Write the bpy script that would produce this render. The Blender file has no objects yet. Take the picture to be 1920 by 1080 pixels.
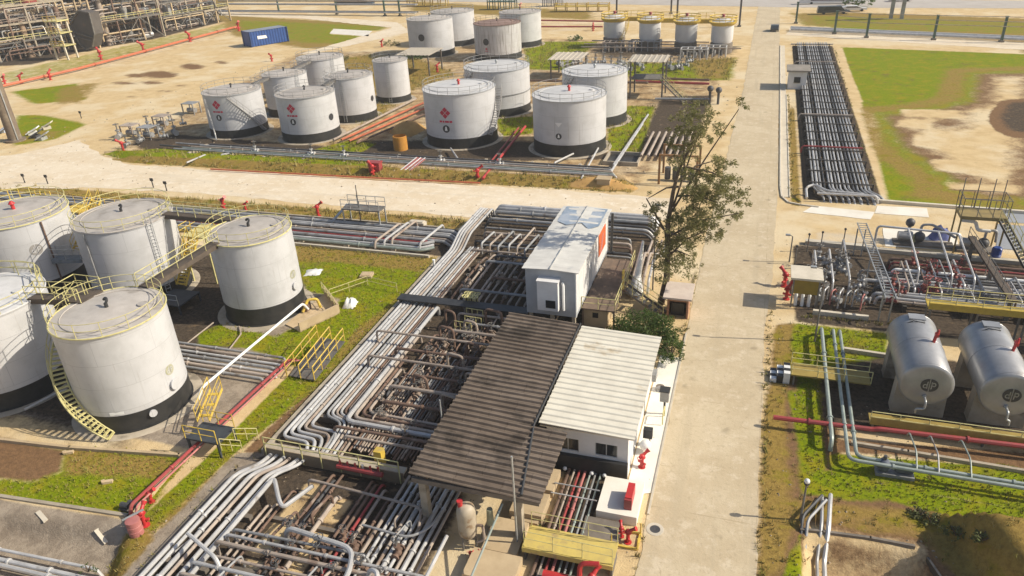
import bpy, math, random
import numpy as np
from mathutils import Vector, Matrix
random.seed(7)
RNG = np.random.default_rng(7)
scene = bpy.context.scene
COL = scene.collection
PI = math.pi
R_ = math.radians

# ------------------------------------------------------------------ camera
FOC, PIT, YAW, ROL, HC = 1391.7, .481, -.333, .054, 30.0
cF = np.array([math.sin(YAW)*math.cos(PIT), math.cos(YAW)*math.cos(PIT), -math.sin(PIT)])
cR = np.array([math.cos(YAW), -math.sin(YAW), 0.0])
cD = -np.cross(cR, cF)
cR2 = cR*math.cos(ROL)+cD*math.sin(ROL)
cD2 = -cR*math.sin(ROL)+cD*math.cos(ROL)
def ray(px, py):
    return cR2*(px-960)/FOC+cD2*(py-540)/FOC+cF
def g(px, py, z=0.0):
    """survey point of the photograph on the level z -> world point"""
    d = ray(px, py); t = (z-HC)/d[2]
    return Vector((float(d[0]*t), float(d[1]*t), z))
def gy(px, py, Y):
    d = ray(px, py); t = Y/d[1]
    return Vector((float(d[0]*t), Y, float(HC+d[2]*t)))
def proj(X, Y, Z):
    v = np.array([X, Y, Z-HC]); return (960+FOC*(v@cR2)/(v@cF), 540+FOC*(v@cD2)/(v@cF))
cam_d = bpy.data.cameras.new("camera"); cam = bpy.data.objects.new("camera", cam_d); COL.objects.link(cam)
cam_d.sensor_width = 36; cam_d.lens = 36*FOC/1920; cam_d.clip_end = 5000; cam_d.clip_start = .5
m = Matrix(((cR2[0], -cD2[0], -cF[0], 0), (cR2[1], -cD2[1], -cF[1], 0), (cR2[2], -cD2[2], -cF[2], HC), (0, 0, 0, 1)))
cam.matrix_world = m
scene.camera = cam

# ------------------------------------------------------------------ light
SUN_AZ, SUN_EL = R_(9), R_(38)
sd = bpy.data.lights.new("sun", 'SUN'); so = bpy.data.objects.new("sun", sd); COL.objects.link(so)
sd.energy = 4.4; sd.angle = R_(.5); sd.color = (1, .915, .755)
S = Vector((math.cos(SUN_EL)*math.cos(SUN_AZ), math.cos(SUN_EL)*math.sin(SUN_AZ), math.sin(SUN_EL)))
so.rotation_euler = S.to_track_quat('Z', 'Y').to_euler(); so.location = (60, 20, 80)
w = bpy.data.worlds.new("World"); scene.world = w; w.use_nodes = True
nt = w.node_tree; sky = nt.nodes.new('ShaderNodeTexSky'); sky.sky_type = 'NISHITA'; sky.sun_disc = False
sky.sun_elevation = SUN_EL; sky.sun_rotation = PI/2-SUN_AZ; sky.dust_density = 2.0; sky.air_density = 1.0
nt.links.new(sky.outputs[0], nt.nodes['Background'].inputs[0]); nt.nodes['Background'].inputs[1].default_value = .10
vs = scene.view_settings; vs.view_transform = 'Standard'; vs.look = 'None'; vs.exposure = .28; vs.gamma = 1

# ------------------------------------------------------------------ materials
MATS = {}
def M(name, c1, c2=None, scale=2.0, rough=.7, metal=0.0, stain=None, st_scale=.6, st_thr=.55, bump=0.0, streak=None, detail=6, spec=None, vary=.1, sheets=None):
    """noise blend c1-c2, optional blotchy stain colour, optional vertical streaks"""
    if name in MATS: return MATS[name]
    mt = bpy.data.materials.new(name); mt.use_nodes = True; n = mt.node_tree.nodes; L = mt.node_tree.links
    b = n['Principled BSDF']; b.inputs['Roughness'].default_value = rough; b.inputs['Metallic'].default_value = metal
    if spec is not None: b.inputs['Specular IOR Level'].default_value = spec
    tc = n.new('ShaderNodeTexCoord'); oi = n.new('ShaderNodeObjectInfo')
    off = n.new('ShaderNodeVectorMath'); off.operation = 'MULTIPLY_ADD'
    L.new(oi.outputs['Random'], off.inputs[0]); off.inputs[1].default_value = (37, 51, 29); L.new(tc.outputs['Object'], off.inputs[2])
    V = off.outputs[0]
    def noise(sc, dt, vec=V):
        t = n.new('ShaderNodeTexNoise'); t.inputs['Scale'].default_value = sc; t.inputs['Detail'].default_value = dt; t.inputs['Roughness'].default_value = .62
        L.new(vec, t.inputs['Vector']); return t.outputs['Fac']
    def mix(f, a, bb):
        x = n.new('ShaderNodeMix'); x.data_type = 'RGBA'
        if isinstance(f, float): x.inputs[0].default_value = f
        else: L.new(f, x.inputs[0])
        for k, s in ((6, a), (7, bb)):
            if isinstance(s, tuple): x.inputs[k].default_value = (*s, 1)
            else: L.new(s, x.inputs[k])
        return x.outputs[2]
    def ramp(f, lo, hi):
        r = n.new('ShaderNodeMapRange'); r.interpolation_type = 'SMOOTHSTEP'
        r.inputs[1].default_value = lo; r.inputs[2].default_value = hi; L.new(f, r.inputs[0]); return r.outputs[0]
    c2 = c2 or tuple(x*.8 for x in c1)
    nf = noise(scale, detail)
    col = mix(ramp(nf, .32, .68), c1, c2)
    if stain: col = mix(ramp(noise(st_scale, 5), st_thr, st_thr+.14), col, stain)
    if streak:
        sc_, ssx, thr = streak[1], streak[2], streak[3]
        mp = n.new('ShaderNodeMapping'); mp.inputs['Scale'].default_value = (sc_, sc_, sc_*ssx); L.new(V, mp.inputs[0])
        col = mix(ramp(noise(1.0, 4, mp.outputs[0]), thr, thr+.22), col, streak[0])
    hv = n.new('ShaderNodeHueSaturation'); mr = n.new('ShaderNodeMapRange'); mr.inputs[3].default_value = 1-vary; mr.inputs[4].default_value = 1+vary; L.new(oi.outputs['Random'], mr.inputs[0]); L.new(mr.outputs[0], hv.inputs['Value']); L.new(col, hv.inputs['Color']); col = hv.outputs[0]
    if sheets:
        br = n.new('ShaderNodeTexBrick'); L.new(tc.outputs['Object'], br.inputs['Vector']); br.inputs['Scale'].default_value = 1; br.inputs['Brick Width'].default_value = sheets[0]; br.inputs['Row Height'].default_value = sheets[1]; br.inputs['Mortar Size'].default_value = .018; br.inputs['Mortar Smooth'].default_value = .3
        br.inputs['Color1'].default_value = (1, 1, 1, 1); br.inputs['Color2'].default_value = (sheets[2], sheets[2]*.97, sheets[2]*.94, 1); br.inputs['Mortar'].default_value = (.45, .43, .4, 1)
        mm = n.new('ShaderNodeMix'); mm.data_type = 'RGBA'; mm.blend_type = 'MULTIPLY'; mm.inputs[0].default_value = 1; L.new(col, mm.inputs[6]); L.new(br.outputs['Color'], mm.inputs[7]); col = mm.outputs[2]
    L.new(col, b.inputs['Base Color'])
    if bump:
        bp = n.new('ShaderNodeBump'); bp.inputs['Strength'].default_value = bump; bp.inputs['Distance'].default_value = .05
        L.new(noise(scale*5, 6), bp.inputs['Height']); L.new(bp.outputs[0], b.inputs['Normal'])
    MATS[name] = mt; return mt
def shell_paint(name, c1, c2, run, thr, seam=.62):
    """plated shell: courses and butt joints, blotches, rust runs from the rim"""
    mt = bpy.data.materials.new(name); mt.use_nodes = True; n = mt.node_tree.nodes; L = mt.node_tree.links; b = n['Principled BSDF']; b.inputs['Roughness'].default_value = .5
    tc = n.new('ShaderNodeTexCoord'); oi = n.new('ShaderNodeObjectInfo'); sp = n.new('ShaderNodeSeparateXYZ'); L.new(tc.outputs['Object'], sp.inputs[0])
    def mth(op, a, c=None):
        x = n.new('ShaderNodeMath'); x.operation = op
        for k, q in enumerate((a, c)):
            if q is None: continue
            if isinstance(q, (int, float)): x.inputs[k].default_value = q
            else: L.new(q, x.inputs[k])
        return x.outputs[0]
    ang = mth('ADD', mth('MULTIPLY', mth('ARCTAN2', sp.outputs[1], sp.outputs[0]), 4.2), mth('MULTIPLY', oi.outputs['Random'], 40))
    def vec(x, y):
        c = n.new('ShaderNodeCombineXYZ')
        for k, q in enumerate((x, y)): L.new(q, c.inputs[k])
        return c.outputs[0]
    def noise(v, sc, dt=5, rg=.6):
        t = n.new('ShaderNodeTexNoise'); t.inputs['Scale'].default_value = sc; t.inputs['Detail'].default_value = dt; t.inputs['Roughness'].default_value = rg; L.new(v, t.inputs['Vector']); return t.outputs['Fac']
    def ramp(f, lo, hi):
        r = n.new('ShaderNodeMapRange'); r.interpolation_type = 'SMOOTHSTEP'; r.inputs[1].default_value = lo; r.inputs[2].default_value = hi; L.new(f, r.inputs[0]); return r.outputs[0]
    def mix(f, a, c):
        x = n.new('ShaderNodeMix'); x.data_type = 'RGBA'
        if isinstance(f, float): x.inputs[0].default_value = f
        else: L.new(f, x.inputs[0])
        for k, q in ((6, a), (7, c)):
            if isinstance(q, tuple): x.inputs[k].default_value = (*q, 1)
            else: L.new(q, x.inputs[k])
        return x.outputs[2]
    uv = vec(ang, sp.outputs[2]); br = n.new('ShaderNodeTexBrick'); L.new(uv, br.inputs['Vector'])
    br.inputs['Color1'].default_value = (*c1, 1); br.inputs['Color2'].default_value = (*[q*.955 for q in c1], 1); br.inputs['Mortar'].default_value = (*[q*seam for q in c1], 1)
    br.inputs['Scale'].default_value = 1; br.inputs['Brick Width'].default_value = 4.4; br.inputs['Row Height'].default_value = 1.75; br.inputs['Mortar Size'].default_value = .016; br.inputs['Mortar Smooth'].default_value = .6
    col = mix(ramp(noise(uv, .55), .42, .7), br.outputs['Color'], c2)
    col = mix(mth('MULTIPLY', ramp(noise(vec(mth('MULTIPLY', ang, 3.2), mth('MULTIPLY', sp.outputs[2], .16)), 1.0, 4), thr, thr+.2), .75), col, run)
    col = mix(mth('MULTIPLY', ramp(noise(uv, 2.6, 6, .7), .6, .78), .5), col, tuple(q*.6 for q in c2))
    L.new(col, b.inputs['Base Color']); bp = n.new('ShaderNodeBump'); bp.inputs['Strength'].default_value = .25; bp.inputs['Distance'].default_value = .06; L.new(noise(uv, .9, 2), bp.inputs['Height']); L.new(bp.outputs[0], b.inputs['Normal'])
    MATS[name] = mt; return mt
WHITE = shell_paint('white tank paint', (.575, .57, .575), (.49, .485, .485), (.33, .30, .275), .58)
WHITE2 = shell_paint('streaked tank paint', (.54, .53, .53), (.46, .45, .44), (.2, .165, .15), .47)
ROOFG = M('tank roof paint', (.47, .43, .39), (.39, .355, .32), .9, .6, stain=(.30, .265, .23), st_scale=.5, st_thr=.56)
ROOFW = M('pale tank roof paint', (.58, .57, .56), (.50, .49, .48), .9, .55, stain=(.42, .41, .39), st_scale=.5, st_thr=.58)
BLACK = M('black bitumen paint', (.018, .019, .02), (.035, .034, .033), 1.5, .55)
YEL = M('yellow rail paint', (.62, .47, .06), (.50, .38, .08), 3, .5, stain=(.3, .2, .08), st_scale=2, st_thr=.62)
YELP = M('faded yellow paint', (.62, .56, .26), (.5, .45, .2), 3, .55, stain=(.32, .25, .12), st_scale=2, st_thr=.6)
YELF = M('bright yellow grating', (.66, .46, .06), (.52, .37, .08), 2, .6, stain=(.42, .32, .14), st_scale=1.2, st_thr=.56)
RED = M('red fire paint', (.52, .03, .035), (.40, .035, .03), 2, .42)
REDP = M('faded red pipe paint', (.34, .045, .045), (.25, .05, .05), 1.2, .5, stain=(.3, .14, .1), st_scale=.8, st_thr=.6)
REDO = M('orange red pipe paint', (.55, .14, .06), (.42, .12, .06), 1.2, .55)
PINK = M('sun faded pink paint', (.50, .19, .17), (.42, .15, .14), 1.4, .6)
SILV = M('aluminium pipe paint', (.58, .57, .56), (.45, .44, .43), 1.1, .42, .25, stain=(.30, .26, .22), st_scale=.9, st_thr=.6)
GREYP = M('grey pipe paint', (.38, .38, .38), (.28, .28, .28), 1.1, .5, .2, stain=(.2, .16, .13), st_scale=.9, st_thr=.56)
BRNP = M('rusty brown pipe', (.20, .125, .09), (.12, .075, .055), 1.3, .75, stain=(.27, .21, .17), st_scale=.9, st_thr=.58)
PALEP = M('dusty pale pipe', (.42, .35, .29), (.31, .25, .205), 1.2, .6, stain=(.24, .17, .13), st_scale=.8, st_thr=.55)
DARKP = M('dark steel pipe', (.10, .10, .105), (.06, .06, .065), 1.3, .55, .2)
GRNP = M('grey green pipe paint', (.33, .37, .34), (.24, .28, .25), 1.2, .5, .15)
STEEL = M('weathered steel', (.2, .19, .175), (.13, .12, .11), 1.6, .65, .2, stain=(.22, .13, .08), st_scale=1.1, st_thr=.57)
STEELG = M('galvanised steel', (.46, .47, .47), (.36, .37, .37), 2.2, .45, .4)
GRNST = M('green steel paint', (.05, .11, .08), (.04, .08, .06), 1.5, .5)
CONC = M('weathered concrete', (.42, .36, .28), (.33, .28, .21), 1.3, .85, stain=(.2, .17, .13), st_scale=.5, st_thr=.56, bump=.25)
CONCP = M('pale concrete', (.6, .54, .44), (.5, .45, .36), 1.0, .85, stain=(.36, .31, .24), st_scale=.6, st_thr=.6, bump=.2)
CONCD = M('stained dark concrete', (.2, .17, .14), (.13, .11, .09), 1.0, .85, stain=(.3, .26, .2), st_scale=.6, st_thr=.6, bump=.25)
TANC = M('tan concrete', (.52, .40, .25), (.44, .33, .2), .9, .85, stain=(.34, .25, .15), st_scale=.7, st_thr=.58, bump=.2)
WALLW = M('white wall paint', (.72, .71, .70), (.64, .63, .62), .9, .6, streak=((.5, .47, .43), 4, .1, .66))
WALLG = M('cabin panel paint', (.40, .42, .45), (.34, .36, .39), .9, .5)
GLASS = M('dark window glass', (.018, .02, .024), (.03, .033, .038), 1, .12)
DARK = M('dark metal', (.03, .03, .032), (.045, .045, .046), 2, .5)
FIBRO = M('weathered fibre cement', (.21, .165, .13), (.14, .108, .085), .9, .92, stain=(.075, .058, .045), st_scale=.35, st_thr=.52, bump=.15, sheets=(2.55, .94, .78))
SHEETW = M('cream sheet roofing', (.68, .64, .54), (.6, .56, .47), .8, .5, stain=(.5, .42, .30), st_scale=.45, st_thr=.57)
SHEETG = M('cabin roof sheet', (.68, .66, .61), (.57, .55, .51), .8, .5, 0, stain=(.38, .39, .4), st_scale=.3, st_thr=.6)
TARPBL = M('blue grey membrane', (.2, .27, .36), (.4, .44, .5), 1.2, .5)
BLUE = M('blue container paint', (.03, .09, .30), (.025, .07, .24), 1, .5, stain=(.1, .1, .12), st_scale=.7, st_thr=.66)
BLUED = M('blue drum paint', (.02, .06, .28), (.02, .05, .2), 2, .4)
ORANGE = M('orange sign paint', (.68, .14, .03), (.6, .12, .04), 1, .5)
SANDH = M('loose orange sand', (.5, .3, .1), (.42, .24, .08), 1, .95, bump=.3)
TARP = M('white tarpaulin', (.8, .8, .78), (.72, .72, .7), 1.5, .6)
BARK = M('grey brown bark', (.16, .12, .085), (.1, .075, .055), 4, .9, bump=.4)
LEAF = M('olive leaves', (.17, .175, .055), (.25, .225, .095), .9, .6)
LEAFD = M('deep green leaves', (.055, .105, .016), (.11, .155, .03), 1.2, .6)
CARW = M('white car paint', (.7, .7, .7), (.66, .66, .66), 1, .3)
CARD = M('dark car paint', (.03, .04, .05), (.04, .05, .06), 1, .3)
RUBBER = M('rubber', (.02, .02, .02), (.03, .03, .03), 1, .8)
LOGO = M('emblem dark paint', (.035, .035, .04), (.05, .05, .055), 3, .5)
LOGOG = M('emblem olive paint', (.34, .34, .2), (.42, .4, .3), 3, .5)
LOGOR = M('emblem red paint', (.55, .02, .06), (.48, .02, .06), 3, .5)
LOGOW = M('emblem white paint', (.8, .8, .78), (.76, .76, .74), 3, .5)

for lm in (LEAF, LEAFD):
    n = lm.node_tree.nodes; L = lm.node_tree.links; b = n['Principled BSDF']; tr = n.new('ShaderNodeBsdfTranslucent'); mx = n.new('ShaderNodeMixShader'); mx.inputs[0].default_value = .48
    L.new(b.inputs['Base Color'].links[0].from_socket, tr.inputs['Color']); L.new(b.outputs[0], mx.inputs[1]); L.new(tr.outputs[0], mx.inputs[2]); L.new(mx.outputs[0], n['Material Output'].inputs['Surface'])
# ------------------------------------------------------------------ mesh builder
WL = {}
class MB:
    def __init__(s): s.v = []; s.f = []
    def add(s, vs, fs):
        o = len(s.v); s.v += [(float(p[0]), float(p[1]), float(p[2])) for p in vs]; s.f += [tuple(o+i for i in q) for q in fs]; return s
    def bx(s, x0, y0, z0, x1, y1, z1):
        return s.add([(x0, y0, z0), (x1, y0, z0), (x1, y1, z0), (x0, y1, z0), (x0, y0, z1), (x1, y0, z1), (x1, y1, z1), (x0, y1, z1)],
                     [(3, 2, 1, 0), (4, 5, 6, 7), (0, 1, 5, 4), (1, 2, 6, 5), (2, 3, 7, 6), (3, 0, 4, 7)])
    def box(s, c, d, rz=0):
        cs, sn = math.cos(rz), math.sin(rz); vs_ = []
        for z in (-.5, .5):
            for x, y in ((-.5, -.5), (.5, -.5), (.5, .5), (-.5, .5)):
                X, Y = x*d[0], y*d[1]; vs_.append((c[0]+X*cs-Y*sn, c[1]+X*sn+Y*cs, c[2]+z*d[2]))
        return s.add(vs_, [(3, 2, 1, 0), (4, 5, 6, 7), (0, 1, 5, 4), (1, 2, 6, 5), (2, 3, 7, 6), (3, 0, 4, 7)])
    def beam(s, p, q, wd, ht):
        p = Vector(p); q = Vector(q); d = (q-p).normalized(); up = Vector((0, 0, 1)) if abs(d.z) < .95 else Vector((0, 1, 0))
        a = d.cross(up).normalized()*wd/2; b = a.cross(d).normalized()*ht/2
        vs_ = [p-a-b, p+a-b, p+a+b, p-a+b, q-a-b, q+a-b, q+a+b, q-a+b]
        return s.add(vs_, [(0, 1, 2, 3), (7, 6, 5, 4), (1, 0, 4, 5), (2, 1, 5, 6), (3, 2, 6, 7), (0, 3, 7, 4)])
    def prism(s, poly, z0, z1):
        n = len(poly); A = sum(poly[i][0]*poly[(i+1) % n][1]-poly[(i+1) % n][0]*poly[i][1] for i in range(n))
        if A < 0: poly = poly[::-1]
        vs_ = [(p[0], p[1], z0) for p in poly]+[(p[0], p[1], z1) for p in poly]
        return s.add(vs_, [tuple(range(n-1, -1, -1)), tuple(range(n, 2*n))]+[(i, (i+1) % n, n+(i+1) % n, n+i) for i in range(n)])
    def tube(s, pts, r, n=8, fil=0.0, closed=False):
        P = [Vector(p) for p in pts]
        if fil > 0 and len(P) > 2:
            Q = [P[0]]
            for i in range(1, len(P)-1):
                a, b, c = P[i-1], P[i], P[i+1]; l1, l2 = (a-b).length, (c-b).length
                f = min(fil, l1*.45, l2*.45); u = b+(a-b)/l1*f; v = b+(c-b)/l2*f
                for t in (0, .25, .5, .75, 1): Q.append(u*(1-t)**2+b*2*t*(1-t)+v*t*t)
            Q.append(P[-1]); P = Q
        N = len(P); rings = []; ref = None
        for i in range(N):
            if closed: d = (P[(i+1) % N]-P[i-1])
            else: d = (P[min(i+1, N-1)]-P[max(i-1, 0)])
            d = d.normalized() if d.length > 1e-9 else Vector((0, 0, 1))
            if ref is None: ref = Vector((0, 0, 1)) if abs(d.z) < .9 else Vector((1, 0, 0))
            a = (ref-d*ref.dot(d))
            if a.length < 1e-4: a = d.orthogonal()
            a.normalize(); b = d.cross(a); ref = a
            rings.append([P[i]+(a*math.cos(2*PI*k/n)+b*math.sin(2*PI*k/n))*r for k in range(n)])
        vs_ = [p for rg in rings for p in rg]; fs = []
        for i in range(N if closed else N-1):
            j = (i+1) % N
            for k in range(n): fs.append((i*n+k, i*n+(k+1) % n, j*n+(k+1) % n, j*n+k))
        if not closed: fs += [tuple(range(n-1, -1, -1)), tuple((N-1)*n+k for k in range(n))]
        return s.add(vs_, fs)
    def cone(s, p, q, r0, r1, n=12):
        p = Vector(p); q = Vector(q); d = (q-p).normalized(); a = d.orthogonal().normalized(); b = d.cross(a); vs_ = []
        for c, r in ((p, r0), (q, r1)):
            for k in range(n): vs_.append(c+(a*math.cos(2*PI*k/n)+b*math.sin(2*PI*k/n))*r)
        return s.add(vs_, [tuple(range(n-1, -1, -1)), tuple(range(n, 2*n))]+[(k, (k+1) % n, n+(k+1) % n, n+k) for k in range(n)])
    def lathe(s, c, prof, n=32):
        vs_ = []; fs = []
        for r, z in prof:
            for k in range(n): vs_.append((c[0]+r*math.cos(2*PI*k/n), c[1]+r*math.sin(2*PI*k/n), c[2]+z))
        for i in range(len(prof)-1):
            for k in range(n): fs.append((i*n+k, i*n+(k+1) % n, (i+1)*n+(k+1) % n, (i+1)*n+k))
        return s.add(vs_, fs)
    def sph(s, c, r, nu=10, nv=7, sz=1.0):
        prof = [(max(r*math.sin(PI*i/nv), .001), -r*sz*math.cos(PI*i/nv)) for i in range(nv+1)]
        return s.lathe(c, prof, nu)
    def build(s, name, mat, parent=None, origin=None, smooth=True, ang=40):
        o_ = Vector(origin) if origin is not None else (WL[parent.name] if parent is not None else Vector((0, 0, 0)))
        me = bpy.data.meshes.new(name)
        me.from_pydata([(x-o_.x, y-o_.y, z-o_.z) for x, y, z in s.v], [], s.f); me.update()
        if mat is not None: me.materials.append(mat)
        if smooth:
            me.polygons.foreach_set('use_smooth', [True]*len(me.polygons))
            try: me.set_sharp_from_angle(angle=R_(ang))
            except Exception: pass
        ob = bpy.data.objects.new(name, me); COL.objects.link(ob); WL[ob.name] = o_
        if parent is not None: ob.parent = parent
        else: ob.location = o_
        return ob
LABELS = {}
def tag(o, label=None, cat=None, group=None, kind=None):
    if label:
        o['label'] = label
        LABELS.setdefault(label, []).append((o.name, group))
        nw = len(label.split())
        if nw < 4 or nw > 16: print('LABEL LENGTH', nw, label)
    if cat: o['category'] = cat
    if group: o['group'] = group
    if kind: o['kind'] = kind
    return o
def thing(name, label, cat, loc=(0, 0, 0), group=None):
    o = bpy.data.objects.new(name, None); COL.objects.link(o); o.location = loc; o.empty_display_size = .3
    WL[o.name] = Vector(loc); return tag(o, label, cat, group)
def copy_tree(o, parent=None):
    c = o.copy(); COL.objects.link(c)
    if parent is not None: c.parent = parent
    for ch in list(o.children): copy_tree(ch, c)
    return c
def place(o, loc, rz=0.0, label=None, group=None, sc=1.0, first=False):
    c = o if first else copy_tree(o)
    c.location = loc; c.rotation_euler = (0, 0, rz); c.scale = (sc, sc, sc)
    if label: tag(c, label)
    if group: c['group'] = group
    WL[c.name] = Vector(loc); return c
ORD = "first second third fourth fifth sixth seventh eighth ninth tenth eleventh twelfth thirteenth fourteenth fifteenth sixteenth seventeenth eighteenth nineteenth twentieth twenty-first twenty-second twenty-third twenty-fourth twenty-fifth twenty-sixth twenty-seventh twenty-eighth twenty-ninth thirtieth thirty-first thirty-second thirty-third thirty-fourth thirty-fifth thirty-sixth thirty-seventh thirty-eighth thirty-ninth fortieth".split()
def pipe(label, pts, r, mat, group=None, fil=.45, n=8, flange=0, parent=None, name='pipe', joints=0):
    mb = MB().tube(pts, r, n, fil)
    P = [Vector(p) for p in pts]
    if flange:
        for i in range(len(P)-1):
            a, b = P[i], P[i+1]; l = (b-a).length
            if l < 2.5: continue
            d = (b-a)/l; k = max(1, int(l/flange))
            for j in range(k):
                c = a+d*(l*(j+.5+random.uniform(-.25, .25))/k); mb.cone(c-d*.06, c+d*.06, r*1.45, r*1.45, 10)
    if parent is not None: return mb.build(name, mat, parent)
    o = mb.build(name, mat, origin=P[0]); return tag(o, label, 'pipe', group)
def ring(c, r, n=40): return [(c[0]+r*math.cos(2*PI*k/n), c[1]+r*math.sin(2*PI*k/n), c[2]) for k in range(n)]
def rail_mb(pts, h=1.0, step=1.5, r=.03, mid=True, mb=None):
    mb = mb or MB(); P = [Vector(p) for p in pts]; up = Vector((0, 0, h))
    mb.tube([p+up for p in P], r, 5)
    if mid: mb.tube([p+up*.52 for p in P], r*.85, 5)
    for i in range(len(P)-1):
        l = (P[i+1]-P[i]).length; k = max(1, round(l/step))
        for j in range(k+(1 if i == len(P)-2 else 0)):
            p = P[i].lerp(P[i+1], j/k); mb.tube([p, p+up], r, 5)
    return mb
# ------------------------------------------------------------------ ground sheet with cover masks (grass, soil, gravel with painted shade ...)
def spaced(a, b, f):
    out = [a]
    while out[-1] < b: out.append(out[-1]+f(out[-1]))
    return out
gxs = np.array([-1500, -700, -350]+spaced(-240, 75, lambda x: .42 if -52 < x < 20 else min(1.6, .42+.02*max(-52-x, x-20)))+[150, 400, 1500])
gys = np.array([-400, -100]+spaced(8, 262, lambda y: .36+max(0, y-30)*.006)+[340, 700, 1800])
GX, GY = np.meshgrid(gxs, gys)
def sdist(poly):
    """signed distance (positive inside) of the grid to a polygon in world metres"""
    P = np.array(poly, float); n = len(P); ins = np.zeros(GX.shape, bool); d2 = np.full(GX.shape, 1e12)
    for i in range(n):
        a, b = P[i], P[(i+1) % n]; ab = b-a; L2 = max(ab@ab, 1e-9)
        t = np.clip(((GX-a[0])*ab[0]+(GY-a[1])*ab[1])/L2, 0, 1)
        d2 = np.minimum(d2, (GX-a[0]-t*ab[0])**2+(GY-a[1]-t*ab[1])**2)
        c = ((a[1] > GY) != (b[1] > GY)) & (GX < (b[0]-a[0])*(GY-a[1])/(b[1]-a[1]+1e-12)+a[0]); ins ^= c
    d = np.sqrt(d2); return np.where(ins, d, -d)
def pz(*px): return [tuple(g(a, b)[:2]) for a, b in px]
def rect(x0, y0, x1, y1): return [(x0, y0), (x1, y0), (x1, y1), (x0, y1)]
COV = {k: np.zeros(GX.shape) for k in ('green', 'dry', 'soil', 'bed_shade', 'conc', 'pale')}
def cover(kind, poly, soft=.8, amt=1.0, sub=False):
    wt = np.clip(.5+sdist(poly)/(2*soft), 0, 1)*amt
    COV[kind] = COV[kind]*(1-wt) if sub else np.maximum(COV[kind], wt)
def erase(kinds, poly, soft=.6, amt=1.0):
    for k in kinds: cover(k, poly, soft, amt, True)
ALLK = ('green', 'dry', 'soil', 'bed_shade', 'conc', 'pale')
# near tanks: stained hardstanding, lawn
cover('conc', rect(-70, 28.8, -31.6, 56.5), .5)
cover('bed_shade', rect(-70, 27, -36, 56.5), 3, .68)
cover('soil', pz((575, 560), (640, 560), (640, 600), (580, 640), (370, 640), (330, 620), (345, 560)), 2, .35)
cover('green', pz((555, 458), (815, 484), (742, 575), (640, 690), (560, 690), (470, 655), (600, 590), (640, 560), (575, 545), (560, 500)), .7)
cover('green', pz((370, 625), (420, 605), (560, 645), (545, 660), (372, 645)), .5)
cover('dry', pz((555, 458), (815, 484), (790, 510), (640, 492), (556, 490)), 1.2)
cover('dry', pz((760, 545), (725, 590), (600, 720), (555, 790), (540, 790), (660, 620)), .7, .8)
cover('green', pz((548, 696), (640, 690), (440, 850), (285, 1000), (254, 978), (335, 905), (395, 850)), .35)
cover('dry', pz((560, 740), (600, 722), (445, 855), (300, 1000), (285, 985)), .4, .7)
cover('green', pz((-40, 815), (140, 838), (335, 852), (352, 862), (262, 968), (-40, 925)), .35)
cover('dry', pz((-40, 812), (250, 848), (335, 858), (300, 900), (150, 895), (-40, 905)), .8, .8)
cover('soil', pz((-40, 815), (120, 845), (105, 885), (30, 895), (-40, 880)), .5)
cover('dry', pz((225, 1000), (275, 990), (290, 1010), (220, 1090), (170, 1090)), .6)
cover('conc', pz((-40, 930), (240, 975), (270, 1000), (215, 1090), (-40, 1090)), .4)
cover('dry', pz((-40, 1010), (230, 1050), (215, 1075), (-40, 1040)), .5, .45)
# beside the pipe yards: old concrete path
cover('conc', pz((440, 850), (500, 845), (520, 870), (330, 1010), (270, 1090), (200, 1090)), .3)
cover('soil', pz((450, 850), (760, 560), (830, 480), (845, 480), (500, 850)), .3, .8)
# pipe yards
cover('bed_shade', rect(-27.2, 29.6, -9.5, 59), .4, .9)  # dark rack ground, with the shade of the pits painted in
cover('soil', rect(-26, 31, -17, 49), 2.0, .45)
cover('bed_shade', rect(-27.5, 8, -9, 29.6), .4, .7)
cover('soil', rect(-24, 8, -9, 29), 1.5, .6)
for rc_ in ((-23.2, 22.6, -21.9, 26.4), (-23.0, 19.6, -21.9, 22.0), (-21.0, 25.4, -19.9, 27.2), (-20.9, 23.6, -19.7, 25.0), (-20.9, 21.6, -19.8, 23.2), (-23.0, 26.8, -21.9, 27.9)): erase(('bed_shade',), rect(*rc_), .15, .9); erase(('soil',), rect(*rc_), .15, .45)
erase(('bed_shade', 'soil'), rect(-13.5, 8, -4, 33.0), .5, .8)
cover('bed_shade', rect(-8.6, 20, -6.1, 33.4), .3, .9)
cover('bed_shade', rect(-100, 59.0, -9, 65.2), .5, .75)
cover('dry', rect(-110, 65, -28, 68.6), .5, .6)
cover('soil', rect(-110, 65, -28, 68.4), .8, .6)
cover('bed_shade', rect(-27, 58, -8, 71.3), .5, .85)
# road verges on the east
cover('dry', pz((1450, 610), (1495, 600), (1500, 700), (1480, 760), (1480, 900), (1500, 1090), (1415, 1090), (1425, 800), (1445, 690)), .6, .8)
cover('soil', pz((1450, 610), (1475, 600), (1470, 760), (1465, 900), (1480, 1000), (1415, 1090), (1428, 800)), .7, .55)
cover('green', pz((1490, 605), (1665, 625), (1665, 668), (1480, 700), (1470, 660)), .8)
cover('dry', pz((1600, 610), (1665, 625), (1665, 660), (1600, 650)), .6, .7)
cover('bed_shade', pz((1535, 655), (1670, 668), (1960, 690), (1960, 830), (1640, 812), (1545, 800)), .6, .95)  # tank pit floor darkened, the horizontal tanks' cast shade put into its colour
pass
cover('green', pz((1475, 730), (1535, 750), (1550, 880), (1590, 895), (1940, 960), (1940, 1010), (1880, 1000), (1640, 930), (1580, 940), (1560, 900), (1500, 850)), .5)
cover('green', pz((1560, 850), (1930, 880), (1930, 960), (1560, 890)), .4)
cover('green', pz((1480, 1040), (1500, 1000), (1506, 1090), (1465, 1090)), .35)
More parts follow.
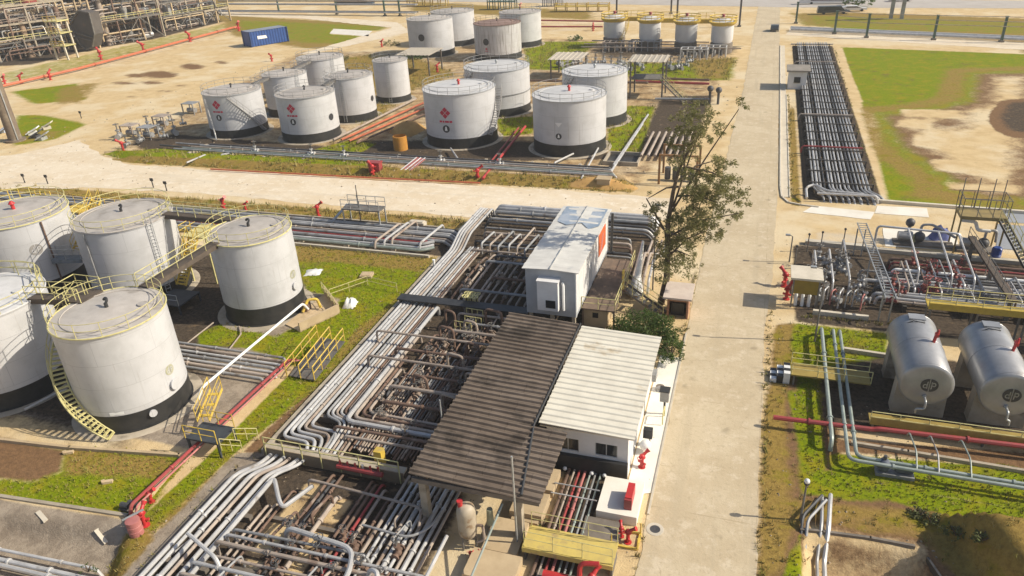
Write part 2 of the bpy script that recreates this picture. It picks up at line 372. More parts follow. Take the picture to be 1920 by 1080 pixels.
cover('dry', pz((1480, 870), (1600, 900), (1700, 950), (1930, 1030), (1930, 1100), (1780, 1090), (1720, 985), (1530, 975), (1490, 1000)), .6, .7)
cover('soil', pz((1520, 920), (1660, 935), (1760, 1000), (1730, 1040), (1530, 1000)), .6, .6)
cover('dry', pz((1452, 605), (1560, 612), (1560, 720), (1590, 890), (1960, 1000), (1960, 1100), (1740, 1100), (1720, 1020), (1520, 985), (1500, 1100), (1412, 1100), (1425, 800)), .5, .56)
cover('soil', pz((1452, 605), (1478, 605), (1474, 760), (1466, 900), (1480, 1000), (1440, 1100), (1412, 1100), (1426, 800)), .5, .75)
cover('soil', pz((1535, 1000), (1730, 1026), (1800, 1100), (1535, 1100)), .5, .72); erase(('dry',), pz((1535, 1005), (1730, 1030), (1800, 1100), (1535, 1100)), .4, .95)
cover('soil', pz((1560, 820), (1960, 850), (1960, 890), (1560, 850)), .4, .8)
for gp in (((1490, 690), (1540, 700), (1545, 880), (1600, 900), (1700, 935), (1640, 945), (1560, 935), (1500, 930), (1488, 800)), ((1490, 612), (1665, 628), (1665, 668), (1490, 695)), ((1482, 735), (1535, 752), (1552, 880), (1590, 897), (1940, 962), (1940, 1010), (1880, 998), (1640, 932), (1570, 930), (1505, 860)), ((1560, 850), (1930, 880), (1930, 960), (1560, 890)), ((1478, 1040), (1500, 1000), (1506, 1090), (1465, 1090))):
    erase(('dry', 'soil'), pz(*gp), .7, .8)
erase(('green', 'dry'), pz((-40, 815), (125, 843), (115, 885), (60, 905), (-40, 895)), .7, .9)
cover('soil', pz((-40, 812), (125, 843), (115, 885), (60, 905), (-40, 895)), .6, .9)
cover('green', pz((1490, 690), (1540, 700), (1545, 880), (1600, 900), (1700, 935), (1640, 945), (1560, 935), (1500, 930), (1488, 800)), .6, .8)
# east field
cover('green', pz((1572, 88), (1960, 103), (1960, 400), (1655, 378)), 1.2)
sandp = pz((1830, 138), (1960, 135), (1960, 375), (1840, 372), (1775, 330), (1690, 275), (1655, 215), (1735, 210), (1820, 190))
cover('dry', pz((1620, 205), (1720, 200), (1760, 260), (1840, 372), (1720, 360), (1660, 290)), 4, .75); cover('soil', pz((1600, 95), (1900, 105), (1900, 125), (1600, 112)), 3, .55)
cover('soil', pz((1740, 190), (1850, 170), (1850, 250), (1690, 250)), 4, .6)
erase(('green', 'dry'), sandp, 4.0, .93)
erase(('green', 'dry', 'soil'), pz((1556, 88), (1578, 90), (1612, 190), (1600, 190)), .8)
erase(('green', 'dry'), pz((1590, 140), (1640, 230), (1665, 378), (1640, 378)), 1.0, .7)
cover('dry', pz((1700, 340), (1920, 372), (1920, 385), (1690, 375)), 3, .8)
cover('soil', [(34.3+3.6*math.cos(t*.3)+2, 119.5+9*math.sin(t*.3)) for t in range(21)], .6)
cover('bed_shade', [(36+3.4*math.cos(t*.3)+.6, 119.5+8.3*math.sin(t*.3)) for t in range(21)], 1.2, .6)
_d = sdist(sandp); _fld = np.clip(.5+sdist(pz((1572, 88), (1960, 103), (1960, 400), (1655, 378)))/2, 0, 1)
COV['dry'] = np.maximum(COV['dry'], _fld*.62*np.exp(-((_d+3.0)/3.6)**2)); COV['soil'] = np.maximum(COV['soil'], _fld*.62*np.exp(-((_d-1.0)/4.5)**2))
for sk in (((1690, 205), (1790, 208), (1800, 222), (1700, 216)), ((1690, 225), (1740, 228), (1735, 240), (1688, 236)), ((1720, 255), (1800, 268), (1790, 280), (1720, 272)), ((1755, 300), (1880, 318), (1870, 330), (1760, 318)), ((1780, 345), (1900, 352), (1900, 360), (1780, 356))): erase(('green', 'dry', 'soil'), pz(*sk), .9, .8)
for sk in (((1760, 330), (1890, 345), (1890, 349), (1765, 336)), ((1770, 352), (1900, 362), (1900, 367), (1775, 358)), ((1700, 285), (1770, 292), (1770, 300), (1710, 296))): cover('soil', pz(*sk), .7, .8)
_ev = pz((1462, 605), (1560, 612), (1560, 720), (1590, 890), (1960, 1000), (1990, 1250), (1740, 1100), (1720, 1020), (1520, 985), (1500, 1100), (1416, 1100), (1430, 800))
cover('soil', _ev, .5, .8); cover('dry', pz((1728, 950), (1850, 985), (1990, 1010), (1990, 1250), (1830, 1120), (1775, 1020)), 1.0, .75)
# far fields
cover('dry', pz((1480, 24), (1620, 24), (1960, 36), (1960, 75), (1500, 48)), 3)
cover('green', pz((1500, 26), (1620, 28), (1960, 40), (1960, 70), (1600, 56), (1500, 46)), 4, .9); erase(('dry',), pz((1500, 26), (1620, 28), (1960, 40), (1960, 70), (1600, 56), (1500, 46)), 4, .5)
cover('dry', pz((400, 28), (740, 45), (700, 62), (600, 92), (545, 88), (430, 66)), 3)
cover('green', pz((420, 30), (735, 46), (715, 57), (640, 84), (560, 84), (440, 62)), 4, .9); erase(('dry',), pz((420, 34), (735, 46), (715, 57), (640, 84), (560, 84), (440, 62)), 4, .55)
erase(('green', 'dry'), pz((625, 55), (700, 58), (690, 68), (620, 64)), 1.5)
cover('dry', pz((0, 0), (430, 0), (430, 12), (0, 40)), 3, .6)
cover('dry', pz((760, 0), (1120, 20), (1120, 40), (760, 22)), 4, .7)
cover('dry', rect(-1500, 262, 1500, 1800), 20)
cover('green', rect(-1500, -400, -300, 1800), 20, .7)
cover('soil', pz((0, 150), (440, 45), (450, 62), (200, 130), (0, 165)), 2.5, .4)
cover('green', pz((15, 172), (150, 155), (165, 188), (60, 196)), 1.8, .8); cover('green', pz((-20, 140), (440, 38), (445, 50), (200, 118), (0, 160)), 2.5, .5)
cover('dry', pz((100, 165), (200, 150), (160, 195), (90, 198)), 1.8, .6)
cover('green', pz((28, 214), (90, 216), (168, 232), (105, 262), (20, 275)), 1.4, .8)
cover('dry', pz((28, 240), (90, 240), (150, 240), (105, 262), (20, 275)), 2, .55)
for (a, b, rx, ry) in ((255, 142, 24, 5), (300, 140, 40, 8), (230, 156, 28, 4), (360, 125, 28, 7), (310, 171, 18, 3.2), (250, 182, 16, 3.2), (285, 155, 26, 4.5), (262, 169, 11, 2.5), (340, 161, 16, 3), (415, 117, 18, 4)):
    cover('soil', pz(*[(a+rx*math.cos(k*.5), b+ry*math.sin(k*.5)) for k in range(13)]), 1.8, .72)
# tank block beyond the cross road
blk = pz((190, 285), (260, 250), (560, 95), (760, 95), (1010, 70), (1380, 80), (1350, 190), (1200, 362), (690, 334), (240, 305))
cover('soil', blk, 1.5, .5)
cover('bed_shade', pz((240, 265), (330, 250), (640, 275), (640, 262), (800, 262), (930, 262), (1140, 270), (1150, 300), (930, 305), (560, 292), (260, 282)), 1.2, .75)
cover('green', pz((190, 288), (300, 278), (690, 306), (690, 326), (240, 303)), .5, .9)
cover('dry', pz((190, 295), (690, 318), (1190, 345), (1190, 362), (690, 334), (230, 305)), .5, .8)
cover('green', pz((590, 280), (660, 262), (705, 270), (650, 300), (590, 297)), .8)
cover('green', pz((930, 222), (1000, 218), (1000, 250), (940, 256)), 1.2)
cover('green', pz((1140, 228), (1180, 198), (1228, 200), (1200, 286), (1140, 282)), .9)
cover('green', pz((980, 78), (1120, 78), (1060, 132), (990, 130)), 2.0)
cover('green', pz((1150, 118), (1300, 118), (1380, 108), (1370, 150), (1190, 152)), 2.5)
cover('dry', pz((1280, 112), (1390, 105), (1370, 150), (1300, 150)), 2.5, .7)
cover('dry', pz((600, 110), (700, 100), (800, 110), (870, 140), (780, 170), (700, 240), (640, 230), (700, 180)), 3, .7)
cover('green', pz((640, 120), (780, 105), (800, 130), (760, 150)), 3, .5)
cover('bed_shade', pz((1180, 290), (1240, 180), (1340, 178), (1290, 300)), 1.0, .8)
cover('bed_shade', pz((1090, 90), (1400, 84), (1380, 104), (1130, 112)), 2, .6)
# dark bed of the long east pipe run
cover('bed_shade', rect(5.7, 80.6, 13.6, 172), .25, 1.0)
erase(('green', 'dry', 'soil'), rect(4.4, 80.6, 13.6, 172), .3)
cover('dry', rect(4.4, 78.5, 5.6, 120), .4, .7)
# east pipe yard
cover('bed_shade', rect(4.4, 53.6, 40, 68.6), .4, .8)
cover('conc', rect(5, 60, 40, 69.4), .5, .7)
cover('pale', rect(6.3, 69.5, 40, 72.5), .6, .5)
erase(('bed_shade',), rect(4, 68.8, 40, 75), .3)

_pit = pz(*[(1918+64*math.cos(k*.3), 222+37*math.sin(k*.3)) for k in range(21)])
erase(('green', 'dry'), _pit, .8); cover('soil', _pit, .5); cover('bed_shade', pz(*[(1922+56*math.cos(k*.3), 220+31*math.sin(k*.3)) for k in range(21)]), 1.2, .62)
cover('bed_shade', pz((-60, -5), (430, -5), (425, 40), (290, 74), (180, 92), (60, 122), (-60, 128)), 2, .72)
erase(('soil',), pz((1540, 1008), (1730, 1030), (1800, 1150), (1540, 1150)), .5, .3)
# the same ground carries on beyond the photograph's right edge
cover('green', rect(56, 83, 120, 166), 3, .9); cover('dry', rect(64, 90, 125, 120), 8, .7)
cover('soil', rect(14.5, 20, 70, 41), 1.0, .8); cover('green', rect(15.2, 34.6, 70, 39.5), .8, .95); cover('dry', rect(14.5, 18, 70, 33), 1.5, .75)
cover('bed_shade', rect(17.5, 41.8, 60, 54), .8, .95); cover('dry', rect(46, 165, 130, 178), 3, .8)
# ---- relief
H = np.zeros(GX.shape)
def lift(poly, h, slope): 
    global H
    wgt = np.clip(sdist(poly)/slope, 0, 1); wgt = wgt*wgt*(3-2*wgt); H = H+h*wgt
lift(pz((195, 283), (690, 302), (1185, 332), (1190, 358), (690, 331), (238, 303)), .55, 1.1)
lift(pz((1500, 1003), (1722, 1030), (1850, 1180), (1500, 1200)), -1.3, 1.0)
lift(pz((1728, 950), (1850, 992), (1990, 1015), (1990, 1250), (1830, 1110), (1775, 1020)), 2.5, 1.7)
lift(pz((-60, 952), (245, 992), (215, 1120), (-60, 1120)), -.8, .9)
def zg(x, y):
    i = int(np.clip(np.searchsorted(gxs, x)-1, 0, len(gxs)-2)); j = int(np.clip(np.searchsorted(gys, y)-1, 0, len(gys)-2))
    u = (x-gxs[i])/(gxs[i+1]-gxs[i]); v = (y-gys[j])/(gys[j+1]-gys[j])
    return float((H[j, i]*(1-u)+H[j, i+1]*u)*(1-v)+(H[j+1, i]*(1-u)+H[j+1, i+1]*u)*v)
ny, nx = GX.shape
rough = -np.abs(RNG.normal(0, .014, GX.shape))*(np.maximum(COV['green'], COV['dry']) > .3)
# keep the sheet well below the road sheets
me = bpy.data.meshes.new('ground')
vv = np.stack([GX.ravel(), GY.ravel(), (H+rough).ravel()], 1)
idx = np.arange(ny*nx).reshape(ny, nx)
ff = np.stack([idx[:-1, :-1].ravel(), idx[:-1, 1:].ravel(), idx[1:, 1:].ravel(), idx[1:, :-1].ravel()], 1)
me.from_pydata(vv.tolist(), [], ff.tolist()); me.update()
for nm, ks in (('cover_a', ('green', 'dry', 'soil')), ('cover_b', ('bed_shade', 'conc', 'pale'))):
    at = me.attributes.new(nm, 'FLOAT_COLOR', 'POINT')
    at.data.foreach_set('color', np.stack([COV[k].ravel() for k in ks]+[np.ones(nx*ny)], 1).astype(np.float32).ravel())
me.polygons.foreach_set('use_smooth', [True]*len(me.polygons))
ground = bpy.data.objects.new('ground', me); COL.objects.link(ground); tag(ground, 'sandy ground with patchy grass and stained hardstanding round the tanks', 'ground', kind='structure')
gm = bpy.data.materials.new('ground cover'); gm.use_nodes = True; n = gm.node_tree.nodes; L = gm.node_tree.links
bs = n['Principled BSDF']; bs.inputs['Roughness'].default_value = .95; bs.inputs['Specular IOR Level'].default_value = .04
geo = n.new('ShaderNodeNewGeometry')
def gnoise(sc, dt=6, rg=.6, stretch=None):
    t = n.new('ShaderNodeTexNoise'); t.inputs['Scale'].default_value = sc; t.inputs['Detail'].default_value = dt; t.inputs['Roughness'].default_value = rg
    if stretch:
        mp = n.new('ShaderNodeMapping'); mp.inputs['Scale'].default_value = stretch; L.new(geo.outputs['Position'], mp.inputs[0]); L.new(mp.outputs[0], t.inputs['Vector'])
    else: L.new(geo.outputs['Position'], t.inputs['Vector'])
    return t.outputs['Fac']
def gmix(f, a, b):
    x = n.new('ShaderNodeMix'); x.data_type = 'RGBA'; L.new(f, x.inputs[0])
    for k, s in ((6, a), (7, b)):
        if isinstance(s, tuple): x.inputs[k].default_value = (*s, 1)
        else: L.new(s, x.inputs[k])
    return x.outputs[2]
def gramp(f, lo, hi):
    r = n.new('ShaderNodeMapRange'); r.interpolation_type = 'SMOOTHSTEP'; r.inputs[1].default_value = lo; r.inputs[2].default_value = hi; L.new(f, r.inputs[0]); return r.outputs[0]
def gmath(op, a, b):
    x = n.new('ShaderNodeMath'); x.operation = op
    for k, s in enumerate((a, b)):
        if isinstance(s, (int, float)): x.inputs[k].default_value = s
        else: L.new(s, x.inputs[k])
    return x.outputs[0]
sepa = []
for nm in ('cover_a', 'cover_b'):
    a = n.new('ShaderNodeAttribute'); a.attribute_name = nm; s_ = n.new('ShaderNodeSeparateColor'); L.new(a.outputs['Color'], s_.inputs[0]); sepa.append(s_)
big = gnoise(.11, 5); mid = gnoise(.55, 6); fine = gnoise(3.5, 6, .7); vf = gnoise(11, 4, .7)
nsum = gmath('ADD', gmath('MULTIPLY', mid, .6), gmath('MULTIPLY', fine, .4))
def mask(sk, amp=.75, w_=.16):
    v = gmath('ADD', sk, gmath('MULTIPLY', gmath('SUBTRACT', nsum, .5), amp)); return gramp(v, .5-w_, .5+w_)
sand = gmix(gramp(mid, .35, .7), (.64, .485, .27), (.555, .40, .21))
sand = gmix(gramp(big, .45, .65), sand, (.68, .56, .37))
sand = gmix(gramp(vf, .58, .78), sand, (.38, .28, .16))
sand = gmix(gmath('MULTIPLY', gramp(gnoise(1.3, 7, .75), .55, .7), .6), sand, (.42, .30, .17))
conc = gmix(gramp(nsum, .4, .62), (.37, .305, .235), (.235, .19, .145))
pale = gmix(gramp(nsum, .4, .65), (.66, .6, .5), (.54, .47, .37))
soil = gmix(gramp(fine, .35, .65), (.24, .14, .072), (.16, .095, .052))
bed_shade_c = gmix(gramp(fine, .35, .68), (.105, .08, .058), (.05, .04, .032))  # dark ground of racks and pits, shade mixed into the colour
bed_shade_c = gmix(gramp(mid, .58, .72), bed_shade_c, (.21, .145, .088))
gr = gmix(gramp(fine, .3, .7), (.25, .285, .008), (.12, .17, .006))
gr = gmix(gramp(mid, .45, .68), gr, (.27, .235, .014))
gr = gmix(gramp(gnoise(.28, 6, .7), .54, .7), gr, (.17, .14, .035))
gr = gmix(gramp(gnoise(.75, 7, .75), .6, .72), gr, (.30, .22, .085))
gr = gmix(gramp(vf, .55, .8), gr, (.06, .085, .004))
dr = gmix(gramp(fine, .35, .68), (.33, .225, .062), (.22, .145, .042))
dr = gmix(gramp(mid, .52, .7), dr, (.22, .19, .016))
c = gmix(mask(sepa[1].outputs['Green']), sand, conc)
c = gmix(mask(sepa[1].outputs['Blue']), c, pale)
c = gmix(mask(sepa[0].outputs['Blue']), c, soil)
c = gmix(mask(sepa[1].outputs['Red']), c, bed_shade_c)
c = gmix(mask(sepa[0].outputs['Red']), c, gr)
c = gmix(mask(sepa[0].outputs['Green'], .9), c, dr)
L.new(c, bs.inputs['Base Color'])
bp = n.new('ShaderNodeBump'); bp.inputs['Strength'].default_value = .5; bp.inputs['Distance'].default_value = .12; L.new(gmath('ADD', fine, vf), bp.inputs['Height']); L.new(bp.outputs[0], bs.inputs['Normal'])
me.materials.append(gm)

# ------------------------------------------------------------------ roads and slabs
def sheet(name, poly, z, mat, label, cat, jit=.12, step=1.2, kind='structure'):
    P = [Vector((p[0], p[1], 0)) for p in poly]; out = []
    for i in range(len(P)):
        a, b = P[i], P[(i+1) % len(P)]; l = (b-a).length; k = max(1, int(l/step)) if jit else 1
        nrm = Vector((-(b-a).y, (b-a).x, 0)).normalized()
        for j in range(k):
            q = a.lerp(b, j/k)
            if j and jit: q = q+nrm*random.uniform(-jit, jit)
            out.append((q.x, q.y))
    import mathutils.geometry as mg
    tri = mg.tessellate_polygon([[Vector((x, y, 0)) for x, y in out]])
    A = sum(out[i][0]*out[(i+1) % len(out)][1]-out[(i+1) % len(out)][0]*out[i][1] for i in range(len(out)))
    mb = MB(); mb.add([(x, y, z) for x, y in out], [t for t in tri])
    o = mb.build(name, mat, smooth=False)
    if any(p.normal.z < 0 for p in o.data.polygons): o.data.flip_normals()
    return tag(o, label, cat, kind=kind)
def road_mat(name, c1, c2, crack, joint=None, track=None, worn=(.62, .56, .46)):
    mt = bpy.data.materials.new(name); mt.use_nodes = True; n = mt.node_tree.nodes; L = mt.node_tree.links; b = n['Principled BSDF']; b.inputs['Roughness'].default_value = .93; b.inputs['Specular IOR Level'].default_value = .1
    geo = n.new('ShaderNodeNewGeometry'); pos = geo.outputs['Position']
    def noise(sc, dt=6, rg=.65, st=None):
        t = n.new('ShaderNodeTexNoise'); t.inputs['Scale'].default_value = sc; t.inputs['Detail'].default_value = dt; t.inputs['Roughness'].default_value = rg
        if st:
            mp = n.new('ShaderNodeMapping'); mp.inputs['Scale'].default_value = st; L.new(pos, mp.inputs[0]); L.new(mp.outputs[0], t.inputs['Vector'])
        else: L.new(pos, t.inputs['Vector'])
        return t.outputs['Fac']
    def ramp(f, lo, hi):
        r = n.new('ShaderNodeMapRange'); r.interpolation_type = 'SMOOTHSTEP'; r.inputs[1].default_value = lo; r.inputs[2].default_value = hi; L.new(f, r.inputs[0]); return r.outputs[0]
    def mix(f, a_, c_):
        x = n.new('ShaderNodeMix'); x.data_type = 'RGBA'; L.new(f, x.inputs[0])
        for k, q in ((6, a_), (7, c_)):
            if isinstance(q, tuple): x.inputs[k].default_value = (*q, 1)
            else: L.new(q, x.inputs[k])
        return x.outputs[2]
    def mul(f, v):
        x = n.new('ShaderNodeMath'); x.operation = 'MULTIPLY'; L.new(f, x.inputs[0])
        if isinstance(v, (int, float)): x.inputs[1].default_value = v
        else: L.new(v, x.inputs[1])
        return x.outputs[0]
    col = mix(ramp(noise(.22), .38, .62), c1, c2)
    col = mix(mul(ramp(noise(.9, 7, .72), .5, .66), .85), col, worn)
    col = mix(mul(ramp(noise(3.2, 7, .8), .5, .72), .75), col, tuple(q*.72 for q in c2))
    if track: col = mix(mul(ramp(noise(1.0, 5, .6, track), .5, .68), .5), col, tuple(q*.8 for q in c1))
    wv = n.new('ShaderNodeVectorMath'); wv.operation = 'ADD'; tt = n.new('ShaderNodeTexNoise'); tt.inputs['Scale'].default_value = 1.1; tt.inputs['Detail'].default_value = 4; L.new(pos, tt.inputs['Vector']); L.new(tt.outputs['Color'], wv.inputs[1]); L.new(pos, wv.inputs[0])
    vo = n.new('ShaderNodeTexVoronoi'); vo.feature = 'DISTANCE_TO_EDGE'; vo.inputs['Scale'].default_value = .3; L.new(wv.outputs[0], vo.inputs['Vector'])
    iv = n.new('ShaderNodeMapRange'); iv.inputs[1].default_value = .0; iv.inputs[2].default_value = .011; iv.inputs[3].default_value = .75; iv.inputs[4].default_value = 0; L.new(vo.outputs['Distance'], iv.inputs[0])
    col = mix(mul(iv.outputs[0], ramp(noise(.35, 3), .52, .66)), col, crack)
    if joint:
        br = n.new('ShaderNodeTexBrick'); mp = n.new('ShaderNodeMapping'); mp.inputs['Location'].default_value = joint[2]; L.new(pos, mp.inputs[0]); L.new(mp.outputs[0], br.inputs['Vector']); br.offset = 0
        br.inputs['Scale'].default_value = 1; br.inputs['Brick Width'].default_value = joint[0]; br.inputs['Row Height'].default_value = joint[1]; br.inputs['Mortar Size'].default_value = .035; br.inputs['Mortar Smooth'].default_value = .5
        col = mix(mul(br.outputs['Fac'], mul(ramp(noise(.5, 3), .42, .62), .7)), col, crack)
    sp_ = n.new('ShaderNodeTexVoronoi'); sp_.inputs['Scale'].default_value = .55; L.new(wv.outputs[0], sp_.inputs['Vector'])
    oil = n.new('ShaderNodeMapRange'); oil.inputs[1].default_value = .06; oil.inputs[2].default_value = .2; oil.inputs[3].default_value = .5; oil.inputs[4].default_value = 0; L.new(sp_.outputs['Distance'], oil.inputs[0])
    col = mix(mul(oil.outputs[0], ramp(noise(.16, 2), .52, .6)), col, tuple(q*.5 for q in c2))
    L.new(col, b.inputs['Base Color']); bp = n.new('ShaderNodeBump'); bp.inputs['Strength'].default_value = .35; bp.inputs['Distance'].default_value = .05; L.new(noise(7, 5), bp.inputs['Height']); L.new(bp.outputs[0], b.inputs['Normal'])
    MATS[name] = mt; return mt
ROADM = road_mat('worn pale road', (.565, .47, .325), (.50, .405, .27), (.36, .28, .18), (5.7, 10.4, (3.5, 0, 0)), (1.1, .05, 1), (.62, .525, .385))
ROADX = road_mat('dusty cross road', (.72, .62, .475), (.66, .545, .39), (.45, .35, .24), None, (.05, .9, 1), (.78, .70, .58))
SLABW = M('white concrete slab', (.76, .72, .64), (.68, .63, .54), .5, .85, stain=(.52, .46, .36), st_scale=.5, st_thr=.62)
SLABB = M('grey asphalt slab', (.27, .285, .31), (.23, .24, .26), .5, .8)
sheet('cross_road', pz((-60, 300), (40, 288), (150, 262), (190, 292), (240, 308), (690, 337), (1190, 366), (1260, 372), (1260, 414), (880, 408), (640, 386), (350, 362), (170, 352), (-60, 356)), .012, ROADX, 'pale dusty cross road between the two groups of tanks', 'road', .3)
sheet('main_road', [(-3.5, -60), (2.25, -60), (2.25, 52), (2.7, 60), (3.1, 80), (3.35, 250), (-2.5, 250), (-2.5, 130), (-3.2, 82), (-3.5, 66), (-3.4, 40)], .024, ROADM, 'worn pale concrete main road running away from the viewer', 'road', .1)
sheet('far_road', pz((420, -4), (1500, 14), (1960, 16), (1960, 2), (1500, -3), (420, -16)), .03, M('far grey road', (.46, .42, .38), (.4, .36, .32), .2, .9), 'grey road crossing far behind the fence', 'road', .3)
sheet('dirt_road', pz((1475, 66), (1960, 96), (1960, 82), (1480, 53)), .016, ROADX, 'sandy service road along the green posted pipes', 'road', .3)
sheet('field_path', pz((400, 22), (560, 28), (745, 42), (770, 60), (590, 100), (560, 102), (735, 52), (560, 34), (430, 30)), .02, ROADX, 'sandy path bending round the far yellow lawn', 'path', .3)
sheet('concrete_apron', [(-4.9, 31.6), (-3.5, 32.2), (-3.35, 46.5), (-4.9, 46.5)], .036, SLABW, 'white concrete apron beside the cream roofed building', 'apron', 0)
sheet('concrete_slab', pz((1525, 386), (1640, 398), (1632, 412), (1505, 398)), .030, SLABW, 'white concrete slab in front of the long pipe run', 'slab', .05)
sheet('concrete_slab', pz((1645, 386), (1738, 391), (1742, 408), (1640, 400)), .030, SLABW, 'white concrete slab beside the low white kerb wall', 'slab', .05)
sheet('concrete_slab', pz((1655, 428), (1790, 436), (1800, 470), (1660, 462)), .030, SLABW, 'white concrete slab behind the small pump skid', 'slab', .05)
sheet('asphalt_slab', pz((1872, 398), (2000, 404), (2000, 425), (1876, 416)), .030, SLABB, 'narrow blue grey slab by the low kerb wall', 'slab', 0)
sheet('asphalt_slab', pz((1868, 420), (2000, 430), (2000, 478), (1868, 466)), .030, SLABB, 'wide blue grey slab beside the loading platform', 'slab', 0)
sheet('yard_slab', pz((625, 54), (698, 58), (690, 68), (618, 63)), .02, SLABW, 'pale slab lying in the far yellow lawn', 'slab', .1)
def wall(label, pts, wd, ht, mat, name='low_wall', cat='wall', z=None):
    mb = MB(); P = [Vector((p[0], p[1], 0)) for p in pts]
    for i in range(len(P)-1):
        a, b = P[i], P[i+1]; d = (b-a).normalized(); nn = Vector((-d.y, d.x, 0))*wd/2; e = d*(wd/2) if i < len(P)-2 else d*0
        zz = 0.0 if z is None else z
        q = [a-nn, b+e-nn, b+e+nn, a+nn]; mb.prism([(t.x, t.y) for t in q], zz-.5, zz+ht)
    o = mb.build(name, mat, origin=(pts[0][0], pts[0][1], 0 if z is None else z), smooth=False); return tag(o, label, cat)
wall('pale kerb between main road and long pipe run', [(3.4, 172), (3.4, 84), (3.55, 81), (4.2, 79.4), (5.4, 78.9), (7.2, 78.6)], .18, .14, CONCP, 'kerb', 'kerb')
wall('thin inner kerb of the strip beside the guard hut', [(4.35, 128), (4.35, 81)], .12, .12, CONCP, 'kerb', 'kerb')
sheet('pavement', [(3.5, 81), (4.28, 81), (4.28, 172), (3.5, 172)], .05, M('pavement concrete', (.6, .53, .41), (.53, .46, .35), .8, .9), 'narrow sandy pavement strip between the two pale kerbs', 'pavement', 0)
wall('pale low wall along the near edge of the green field', [g(1640, 379)[:2], g(1925, 401)[:2], (70, 80.5)], .35, .32, CONCP)
wall('low tan wall along the lawn in front of the spiral stair tank', pz((-60, 820), (130, 842), (335, 856), (352, 850)), .2, .22, TANC)
wall('low concrete wall beside the long red pipe', pz((352, 850), (250, 970)), .2, .25, TANC)
wall('concrete kerb on top of the paved bank at the lawn corner', pz((-60, 922), (240, 968), (272, 985)), .22, .12, CONC)
wall('brown retaining edge of the bare earth pit', pz((1500, 995), (1540, 999), (1630, 1011), (1715, 1027)), .15, .16, CONCD)
wall('short plank edge on the right side of the earth pit', pz((1738, 1050), (1765, 1090)), .12, .2, DARK)
wall('low concrete edge between lawn and silver pipe bank', [(-27.3, 29.6), (-27.3, 58.5)], .3, .28, CONC)
wall('low concrete edge of the lower pipe yard', [(-28.0, 10), (-28.0, 27.6), (-26.5, 29.0)], .25, .18, CONCD)
wall('pale curb edging the white building on the road side', [(-3.42, 30.5), (-3.42, 50)], .12, .1, CONCP, 'kerb', 'kerb')
wall('dark concrete wall of the trench south of the cross road', [(-100, 65.3), (-30, 65.3)], .25, .3, CONC)
wall('pale kerb on the lawn edge beside the grey pipe run', [(-43.5, 58.6), (-28.5, 58.6)], .25, .25, CONCP)
wall('low kerb along the pit behind the horizontal tanks', pz((1580, 658), (1660, 670)), .25, .3, CONCP)
wall('long pale kerb in front of the horizontal tanks', pz((1595, 833), (1700, 850), (1930, 888)), .2, .22, CONC)
wall('concrete edge at the far end of the long pipe run', [(5.5, 173.2), (13.8, 173.2)], .3, .3, CONCP)
# small concrete paths and blocks on the paved bank
for (a, b, c_, d_, lb) in ((78, 975, 92, 990, 'small pale drain slab on the paved bank, nearer the photo edge'), (185, 1005, 200, 1018, 'small pale drain slab on the paved bank near the pink drum')):
    p = g(a, b, -.6); q = g(c_, d_, -.6); tag(MB().beam((p.x, p.y, zg(p.x, p.y)+.03), (q.x, q.y, zg(q.x, q.y)+.03), .25, .12).build('drain_slab', CONCP, origin=p, smooth=False), lb, 'slab')

# ------------------------------------------------------------------ grass tufts (one mass nobody could count)
def grass_mass():
    mb_v = []; mb_f = []
    wsum = np.clip(COV['green'], 0, 1)
    cells = [(j, i) for j in range(ny-1) for i in range(nx-1) if wsum[j, i] > .62 and gys[j] < 62 and -46 < gxs[i] < 22 and gys[j] > 14]
    for (j, i) in cells:
        for _ in range(3):
            x = random.uniform(gxs[i], gxs[i+1]); y = random.uniform(gys[j], gys[j+1]); z = zg(x, y)-.02
            for k in range(3):
                a = random.uniform(0, 2*PI); h = random.uniform(.05, .17); ww = random.uniform(.02, .05); lx = random.uniform(-.08, .08); ly = random.uniform(-.08, .08); o = len(mb_v)
                mb_v += [(x-ww*math.cos(a), y-ww*math.sin(a), z), (x+ww*math.cos(a), y+ww*math.sin(a), z), (x+lx, y+ly, z+h)]; mb_f.append((o, o+1, o+2))
    b = MB(); b.v = mb_v; b.f = mb_f
    return b.build('grass', M('grass blades', (.21, .25, .012), (.30, .25, .03), .7, .8), smooth=False)
